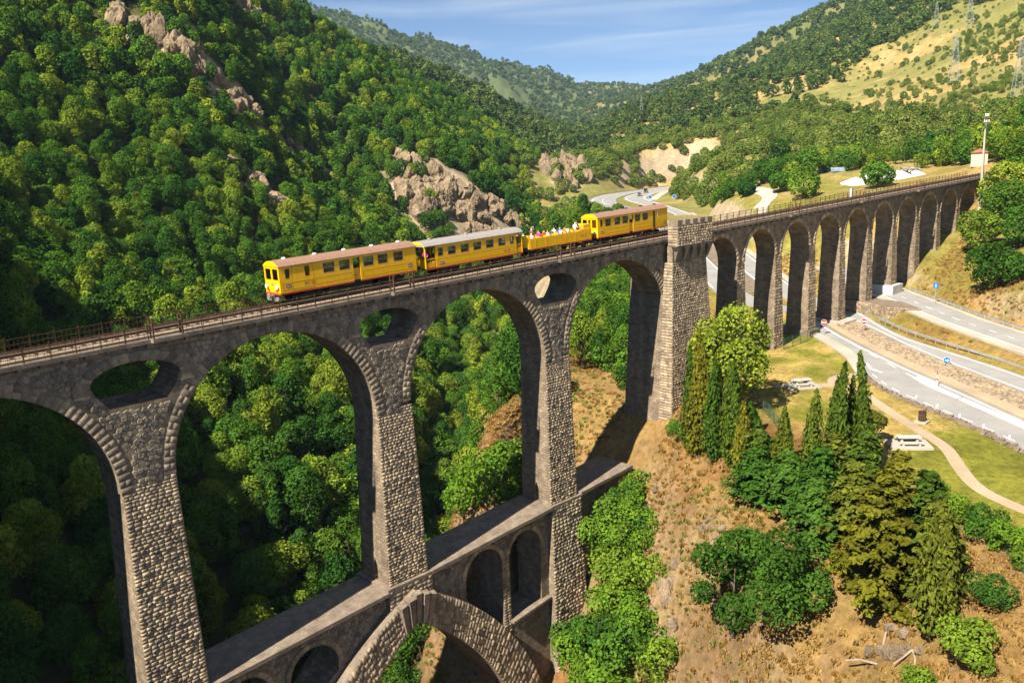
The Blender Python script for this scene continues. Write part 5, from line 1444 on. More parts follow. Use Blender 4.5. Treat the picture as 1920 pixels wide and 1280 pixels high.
# ---- picnic lawn
def picnic_table(x, y, rz, label):
    z = plat(x, y)
    t = empty('picnic_table', (x, y, z), rz); tag(t, label, 'picnic table', 'picnic tables on the lawn')
    MB().box(-1.1, 1.1, -.42, .42, .72, .82).build('table_top', M_TABLE, t)
    for dx in (-.7, .7): MB().box(dx - .1, dx + .1, -.3, .3, .09, .718).build('leg', M_TABLE, t)
    for s in (-1, 1):
        b = MB().box(-1.1, 1.1, s * .85 - .18, s * .85 + .18, .42, .5).build('bench', M_TABLE, t)
        for dx in (-.75, .75): MB().box(dx - .09, dx + .09, s * .85 - .14, s * .85 + .14, .09, .418).build('bench_leg', M_TABLE, b)
    o = MB().box(-1.9, 1.9, -1.35, 1.35, -.15, .085).build('slab', M_CONC, t)
picnic_table(61.6, -28.1, math.radians(-52), 'concrete picnic table on a pale slab beside the winding path, the nearer one')
picnic_table(72.6, -11.2, math.radians(-38), 'concrete picnic table on a pale slab near the viaduct, the farther one')
t = empty('litter_bin', (68.8, -26.6, plat(68.8, -26.6))); tag(t, 'dark brown cylindrical litter bin on the lawn by the path', 'litter bin')
MB().lathe([(.34, .1), (.38, .14), (.38, .95), (.36, 1.0)], 16).build('drum', M_BIN, t); MB().lathe([(.4, 1.0), (.4, 1.06), (.3, 1.12)], 16).build('lid', M_BIN, t)
MB().box(-.6, .6, -.6, .6, -.1, .09).build('slab', M_CONC, t)
sl = [MB().box(.375 * math.cos(a_) - .02, .375 * math.cos(a_) + .02, .375 * math.sin(a_) - .02, .375 * math.sin(a_) + .02, .16, .93).build('slat', M_TIMBER, t) for a_ in [k * .5236 for k in range(12)]]
t = empty('notice_board', (51.0, -31.8, H1(51, -31.8))); tag(t, 'small weathered notice board among the conifers', 'notice board'); face_cam(t, 51, -31.8)
MB().tube((0, 0, -.3), (0, 0, 2.2), .06, .05, 8).build('post', M_TIMBER, t); MB().box(-.55, .55, -.08, -.055, 1.5, 2.3).build('panel', plain('faded_panel', (.12, .12, .12), .6, 0, .3), t)
def mesh_fence(pts_, label, h=1.6):
    t = empty('wire_fence', (pts_[0][0], pts_[0][1], H1(*pts_[0]))); tag(t, label, 'fence'); o = t.location
    p = resample([(a, b) for a, b in pts_], int(np.linalg.norm(np.diff(np.array(pts_), axis=0), axis=1).sum() / 2.2) + 2)
    zz = H(p[:, 0], p[:, 1])
    for a, z in zip(p, zz): MB().tube((a[0] - o.x, a[1] - o.y, z - .3 - o.z), (a[0] - o.x, a[1] - o.y, z + h - o.z), .045, .045, 6).build('post', M_FENCE, t)
    w = MB()
    for (a, z0), (b, z1) in zip(list(zip(p, zz))[:-1], list(zip(p, zz))[1:]):
        for k in range(6):
            hh = .1 + (h - .15) * k / 5; w.tube((a[0] - o.x, a[1] - o.y, z0 + hh - o.z), (b[0] - o.x, b[1] - o.y, z1 + hh - o.z), .012, .012, 4, caps=False)
        for k in range(1, 8):
            q = k / 8; w.tube((a[0] * (1 - q) + b[0] * q - o.x, a[1] * (1 - q) + b[1] * q - o.y, z0 * (1 - q) + z1 * q - o.z), (a[0] * (1 - q) + b[0] * q - o.x, a[1] * (1 - q) + b[1] * q - o.y, z0 * (1 - q) + z1 * q + h - o.z), .009, .009, 4, caps=False)
    tag(w.build('wire_mesh', M_FENCE, t), kind='stuff')
mesh_fence([(86.6, -1.2), (92, -1.6), (97.0, -.9)], 'green wire fence between slim piers at the lawn edge')
mesh_fence([(47.9, -39.2), (45, -41.6), (42.1, -43.6)], 'thin wire fence at the lower right edge of the lawn', 1.2)
mesh_fence([(64.5, -9.5), (60.6, -13.6), (56, -18)], 'green wire fence behind the cypresses at the lawn edge', 1.5)
# ------------------------------------------------------------------ vegetation
def leaf_material(name, stops, trans=.22, tone=(.55, 1.3)):
    """stops: three base colours picked per tree"""
    m, nt, N, L, out = new_mat(name)
    oi = N.new('ShaderNodeObjectInfo')
    r = N.new('ShaderNodeValToRGB'); r.color_ramp.elements[0].position = .0; r.color_ramp.elements[0].color = (*stops[0], 1)
    r.color_ramp.elements[1].position = 1; r.color_ramp.elements[1].color = (*stops[2], 1)
    e = r.color_ramp.elements.new(.62); e.color = (*stops[1], 1)
    L.new(oi.outputs['Random'], r.inputs['Fac'])
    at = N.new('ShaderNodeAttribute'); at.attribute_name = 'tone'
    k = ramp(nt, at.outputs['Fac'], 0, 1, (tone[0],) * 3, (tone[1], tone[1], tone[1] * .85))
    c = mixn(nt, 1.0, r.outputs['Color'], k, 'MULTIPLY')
    d = N.new('ShaderNodeBsdfDiffuse'); L.new(c, d.inputs['Color'])
    t = N.new('ShaderNodeBsdfTranslucent'); L.new(mixn(nt, 1.0, c, (1.25, 1.3, .6), 'MULTIPLY'), t.inputs['Color'])
    mx = N.new('ShaderNodeMixShader'); mx.inputs[0].default_value = trans
    L.new(d.outputs[0], mx.inputs[1]); L.new(t.outputs[0], mx.inputs[2])
    L.new(mx.outputs[0], out.inputs['Surface'])
    return m
M_LEAF = leaf_material('broadleaf_foliage', ((.028, .085, .016), (.085, .175, .02), (.22, .275, .03)))
M_FARLEAF = leaf_material('distant_foliage', ((.05, .09, .025), (.08, .125, .03), (.13, .165, .042)))
M_DRYLEAF = leaf_material('hillside_scrub', ((.085, .135, .025), (.135, .185, .035), (.20, .22, .055)))
M_CYP = leaf_material('cypress_foliage', ((.04, .08, .012), (.07, .105, .014), (.12, .13, .018)), .15, (.5, 1.35))
M_GOLD = leaf_material('golden_conifer_foliage', ((.115, .115, .012), (.125, .12, .014), (.135, .13, .015)), .15, (.45, 1.35))
M_BRIGHT = leaf_material('bright_foliage', ((.10, .19, .018), (.12, .21, .02), (.16, .23, .026)), .28)
M_DARK = leaf_material('dark_foliage', ((.04, .10, .014), (.05, .12, .016), (.065, .135, .02)), .25)
M_BARK = plain('bark', (.13, .10, .075), .95, 0, .4, 4, .1)
M_DEADWOOD = plain('dead_wood', (.30, .25, .19), .9, 0, .3, 3, .15)

def leaves_mesh(name, pos, nrm, size, tone, mat, rng, aspect=1.0, up=None):
    n = len(pos)
    nrm = nrm / np.linalg.norm(nrm, axis=1, keepdims=True)
    a = rng.normal(size=(n, 3)) if up is None else np.tile(up, (n, 1)) + rng.normal(size=(n, 3)) * .35
    a -= nrm * (a * nrm).sum(1, keepdims=True); a /= np.linalg.norm(a, axis=1, keepdims=True) + 1e-9
    b = np.cross(nrm, a)
    s = size * rng.uniform(.65, 1.35, (n, 1))
    h, w = s * aspect * .5, s * .5
    # a slightly folded kite, so no leaf clump is a flat square
    v = np.stack([pos - a * h, pos + b * w * .9 + nrm * s * .12, pos + a * h, pos - b * w * .9 + nrm * s * .12], 1).reshape(-1, 3)
    f = np.arange(n * 4).reshape(-1, 4)
    me = np_mesh(name, v, f, [mat])
    at = me.attributes.new('tone', 'FLOAT', 'FACE'); at.data.foreach_set('value', np.clip(tone, 0, 1).astype(np.float32))
    return me
def unit(v): return v / (np.linalg.norm(v, axis=-1, keepdims=True) + 1e-9)
def crown_broad(seed, h, w, n, leaf, mat, base=.18, lobes=18, name='crown', lob_r=(.2, .34), loose=.6):
    rng = np.random.default_rng(seed)
    c = unit(rng.normal(size=(lobes, 3))) * rng.uniform(.25, 1, (lobes, 1)) ** .5
    rad = rng.uniform(*lob_r, lobes) * w
    hh = h * (1 - base)
    ctr = np.stack([c[:, 0] * (w * .5 - rad * loose), c[:, 1] * (w * .5 - rad * loose), h * base + hh * .5 + c[:, 2] * (hh * .5 - rad * .7)], 1)
    ctr[0] = (0, 0, h - rad[0])
    ltone = rng.uniform(.08, .92, lobes)
    k = rng.choice(lobes, n * 3, p=rad ** 2 / (rad ** 2).sum())
    d = unit(rng.normal(size=(n * 3, 3)) + np.array((0, 0, .35)))
    pos = ctr[k] + d * rad[k][:, None] * rng.uniform(.82, 1.08, (n * 3, 1))
    # keep what lies on the outside of the crown
    D = np.linalg.norm(pos[:, None] - ctr[None], axis=2) / rad[None]
    keep = np.where((D > .74).all(1))[0][:n]
    pos, d, k = pos[keep], d[keep], k[keep]
    out_ = (rng.random(len(k)) < .16) * rng.uniform(0, .3, len(k)); pos = pos + d * (rad[k] * out_)[:, None]
    nrm = unit(d * .9 + rng.normal(size=d.shape) * .55 + np.array((0, 0, .25)))
    tone = ltone[k] + rng.normal(size=len(k)) * .22
    return leaves_mesh(name, pos, nrm, leaf, tone, mat, rng, 1.15)
def crown_cypress(seed, h, w, n, leaf, mat, lean=0.0, name='crown'):
    """a sheaf of upright plumes of unequal height"""
    rng = np.random.default_rng(seed)
    m = 9; a = rng.uniform(0, 6.28, m); off = rng.uniform(.12, .34, m) * w; off[0] = 0
    ph = rng.uniform(.55, .92, m); ph[0] = 1.0; z0 = rng.uniform(0, .12, m); pr = rng.uniform(.2, .32, m) * w; pr[0] = .3 * w
    k = rng.choice(m, n, p=(ph * pr) / (ph * pr).sum())
    z = rng.uniform(0, 1, n) ** .9
    prof = np.clip((z + .1) / .28, 0, 1) * np.clip(1 - z ** 2, 0, 1) ** .8 + .05
    th = rng.uniform(0, 2 * np.pi, n)
    rr = pr[k] * prof * (1 + .3 * np.sin(4 * th + 11 * z + k) + rng.normal(size=n) * .3)
    zz = (z0[k] + z * (ph[k] - z0[k])) * h
    cl = 1 - .55 * (zz / h) ** 1.5
    ax = lean * h * (zz / h) ** 2
    pos = np.stack([off[k] * np.cos(a[k]) * cl + rr * np.cos(th) + ax, off[k] * np.sin(a[k]) * cl + rr * np.sin(th) - ax * .4, zz], 1)
    nrm = unit(np.stack([np.cos(th), np.sin(th), np.full(n, .35)], 1) + rng.normal(size=(n, 3)) * .5)
    tone = .35 + .35 * rng.random(m)[k] + rng.normal(size=n) * .2
    return leaves_mesh(name, pos, nrm, leaf, tone, mat, rng, 1.9, np.array((0, 0, 1.0)))
def crown_conifer(seed, h, w, n, leaf, mat, layers=13, name='crown'):
    """broad conifer: tiers of drooping plumes"""
    rng = np.random.default_rng(seed)
    P, Nn, T = [], [], []
    per = n // (layers * 9)
    for i in range(layers):
        z = h * (.06 + .9 * i / layers); R = w / 2 * (1 - (i / layers) ** 1.4) + .25
        for b in range(9):
            a = rng.uniform(0, 2 * np.pi); L_ = R * rng.uniform(.7, 1.15); tz = rng.uniform(.2, .8)
            t = rng.uniform(.15, 1, per) ** .7
            spread = .16 * L_ * (1.1 - t) + .12
            x = t * L_
            px = x * np.cos(a) + rng.normal(size=per) * spread; py = x * np.sin(a) + rng.normal(size=per) * spread
            pz = z + .22 * x - .18 * x * t + rng.normal(size=per) * .12
            P.append(np.stack([px, py, pz], 1))
            Nn.append(unit(np.stack([np.cos(a) * .45 + rng.normal(size=per) * .35, np.sin(a) * .45 + rng.normal(size=per) * .35, np.full(per, .8)], 1)))
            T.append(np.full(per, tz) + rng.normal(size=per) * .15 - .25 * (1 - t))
    return leaves_mesh(name, np.concatenate(P), np.concatenate(Nn), leaf, np.concatenate(T), mat, rng, 1.5)
def trunk_mesh(seed, h, r, limbs=4, name='trunk', lean=0.0, spread=.35):
    rng = random.Random(seed); mb = MB()
    p = Vector((0, 0, -.6)); q = p
    pts = [Vector((lean * h * t * t + rng.uniform(-.05, .05) * h * .3 * t, rng.uniform(-.05, .05) * h * .3 * t, -.6 + (h + .6) * t)) for t in (0, .25, .5, .75, 1)]
    for i in range(4): mb.tube(pts[i], pts[i + 1], r * (1 - .22 * i), r * (1 - .22 * (i + 1)) + .01, 7)
    for k in range(limbs):
        b = pts[1 + k % 3]; a = rng.uniform(0, 6.28); L_ = h * rng.uniform(.25, spread + .1)
        m = b + Vector((math.cos(a) * L_ * .6, math.sin(a) * L_ * .6, L_ * .5)); e = b + Vector((math.cos(a) * L_, math.sin(a) * L_, L_ * 1.0))
        mb.tube(b, m, r * .45, r * .28, 5).tube(m, e, r * .28, r * .06, 5)
    me = bpy.data.meshes.new(name); me.from_pydata(mb.v, [], mb.f); me.materials.append(M_BARK)
    return me

# visibility of ground from the viewing direction, used only to leave out trees nobody could see
def visible_mask(x, y, top):
    nph, nr = 420, 260
    ph = np.radians(np.linspace(2, 92, nph)); rr = np.exp(np.linspace(math.log(50), math.log(3600), nr))
    A, Rr = np.meshgrid(ph, rr, indexing='ij')
    t = (H(CX + Rr * np.cos(A), CY + Rr * np.sin(A)) - CZ) / Rr
    hor = np.maximum.accumulate(t, axis=1)
    p = np.arctan2(y - CY, x - CX); r = np.hypot(x - CX, y - CY)
    i = np.clip(((p - ph[0]) / (ph[1] - ph[0])).round().astype(int), 0, nph - 1)
    j = np.clip((np.log(r / 50) / (math.log(3600 / 50)) * (nr - 1)).astype(int) - 2, 0, nr - 1)
    return (top - CZ) / r > hor[i, j] - .004
def in_view(x, y, z, m=70):
    d = np.stack([x - CX, y - CY, z - CZ], -1)
    w = d @ np.array(FWD); u = 1600 * (d @ np.array(RIGHT)) / w + 960; v = 1600 * (d @ np.array(DOWN)) / w + 640
    return (w > 0) & (u > -m) & (u < 1920 + m) & (v > -m) & (v < 1280 + 2 * m)

G1 = [(538, 387), (587, 329), (598, 268), (622, 223), (710, 212), (1071, 469), (1014, 503), (995, 551), (999, 679), (1217, 905)]
G2 = [(465, 330), (476, 266), (490, 210), (403, 123), (329, 93), (327, 123), (403, 194), (399, 226), (425, 290)]
G3 = [(490, 210), (610, 217), (688, 189), (605, 122), (449, 62), (313, 29), (372, 109)]
G4 = [(283, 101), (425, 129), (334, 41), (250, 12), (180, -5), (180, 4), (259, 52), (257, 83)]
G5 = [(340, 290), (446, 327), (396, 231), (290, 140), (262, 112), (300, 165), (377, 236), (312, 232), (290, 225)]
G6 = [(290, 152), (250, 103), (200, 78), (240, 122), (272, 148)]
G7 = [(188, 150), (214, 150), (196, 130), (136, 83), (160, 125)]
G8 = [(119, 66), (138, 64), (80, 22), (67, 19), (88, 45)]
G10 = [(144, 126), (137, 101), (103, 67), (49, 13), (45, 13), (112, 91)]
G11 = [(116, 64), (136, 63), (63, 6), (62, 11), (80, 31)]
G9 = [(101, 90), (67, 40), (40, 12), (62, 46)]
def density(x, y, r, lb):
    d = np.zeros_like(x)
    d = np.where((lb > .5) & (r < 1200), 1.0, d)
    d = np.where((lb > .5) & (r >= 1200), .9, d)
    for g, v in ((G1, .74), (G2, .5), (G3, .3), (G4, .6), (G5, .85), (G6, .75), (G7, .95), (G8, .8), (G9, .85), (G10, .6), (G11, .4)):
        d = np.where((lb <= .5) & (poly_sdf(x, y, g) < 0), v, d)
    n = fbm(x, y, 70, 3, 77) + .5
    d = np.where((lb <= .5) & (r > 250) & (d == 0) & (r < 700), np.clip((n - .5) * 1.4, .03, .4), d)
    d = np.where((lb <= .5) & (r > 700) & (d == 0), .85, d)
    d = np.where((lb <= .5) & (r <= 250) & (d == 0), np.where((x > 165) & (y > 25), .02, 0), d)
    d = np.where((lb <= .5) & (poly_sdf(x, y, G3) + 60 * fbm(x, y, 60, 3, 19) < -6), np.clip(.22 + 1.5 * fbm(x, y, 30, 3, 15), .05, .9), d)
    for cx, cy, cr in ROCKS: d = np.where(np.hypot(x - cx, y - cy) < cr * .8, .12, d)
    for pts, w in ((BEHIND, 13), (FARROAD, 19), (UPPER, 8)): d = np.where(seg_dist(x, y, pts)[0] < w, 0, d)
    d = np.where(poly_sdf(x, y, PLAT) < 2, 0, d)
    d = np.where((x > -40) & (x < 172) & (y > -6) & (y < 9.5), 0, d)
    d = np.where((np.hypot(x - 1256, y - 1255) < 55), .05, d)
    return d
def scatter(r0, r1, spacing, seed):
    rng = np.random.default_rng(seed)
    # jittered square lattice over the sector in view
    ext = r1 + 40
    gx = np.arange(CX - ext * .1, CX + ext, spacing); gy = np.arange(CY, CY + ext, spacing)
    X, Y = np.meshgrid(gx, gy); X = X.ravel() + rng.uniform(-.42, .42, X.size) * spacing; Y = Y.ravel() + rng.uniform(-.42, .42, X.size) * spacing
    r = np.hypot(X - CX, Y - CY); p = np.degrees(np.arctan2(Y - CY, X - CX))
    k = (r > r0) & (r < r1) & (p > 8) & (p < 84)
    X, Y, r = X[k], Y[k], r[k]
    k = rng.random(len(X)) < density(X, Y, r, left_bank(X, Y)); X, Y, r = X[k], Y[k], r[k]
    Z = H(X, Y)
    k = in_view(X, Y, Z + 3) & visible_mask(X, Y, Z + 9)
    return X[k], Y[k], Z[k], r[k]
bands = [scatter(60, 300, 3.7, 1), scatter(300, 560, 4.6, 2), scatter(560, 1150, 6.6, 3), scatter(1150, 3000, 11.0, 4)]

# tree shapes kept outside the scene, shared by every tree
shapes = bpy.data.collections.new('tree_shapes')
def shape(name, me):
    o = bpy.data.objects.new(name, me); shapes.objects.link(o); return o
crowns0 = [crown_broad(100 + i, 6.6 + (2.6 if i > 3 else .5 * (i % 3)), 5.8 + .5 * (i % 3) - (1.6 if i > 3 else 0), 3600, .27, M_LEAF, .08, 18 + i, lob_r=(.13, .28)) for i in range(6)]
crowns1 = [crown_broad(200 + i, 6.8 + (1.6 if i == 3 else 0), 6.0 - (1.2 if i == 3 else 0), 1100, .48, M_LEAF, .05, 15 + i, lob_r=(.15, .3)) for i in range(4)]
scrub1 = [crown_broad(300 + i, 5.2, 5.6, 800, .5, M_DRYLEAF, .02, 13) for i in range(3)]
crowns2 = [crown_broad(400 + i, 7.5, 6.4, 240, 1.15, M_FARLEAF, .0, 9) for i in range(3)]
crowns3 = [crown_broad(500 + i, 11, 10.0, 80, 3.0, M_FARLEAF, .0, 6) for i in range(2)]
for i, me in enumerate(crowns0 + crowns1 + scrub1 + crowns2 + crowns3): shape('shape_%02d' % i, me)
trunks0 = [trunk_mesh(600 + i, 5.5, .22, 4) for i in range(3)]

pts = {'p': [], 'vi': [], 'rot': [], 'scl': []}
def add_pts(x, y, z, lo, hi, smin, smax, rng):
    n = len(x)
    pts['p'].append(np.stack([x, y, z - .3], 1)); pts['vi'].append(rng.integers(lo, hi, n))
    pts['rot'].append(np.stack([rng.normal(size=n) * .08, rng.normal(size=n) * .08, rng.uniform(0, 6.28, n)], 1))
    s = rng.uniform(smin, smax, n); pts['scl'].append(np.stack([s * rng.uniform(.9, 1.15, n), s * rng.uniform(.9, 1.15, n), s * rng.uniform(.85, 1.2, n)], 1))
rngT = np.random.default_rng(99)
x, y, z, r = bands[0]
# the 300 trees of the wood that show largest stand as individuals
order = np.argsort(r); ind = order[:300]; rest = order[300:]
for k in ind:
    lb = left_bank(np.array([x[k]]), np.array([y[k]]))[0]
    t = empty('forest_tree', (x[k], y[k], z[k]), rngT.uniform(0, 6.28))
    s = rngT.uniform(.6, 1.08); t.scale = (s * rngT.uniform(.9, 1.12), s * rngT.uniform(.9, 1.12), s * rngT.uniform(.85, 1.2))
    link(bpy.data.objects.new('trunk', trunks0[k % 3]), t)
    link(bpy.data.objects.new('crown', crowns0[int(rngT.integers(0, 6))]), t)
    dv = Vector((x[k], y[k], z[k] + 3)) - CAMP; w_ = dv.dot(FWD); px_ = dv.dot(RIGHT) / w_; py_ = dv.dot(DOWN) / w_
    if lb > .5:
        if py_ < .03 - .205 * (px_ + .6): where = 'seen above the track left of the train' if px_ < -.29 else 'seen above the train'
        elif px_ < -.45: where = 'seen through the leftmost tall arch'
        elif px_ < -.16: where = 'seen through the second tall arch from the left'
        elif px_ < .05: where = 'seen through the third tall arch from the left'
        else: where = 'seen near the battlemented tower'
        tag(t, 'leafy tree of the dense gorge wood ' + where, 'tree', 'gorge wood ' + where)
    else: tag(t, 'leafy tree on the near bank between viaduct and road', 'tree', 'trees of the near bank')
near = rest[r[rest] < 225]; mid = rest[r[rest] >= 225]
add_pts(x[near], y[near], z[near], 0, 6, .58, 1.05, rngT)
add_pts(x[mid], y[mid], z[mid], 6, 10, .58, 1.0, rngT)
x, y, z, r = bands[1]; lbm = left_bank(x, y) > .5
add_pts(x[lbm], y[lbm], z[lbm], 6, 10, .6, 1.05, rngT)
x, y, z = x[~lbm], y[~lbm], z[~lbm]
g3 = poly_sdf(x, y, G3) < 0
add_pts(x[~g3], y[~g3], z[~g3], 10, 13, .65, 1.25, rngT)
add_pts(x[g3], y[g3], z[g3], 10, 13, .2, .7, rngT)
x, y, z, r = bands[2]; g3 = poly_sdf(x, y, G3) < 0
add_pts(x[~g3], y[~g3], z[~g3], 13, 16, .8, 1.3, rngT)
add_pts(x[g3], y[g3], z[g3], 10, 13, .25, .75, rngT)
x, y, z, r = scatter(300, 760, 3.4, 6); g3 = (poly_sdf(x, y, G3) < 25) & (rngT.random(len(x)) < .75)
add_pts(x[g3], y[g3], z[g3], 10, 13, .1, .34, rngT)
x, y, z, r = bands[3]; add_pts(x, y, z, 16, 18, .5, .95, rngT)

def scatter_object(name, P, VI, ROT, SCL, coll):
    me = bpy.data.meshes.new(name); me.vertices.add(len(P)); me.vertices.foreach_set('co', P.astype(np.float32).ravel())
    for nm, typ, arr in (('vi', 'INT', VI), ('rot', 'FLOAT_VECTOR', ROT), ('scl', 'FLOAT_VECTOR', SCL)):
        a = me.attributes.new(nm, typ, 'POINT')
        if typ == 'INT': a.data.foreach_set('value', arr.astype(np.int32))
        else: a.data.foreach_set('vector', arr.astype(np.float32).ravel())
    o = link(bpy.data.objects.new(name, me))
    ng = bpy.data.node_groups.new(name + '_scatter', 'GeometryNodeTree')
    ng.interface.new_socket('Geometry', in_out='INPUT', socket_type='NodeSocketGeometry')
    ng.interface.new_socket('Geometry', in_out='OUTPUT', socket_type='NodeSocketGeometry')
    N, L = ng.nodes, ng.links
    gi, go = N.new('NodeGroupInput'), N.new('NodeGroupOutput')
    ip = N.new('GeometryNodeInstanceOnPoints'); ci = N.new('GeometryNodeCollectionInfo')
    ci.inputs['Collection'].default_value = coll; ci.inputs['Separate Children'].default_value = True; ci.inputs['Reset Children'].default_value = True
    ip.inputs['Pick Instance'].default_value = True
    def attr(nm, typ):
        n = N.new('GeometryNodeInputNamedAttribute'); n.data_type = typ; n.inputs['Name'].default_value = nm
        return n.outputs['Attribute']
    L.new(gi.outputs[0], ip.inputs['Points']); L.new(ci.outputs[0], ip.inputs['Instance'])
    L.new(attr('vi', 'INT'), ip.inputs['Instance Index']); L.new(attr('rot', 'FLOAT_VECTOR'), ip.inputs['Rotation']); L.new(attr('scl', 'FLOAT_VECTOR'), ip.inputs['Scale'])
    L.new(ip.outputs[0], go.inputs[0])
    md = o.modifiers.new('scatter', 'NODES'); md.node_group = ng
    return o
fo = scatter_object('forest', np.concatenate(pts['p']), np.concatenate(pts['vi']), np.concatenate(pts['rot']), np.concatenate(pts['scl']), shapes)
tag(fo, 'dense broadleaf forest covering the valley slopes and far mountains', 'forest', kind='stuff')
print('forest trees', len(fo.data.vertices), [len(b[0]) for b in bands])
# ------------------------------------------------------------------ trees that stand alone
def tree(name, label, cat, x, y, crown, trunk=None, rz=0.0, z=None, s=1.0, group=None):
    t = empty(name, (x, y, H1(x, y) if z is None else z), rz); t.scale = (s, s, s)
    tag(t, label, cat, group)
    link(bpy.data.objects.new('crown', crown), t)
    if trunk is not None: link(bpy.data.objects.new('trunk', trunk), t)
    return t
tree('ash_tree', 'big round leafy tree in front of the battlemented tower, above the cypresses', 'tree', 60.0, -9.4, crown_broad(1, 11.5, 9.2, 9000, .30, M_LEAF, .1, 26, lob_r=(.13, .25)), trunk_mesh(1, 8, .35, 6))
cyp = [  # x, y, h, w, lean, label
    (53.2, -8.6, 11.6, 2.1, .0, 'olive cypress nearest the tower foot, left edge of the cypress clump'),
    (52.0, -10.6, 14.0, 2.3, .01, 'tallest pointed cypress of the clump below the tower'),
    (51.2, -13.0, 10.4, 2.2, .0, 'slender cypress in the middle of the clump below the tower'),
    (50.4, -15.6, 10.8, 2.5, .01, 'bushy cypress at the right of the clump below the tower'),
    (51.4, -14.6, 9.6, 2.0, -.01, 'cypress half hidden behind the clump below the round tree'),
    (49.3, -17.4, 7.2, 2.2, .0, 'short golden-green cypress at the right end of the clump'),
    (50.2, -17.6, 6.4, 2.6, .0, 'squat cypress between the clump and the single small cypress'),
    (48.6, -22.0, 6.8, 1.7, .0, 'single small dark cypress standing alone left of the row'),
    (50.2, -24.2, 8.0, 2.1, .0, 'dark pointed cypress, first of the row beside the lawn'),
    (50.2, -26.1, 10.6, 2.3, .05, 'leaning cypress with bent tip in the row beside the lawn'),
    (52.0, -26.6, 8.9, 1.5, .02, 'thin ragged cypress behind the leaning one'),
    (51.4, -28.2, 11.4, 2.2, .07, 'tall leaning cypress at the right of the row, top against the road'),
    (35.9, -40.2, 9.6, 2.9, .0, 'large dense cypress at the lower right beside the golden conifer')]
for i, (x, y, h, w, ln, lb) in enumerate(cyp):
    tree('cypress', lb, 'cypress', x, y, crown_cypress(40 + i, h, w, int(1500 + h * w * 130), .23, M_CYP if i not in (5, 1) else M_GOLD, ln), trunk_mesh(40 + i, h * .7, .13, 0, lean=ln * .5), i * 1.3, group='cypresses on the bank')
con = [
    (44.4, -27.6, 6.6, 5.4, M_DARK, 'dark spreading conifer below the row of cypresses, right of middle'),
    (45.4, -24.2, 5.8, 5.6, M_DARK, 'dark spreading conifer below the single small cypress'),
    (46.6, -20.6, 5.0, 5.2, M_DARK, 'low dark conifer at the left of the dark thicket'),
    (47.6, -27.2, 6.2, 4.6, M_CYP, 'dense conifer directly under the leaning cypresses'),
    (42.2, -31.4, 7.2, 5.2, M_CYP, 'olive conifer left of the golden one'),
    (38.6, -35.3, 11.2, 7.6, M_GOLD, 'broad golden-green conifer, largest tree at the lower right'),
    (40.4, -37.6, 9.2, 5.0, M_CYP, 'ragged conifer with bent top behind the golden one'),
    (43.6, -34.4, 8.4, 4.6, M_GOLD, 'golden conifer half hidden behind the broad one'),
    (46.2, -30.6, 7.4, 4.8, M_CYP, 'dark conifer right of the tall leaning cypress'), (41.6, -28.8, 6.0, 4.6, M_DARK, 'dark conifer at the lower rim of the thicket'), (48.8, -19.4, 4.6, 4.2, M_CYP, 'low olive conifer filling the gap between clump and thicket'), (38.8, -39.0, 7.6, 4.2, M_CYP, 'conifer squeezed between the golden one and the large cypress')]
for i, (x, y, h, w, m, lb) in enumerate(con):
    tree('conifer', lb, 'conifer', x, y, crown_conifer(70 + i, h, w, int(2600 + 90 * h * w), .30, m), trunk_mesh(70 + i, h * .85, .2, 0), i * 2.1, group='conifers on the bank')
tree('young_tree', 'small lollipop tree with bare stem on the lawn beside the cypresses', 'tree', 60.2, -25.6, crown_broad(90, 3.1, 2.0, 900, .2, M_CYP, .42, 8), trunk_mesh(90, 1.9, .07, 2))
tree('broadleaf_tree', 'dark green tree on the dry slope, left of the pair at the bottom', 'tree', 37.4, -23.8, crown_broad(91, 9.2, 6.6, 6000, .25, M_DARK, .02, 13, lob_r=(.1, .24), loose=.1), trunk_mesh(91, 6, .2, 5))
tree('broadleaf_tree', 'dark green tree on the dry slope, right of the pair at the bottom', 'tree', 36.4, -28.6, crown_broad(92, 7.8, 8.2, 6000, .25, M_DARK, .0, 13, lob_r=(.1, .24), loose=.1), trunk_mesh(92, 5, .2, 5))
tree('broadleaf_tree', 'green tree growing against the foot of the third tall pier', 'tree', 45.6, -3.6, crown_broad(93, 8.6, 6.4, 5500, .30, M_LEAF, .08, 20, lob_r=(.13, .26)), trunk_mesh(93, 6, .2, 5))
sh = [crown_broad(800 + i, 3.6, 4.8, 1900, .24, (M_BRIGHT, M_LEAF, M_BRIGHT)[i], .0, 11, lob_r=(.1, .26), loose=.1) for i in range(3)]
shd = [crown_broad(810 + i, 3.0, 4.2, 1500, .27, M_LEAF, .0, 14, lob_r=(.15, .28)) for i in range(2)]
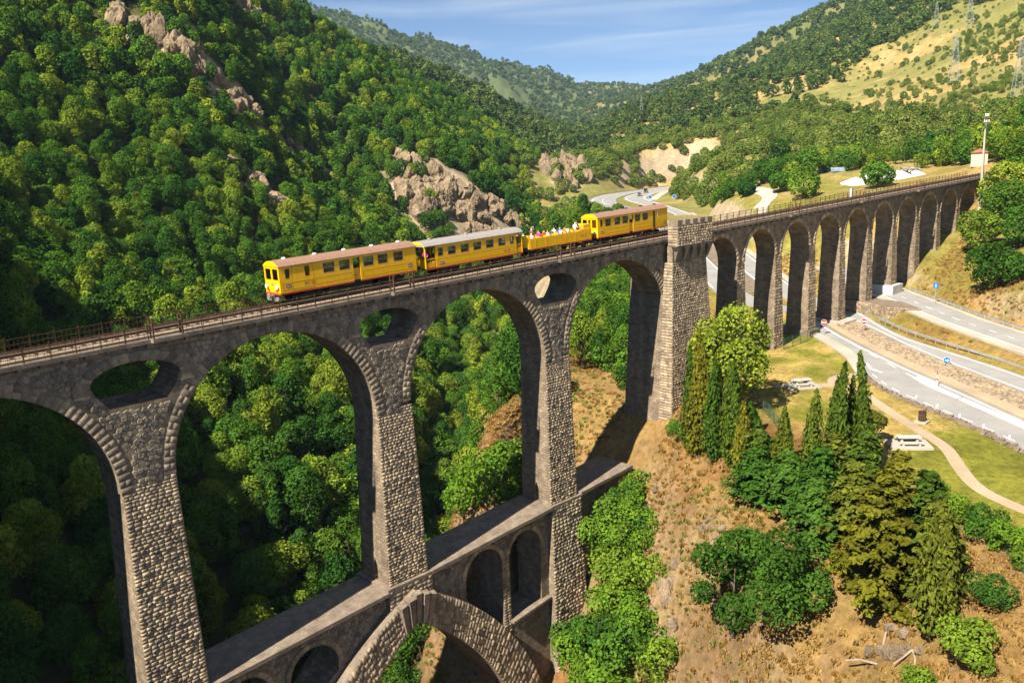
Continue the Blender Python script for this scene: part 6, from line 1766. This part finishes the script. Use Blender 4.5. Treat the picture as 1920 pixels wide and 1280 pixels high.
bushes = [
    (51.0, -2.6, 0, .9, 'bright bush at the end of the stone terrace'), (49.4, -3.4, 1, 1.0, 'bright bush just below the end of the terrace'), (48.2, -4.6, 2, 1.1, 'bright bush right of the third tall pier'),
    (46.6, -6.2, 0, 1.1, 'bright bush low on the gully beside the third tall pier'), (43.6, -6.6, 1, 1.25, 'bright bush at the bottom of the gully'), (41.2, -8.0, 2, 1.35, 'bright bush at the bottom edge, centre'),
    (39.6, -5.0, 0, 1.3, 'bright bush at the bottom edge beside the pointed arch'), (38.0, -12.2, 1, 1.4, 'bright bush at the bottom edge, right of centre'), (37.0, -16.6, 2, 1.1, 'bright bush at the bottom edge under the dry slope'),
    (41.0, -3.4, 1, 1.2, 'bright bush at the foot of the third tall pier'), (36.6, -8.4, 0, 1.3, 'bright bush deep in the gorge below the pier'),
    (44.6, -4.6, 2, 1.1, 'bright bush pressed against the plinth of the third tall pier'), (42.6, -9.6, 0, 1.2, 'bright bush in the middle of the gully bottom'), (40.2, -11.0, 2, 1.15, 'bright bush at the gully bottom below broken rock'),
    (38.6, -8.6, 1, 1.4, 'large bright bush at the bottom edge, left of centre'), (45.0, -8.2, 2, .8, 'bright bush at the right rim of the gully'), (47.4, -6.0, 1, .8, 'bright bush at the upper right rim of the gully'), (36.0, -11.6, 2, 1.4, 'bright bush at the very bottom edge below the gully'),
    (38.8, 9.2, 0, 1.50, 'bright bush behind the terrace, between second and third tall piers'),
    (42.1, 8.6, 1, 1.40, 'bright bush behind the terrace close to the third tall pier'),
    (38.2, 11.8, 2, 1.30, 'bright bush behind the terrace close to the second tall pier'),
    (42.0, 7.8, 0, 1.20, 'bright bush behind the terrace wall, lowest one'),
    (66.9, 13.1, 1, 1.20, 'bright shrub on the dry bank seen through the fourth tall arch, lowest'),
    (82.3, 23.4, 2, 1.40, 'bright shrub beside the tower seen through the fourth tall arch'),
    (81.8, 30.3, 0, 1.10, 'shrub beside the third pier seen through the fourth tall arch'),
    (62.8, 7.3, 1, 1.00, 'shrub at the tower foot seen through the fourth tall arch'),
    (78.0, 24.3, 2, 1.30, 'shrub in the middle of the bank seen through the fourth tall arch'),
    (91.4, 32.0, 0, 1.50, 'shrub high on the bank seen through the fourth tall arch'),
    (92.7, 37.3, 1, 1.50, 'shrub at mid height of the bank seen through the fourth tall arch'),
    (47.8, -37.4, 0, .62, 'low ivy-like bush at the lawn edge, upper right'), (46.2, -39.4, 1, .7, 'low ivy-like bush at the lawn edge, middle'), (44.6, -41.4, 2, .7, 'low ivy-like bush at the lawn edge near the wire fence'),
    (49.4, -35.4, 2, .6, 'low ivy-like bush behind the golden conifer'), (43.0, -43.6, 0, .6, 'low ivy-like bush at the right picture edge'), (37.4, -43.2, 1, .6, 'bright low bush right of the large cypress'),
    (33.4, -43.6, 2, .85, 'bright bush in the lower right corner'), (57.2, -3.6, 0, .45, 'small bright bush at the tower foot'), (55.4, -6.2, 1, .5, 'small bright bush left of the cypress clump'), (31.8, -41.0, 0, .6, 'small bright bush at the bottom right edge')]
for x, y, k, s, lb in bushes: tree('bush', lb, 'bush', x, y, sh[k], None, x * 3.1, s=s, group='bright bushes on the bank')
rt = [(121.4, -17.2, 7.2, 9.4, 'big dark bush on the dry slope above the upper road'), (139.6, -9.0, 8.2, 7.6, 'tree with visible trunk on the slope right of the last arches'), (139.0, -15.4, 6.5, 7.2, 'round tree at the right picture edge above the big bush'),
      (149.0, -10.2, 8.4, 8.6, 'leafy tree below the end of the viaduct'), (157.0, -6.8, 9.0, 9.0, 'bright leafy tree beside the tall concrete pole'), (163.5, -9.0, 10.0, 9.2, 'leafy tree at the right edge above the viaduct end'), (171, -9.5, 9.5, 9.0, 'tree behind the viaduct end at the right edge'), (131, -13.5, 4.2, 5.0, 'low bush between the big bush and the trees'), (179, -4.0, 8, 8.5, 'tree on the rise at the end of the track')]
for i, (x, y, h, w, lb) in enumerate(rt):
    tree('slope_tree', lb, 'tree', x, y, crown_broad(830 + i, h, w, 4200, .36, M_LEAF if i % 2 else M_DARK if i == 0 else M_LEAF, .16 if i == 1 else .04, 20, lob_r=(.13, .26)), trunk_mesh(830 + i, h * .7, .25, 5), i, group='trees on the slope at the right')
mt = [(182.4, 46.4, 8.0, 8.8, 'round tree just behind the viaduct railing, left of the stone heap'), (193.6, 58.9, 5.6, 5.4, 'smaller round tree left of the round tree behind the railing'), (218.4, 78.3, 7.4, 7.0, 'round tree at the top of the pale track'), (255.2, 93.4, 10, 8.6, 'tall loose tree at the far edge of the meadow'), (182, 27.5, 5.8, 7.4, 'low tree in front of the white rubble heap'), (196, 70.5, 4.6, 4.6, 'small tree beside the bend of the pale track')]
for i, (x, y, h, w, lb) in enumerate(mt):
    tree('meadow_tree', lb, 'tree', x, y, crown_broad(850 + i, h, w, 3000, .45, M_LEAF, .08, 18, lob_r=(.14, .27)), trunk_mesh(850 + i, h * .6, .25, 4), i, group='trees on the meadow')
# dead wood
def dead_branch(label, pts_, r, x, y, z=None):
    z0 = H1(x, y) if z is None else z
    t = empty('dead_branch', (x, y, z0)); tag(t, label, 'dead branch')
    mb = MB()
    for ch in pts_:
        for a, b, k in zip(ch[:-1], ch[1:], range(len(ch))): mb.tube(a, b, r * (1 - .2 * k), r * (1 - .2 * (k + 1)) + .004, 6)
    mb.build('wood', M_DEADWOOD, t)
dead_branch('pale dead trunk lying on the dry slope under the golden conifer', [[(0, 0, .3), (-1.0, -.1, -.6), (-2.0, -.3, -1.6), (-2.6, -.4, -2.6)], [(-1.0, -.1, -.6), (-1.4, -1.0, -.4), (-1.7, -1.9, -.5)], [(-2.0, -.3, -1.6), (-2.6, .8, -1.4), (-2.9, 1.7, -1.7)]], .09, 36.4, -36.9)
dead_branch("pale uprooted stump at the bottom right", [[(0, 0, .15), (-.5, -.4, -.05), (-1.0, -.6, -.5)], [(0, 0, .15), (-.2, -.9, .05), (-.6, -1.6, -.25)], [(0, 0, .15), (-.7, .3, -.2), (-1.3, .7, -.6)]], .08, 34.8, -39.2)
dead_branch('bare grey branches sticking out beside the third tall pier', [[(0, 0, 0), (-.2, -.2, 1.8), (-.6, -.3, 3.2), (-1.4, -.5, 4.0)], [(-.2, -.2, 1.8), (.4, -.3, 2.8), (.7, -.4, 3.9)], [(-.6, -.3, 3.2), (-.5, -.4, 4.5)]], .06, 45.2, -3.4, -32)

# ------------------------------------------------------------------ rock
def rock_mesh(seed, planes=16, sub=4, tall=1.0):
    rng = np.random.default_rng(seed)
    bm = bmesh.new(); bmesh.ops.create_icosphere(bm, subdivisions=sub, radius=1)
    v = np.array([p.co for p in bm.verts]); v = unit(v)
    n = unit(rng.normal(size=(planes, 3))); d = rng.uniform(.62, 1.0, planes)
    c = v @ n.T; r = np.min(np.where(c > .05, d / np.maximum(c, .05), 9), axis=1)
    r = np.clip(r, .4, 1.25) * (1 + .16 * vnoise(v[:, 0] * 5 + seed, v[:, 1] * 5 + v[:, 2] * 3, seed) + .14 * vnoise(v[:, 0] * 13, v[:, 2] * 13 + v[:, 1] * 7, seed + 3))
    v = v * r[:, None]; v[:, 2] *= tall
    for p, q in zip(bm.verts, v): p.co = q
    me = bpy.data.meshes.new('rock'); bm.to_mesh(me); bm.free()
    return me
def rock_material():
    m, nt, N, L, out = new_mat('cliff_rock')
    pos = objpos(nt)
    c = ramp(nt, noise(nt, .22, 7, pos, .7), .32, .68, (.15, .11, .072), (.33, .25, .165))
    mpn = N.new('ShaderNodeMapping'); mpn.inputs['Scale'].default_value = (1, 1, .25); L.new(pos, mpn.inputs['Vector'])
    s = noise(nt, 1.2, 7, mpn.outputs['Vector'], .7)
    c = mixn(nt, 1.0, c, ramp(nt, s, .35, .65, (.62, .6, .58), (1.25, 1.22, 1.2)), 'MULTIPLY')
    lich = ramp(nt, noise(nt, .5, 5, pos), .58, .68)
    c = mixn(nt, lich, c, (.16, .15, .06))
    bsdf(nt, out, c, .95, bump(nt, s, 1.0, .5), 0, .1)
    return m
M_CLIFF = rock_material()
rocks = [rock_mesh(900 + i, 22 + 2 * i, 4, 1.0) for i in range(6)]
for r_ in rocks: r_.materials.append(M_CLIFF)
def rock_group(name, label, spots, sz, tall, seed, spread=1.0, up=0.0):
    rng = np.random.default_rng(seed)
    c = spots[0]; t = empty(name, (c[0], c[1], H1(c[0], c[1]))); tag(t, label, 'rock')
    for (x, y) in spots:
        for k in range(5 if sz > 1 else 3):
            px, py = x + rng.normal() * spread, y + rng.normal() * spread
            s = sz * rng.uniform(.6, 1.25)
            o = link(bpy.data.objects.new('rock', rocks[int(rng.integers(0, 6))]), t)
            o.location = Vector((px, py, H1(px, py) + s * .1 + up)) - t.location
            o.rotation_euler = (rng.uniform(-.3, .3), rng.uniform(-.3, .3), rng.uniform(0, 6.28)); o.scale = (s * rng.uniform(.7, 1.1), s * rng.uniform(.7, 1.1), s * tall * rng.uniform(.8, 1.3))
    return t
rock_group('rock_cliff', 'large bare tan cliff on the wooded slope above the trailer coach', [(154, 172), (157, 170), (160, 167), (163, 165), (166, 162), (168, 159), (170, 156), (174, 154), (177, 152), (145, 161), (148, 158), (149, 155), (152, 153), (156, 151), (160, 150), (163, 149), (168, 148), (172, 148), (140, 153), (143, 156), (150, 163), (155, 159), (160, 157), (165, 153)], 2.6, 1.15, 1, 1.8, .6)
rock_group('rock_cliff', 'pale rock face at the narrow of the valley above the far road bend', [(326, 262), (324, 247), (316, 244), (305, 239), (318, 252), (330, 256), (312, 248), (322, 258)], 3.4, 1.7, 2, 4.5, .2)
rock_group('rock_cliff', 'small tan bluff right of the large cliff, beside the open car', [(184, 152), (189, 154), (193, 157), (187, 156)], 2.2, 1.5, 3, 1.6, .8)
rock_group('rock_outcrop', 'jagged pale outcrop high on the left wooded slope', [(72, 181), (74, 177), (76, 174), (79, 170), (81, 168)], 2.3, 1.4, 4, 1.6, 1.8)
rock_group('rock_outcrop', 'slanting rock rib below the jagged outcrop on the left slope', [(82, 166), (86, 167), (89, 166), (91, 163), (95, 166), (99, 168)], 2.0, .9, 5, 1.6, 1.6)
rock_group('rock_outcrop', 'thin rock rib running down the middle of the wooded slope', [(112, 172), (118, 174), (123, 175)], 1.8, 1.2, 6, 1.4, 1.6)
rock_group('rock_outcrop', 'grassy rock slab low on the left slope above the track', [(76, 136), (80, 134), (83, 130)], 3.4, .6, 7, 1.0, .6)
rock_group('rock_outcrop', 'small pale rock among trees near the top of the left ridge', [(140, 247), (143, 245)], 3.0, 1.2, 8, 1.5, 1.5)
rock_group('rock_outcrop', 'crumbling rocks on the dry slope below the cypress clump', [(49.8, -5.8), (45.6, -15.8), (44.2, -17.6)], .55, .8, 9, .5)
rock_group('rock_outcrop', 'pale rocks in the gully under the golden conifer', [(35.6, -37.4), (34.6, -38.6), (36.8, -36.0)], .6, .8, 10, .8)
rock_group('rock_outcrop', 'broken rock at the foot of the dry slope, bottom centre', [(40.6, -13.6), (39.4, -15.4), (42.0, -12.4)], .9, 1.1, 11, .8)

# scattered tufts of dry grass and small stones on the near bank and lawn edge
def tuft_mesh(seed, n, h, w, mat):
    rng = np.random.default_rng(seed)
    p = np.stack([rng.normal(size=n) * w, rng.normal(size=n) * w, np.full(n, h * .35)], 1)
    nr = unit(np.stack([rng.normal(size=n), rng.normal(size=n), np.full(n, .25)], 1))
    return leaves_mesh('tuft', p, nr, h * .5, rng.random(n), mat, rng, 2.4, np.array((0, 0, 1.0)))
M_STRAW = leaf_material('straw', ((.33, .19, .065), (.38, .25, .09), (.28, .15, .05)), .3, (.7, 1.2))
M_WEED = leaf_material('weeds', ((.17, .19, .04), (.24, .24, .06), (.13, .17, .035)), .3, (.7, 1.2))
tufts = bpy.data.collections.new('ground_shapes')
for i in range(3): tufts.objects.link(bpy.data.objects.new('tuft_%d' % i, tuft_mesh(20 + i, 34, .5, .22, M_STRAW)))
for i in range(2): tufts.objects.link(bpy.data.objects.new('tuft_%d' % (3 + i), tuft_mesh(30 + i, 40, .45, .24, M_WEED)))
def bank_scatter():
    rng = np.random.default_rng(77); n = 90000
    x = rng.uniform(28, 150, n); y = rng.uniform(-52, 34, n)
    k = np.where((x > 62) & (rng.random(n) < .55), False, True); x, y = x[k], y[k]
    lbm = left_bank(x, y) < .3
    ok = lbm & (poly_sdf(x, y, PLAT) > 1.0) & (seg_dist(x, y, UPPER)[0] > 5.2) & (seg_dist(x, y, BEHIND)[0] > 11) & ~((y > -2.2) & (y < 5.5) & (x > 38))
    x, y = x[ok], y[ok]; z = H(x, y)
    nn = fbm(x, y, 7, 3, 5) + .5
    k = in_view(x, y, z, 10) & (rng.random(len(x)) < .35 + .9 * np.clip(nn - .35, 0, 1)); x, y, z, nn = x[k], y[k], z[k], nn[k]
    vi = np.where(rng.random(len(x)) < np.clip(.08 + 1.2 * (fbm(x, y, 11, 2, 8)), 0, .55), rng.integers(3, 5, len(x)), rng.integers(0, 3, len(x)))
    s = rng.uniform(.25, .75, len(x))
    return np.stack([x, y, z - .03], 1), vi, np.stack([np.zeros(len(x)), np.zeros(len(x)), rng.uniform(0, 6.28, len(x))], 1), np.stack([s, s, s * rng.uniform(.7, 1.2, len(x))], 1)
go_ = scatter_object('dry_grass', *bank_scatter(), tufts)
tag(go_, 'tufts of dry straw-coloured grass and weeds on the bank', 'grass', kind='stuff')
print('tufts', len(go_.data.vertices))

# ------------------------------------------------------------------ far things
def pylon(x, y, h, label):
    z = H1(x, y); t = empty('lattice_pylon', (x, y, z), .6); tag(t, label, 'pylon', 'power pylons on the hillside')
    w = lambda k: (h * .10) * (1 - k) + h * .022 * k
    mb = MB(); th = h * .005; N_ = 7
    for i in range(N_):
        k0, k1 = i / N_, (i + 1) / N_; a, b = w(k0), w(k1)
        c0 = [(-a, -a, h * k0), (a, -a, h * k0), (a, a, h * k0), (-a, a, h * k0)]; c1 = [(-b, -b, h * k1), (b, -b, h * k1), (b, b, h * k1), (-b, b, h * k1)]
        for j in range(4):
            mb.bar(c0[j], c1[j], th, th); mb.bar(c0[j], c1[(j + 1) % 4], th * .6, th * .6); mb.bar(c1[j], c1[(j + 1) % 4], th * .6, th * .6)
    mb.build('mast', M_GALV, t)
    for k in (.72, .84, .96):
        MB().bar((-h * .13, 0, h * k), (h * .13, 0, h * k), th * 1.2, th * 1.6).bar((-h * .13, 0, h * k), (0, 0, h * (k + .035)), th * .7, th * .7).bar((h * .13, 0, h * k), (0, 0, h * (k + .035)), th * .7, th * .7).build('cross_arm', M_GALV, t)
pylon(444, 104.2, 23, 'lattice pylon standing on the bare dry slope, centre of the right hill')
pylon(330.2, 42.1, 22, 'lattice pylon at the right picture edge above the grove')
pylon(597.2, 150.7, 22, 'lattice pylon high on the right hill near the top edge')
pylon(626.5, 182.2, 16, 'small lattice pylon at the skyline of the right hill')
pylon(554.8, 382.1, 15, 'small lattice pylon at the wooded foot of the right hill, near the valley')
t = empty('utility_pole', (157.6, -2.6, H1(157.6, -2.6))); tag(t, 'tall tapering concrete power pole with cross-arm at the viaduct end', 'utility pole')
MB().hexa([(-.36, -.26, -.5), (.36, -.26, -.5), (.36, .26, -.5), (-.36, .26, -.5), (-.11, -.1, 18.6), (.11, -.1, 18.6), (.11, .1, 18.6), (-.11, .1, 18.6)]).build('shaft', M_CONC, t)
for z_, w_ in ((17.2, 1.3), (18.3, .9)):
    arm = MB().box(-w_, w_, -.07, .07, z_, z_ + .14).build('cross_arm', M_GALV, t)
    for dx in (-w_ + .1, 0, w_ - .1): MB().lathe([(.06, 0), (.1, .12), (.06, .2), (.1, .32), (.05, .45)], 8, (dx, -.15, z_ + .14)).build('insulator', M_WHITE, arm)
def rubble_heap():
    rng = np.random.default_rng(3)
    t = empty('rubble_heap', (208, 37, H1(208, 37))); tag(t, 'white rubble heap on the meadow behind the viaduct', 'rubble heap')
    n = 40; V, F = [], []
    for i in range(n + 1):
        for j in range(n + 1):
            u, v = i / n * 2 - 1, j / n * 2 - 1
            x, y = 208 + u * 9 * .5 + v * 5, 38 + u * 11 * 1.15 - v * 3.5 * .6
            k = max(0, 1 - u * u - v * v)
            V.append((x, y, 0))
    V = np.array(V); zz = H(V[:, 0], V[:, 1])
    uu = np.repeat(np.linspace(-1, 1, n + 1), n + 1); vv = np.tile(np.linspace(-1, 1, n + 1), n + 1)
    k = np.clip(1 - uu ** 2 - vv ** 2, 0, 1)
    V[:, 2] = zz - .1 + k ** .8 * (2.1 + 3.2 * fbm(V[:, 0], V[:, 1], 5, 3, 4)) + k * fbm(V[:, 0], V[:, 1], 1.2, 2, 6) * 1.0
    V -= np.array(t.location)
    F = np.array([[i * (n + 1) + j, (i + 1) * (n + 1) + j, (i + 1) * (n + 1) + j + 1, i * (n + 1) + j + 1] for i in range(n) for j in range(n)])
    link(bpy.data.objects.new('gravel', np_mesh('gravel', V, F, [M_BLOCK])), t)
    t2 = empty('debris_pile', (206, 30, H1(206, 30))); tag(t2, 'brown pile of logs and debris beside the white heap', 'debris pile')
    for q in range(26):
        a = rng.uniform(0, 3.14); L_ = rng.uniform(1, 2.2); cx, cy, cz = rng.normal() * 1.6, rng.normal() * 1.6, rng.uniform(.4, 2.4)
        MB().tube((cx - L_ * math.cos(a), cy - L_ * math.sin(a), cz - rng.uniform(0, .5)), (cx + L_ * math.cos(a), cy + L_ * math.sin(a), cz + rng.uniform(0, .5)), .22, .18, 6).build('log', M_DEADWOOD, t2)
rubble_heap()
def container(x, y, rz, label, col):
    t = empty('skip_container', (x, y, H1(x, y)), rz); tag(t, label, 'container')
    m = plain('container_' + col, {'blue': (.06, .13, .28), 'pale blue': (.25, .33, .45)}[col], .6, 0, .35, 1.2)
    MB().add([(-1.9, -.9, .12), (1.9, -.9, .12), (1.9, .9, .12), (-1.9, .9, .12), (-2.2, -1.0, 1.25), (2.2, -1.0, 1.25), (2.2, 1.0, 1.25), (-2.2, 1.0, 1.25), (-2.05, -.9, 1.25), (2.05, -.9, 1.25), (2.05, .9, 1.25), (-2.05, .9, 1.25), (-1.8, -.8, .2), (1.8, -.8, .2), (1.8, .8, .2), (-1.8, .8, .2)],
        [(3, 2, 1, 0), (0, 1, 5, 4), (1, 2, 6, 5), (2, 3, 7, 6), (3, 0, 4, 7), (4, 5, 9, 8), (5, 6, 10, 9), (6, 7, 11, 10), (7, 4, 8, 11), (8, 9, 13, 12), (9, 10, 14, 13), (10, 11, 15, 14), (11, 8, 12, 15), (12, 13, 14, 15)]).build('tub', m, t)
    for k in range(5): MB().box(-1.6 + k * .8, -1.5 + k * .8, -1.03, -.93, .2, 1.2).build('rib', m, t)
container(230.4, 64.0, -1.0, 'blue skip on the meadow behind the viaduct, left one', 'blue'); container(227.6, 58.9, -1.1, 'pale blue skip on the meadow behind the viaduct, right one', 'pale blue')
def hut():
    x, y = 186.0, 7.2; t = empty('lineside_hut', (x, y, H1(x, y)), .3); tag(t, 'small cream lineside hut at the far end of the viaduct', 'hut')
    m = plain('cream_render', (.55, .44, .34), .85, 0, .15)
    w = MB().prism([rect(-2.1, 2.1, -.4, 2.6), rect(-.4, .45, .0, 2.0), rect(1.0, 1.6, 1.0, 1.8)], -1.6, -1.4); w.box(-2.1, 2.1, 1.4, 1.6, -.4, 2.6).box(-2.1, -1.9, -1.398, 1.398, -.4, 2.6).box(1.9, 2.1, -1.398, 1.398, -.4, 2.6); w.build('wall', m, t)
    MB().prism([[(-1.9, 2.6), (1.9, 2.6), (0, 3.5)]], -2.4, 2.4, axis='X').build('roof', plain('roof_tile', (.34, .15, .09), .9, 0, .3), t)
    MB().box(-.38, .43, -1.52, -1.46, 0, 1.98).build('door', M_TIMBER, t); MB().box(1.0, 1.6, -1.5, -1.48, 1.0, 1.8).build('window', M_GLASS, t)
hut()
t = empty('relay_cabinet', (117.9, 4.35, zd(118))); tag(t, 'white equipment cabinet beside the far railing of the viaduct', 'cabinet')
MB().box(-.3, .3, -.15, .15, .28, 1.75).build('housing', M_WHITE, t); MB().box(-.34, .34, -.19, .19, 1.752, 1.82).build('lid', M_GALV, t)
wall_thing('parapet_wall', 'dark stone parapet wall at the far end of the viaduct', 'wall', [(168, -.35), (182, -.6), (182, .2), (168, .45)], 2.5, [5.4, 6.6, 6.6, 5.4], M_CORE, None)
def car(x, y, rz, col, label, van=False):
    t = empty('car', (x, y, H1(x, y) + .16), rz); tag(t, label, 'car', 'cars on the far road')
    body = plain('car_paint_' + col, {'black': (.012, .012, .014), 'dark grey': (.05, .052, .058)}[col], .25, .2, .1, 1, .6)
    hgt = 1.95 if van else 1.45
    prof = [(-2.1, .35), (2.1, .35), (2.15, .8), (1.5, .95), (.75 if not van else 1.3, hgt), (-1.5 if not van else -2.0, hgt), (-2.1, .95)]
    mb = MB(); n = len(prof)
    V = []
    for yy, k in ((-.85, 1.0), (.85, 1.0)):
        for a, b in prof: V.append((a, yy * (1 - .14 * max(0, (b - .95) / .6)), b))
    mb.add(V, [list(range(n)), list(range(2 * n - 1, n - 1, -1))] + [[i, (i + 1) % n, n + (i + 1) % n, n + i] for i in range(n)])
    mb.build('body', body, t)
    g = MB(); f = lambda a, b, q: (a, q, b)
    x3, x4 = prof[3][0], prof[4][0]
    g.add([(x3 - .1 + .012, -.7, 1.0), (x3 - .1 + .012, .7, 1.0), (x4 + .075, .62, hgt - .08), (x4 + .075, -.62, hgt - .08)], [(0, 1, 2, 3)]); g.build('windscreen', M_GLASS, t, fix=False)
    for s in (-1, 1):
        MB().box(-1.3, .6, *sorted((s * .80, s * .835)), 1.02, hgt - .16).build('side_window', M_GLASS, t)
        MB().box(2.12, 2.18, *sorted((s * .5, s * .78)), .62, .8).build('headlamp', M_WHITE, t)
        for dx in (-1.3, 1.3): MB().tube((dx, s * .72, .32), (dx, s * .9, .32), .33, .33, 14).build('wheel', M_UNDER, t)
car(302.4, 190.2, math.radians(215), 'dark grey', 'dark grey car approaching on the far road, the nearer one'); car(324.5, 203.4, math.radians(212), 'black', 'black van approaching on the far road behind the grey car', True)

# ------------------------------------------------------------------ valley haze
def haze():
    m, nt, N, L, out = new_mat('valley_haze')
    v = N.new('ShaderNodeVolumePrincipled')
    v.inputs['Density'].default_value = 0.00007
    v.inputs['Color'].default_value = (.55, .76, 1.0, 1)
    v.inputs['Anisotropy'].default_value = .1
    L.new(v.outputs['Volume'], out.inputs['Volume'])
    o = MB().box(-2760, 3160, -1300, 3160, -75, 560).build('haze', m)
    tag(o, 'thin blue haze filling the valley air', 'haze', kind='stuff')
haze()
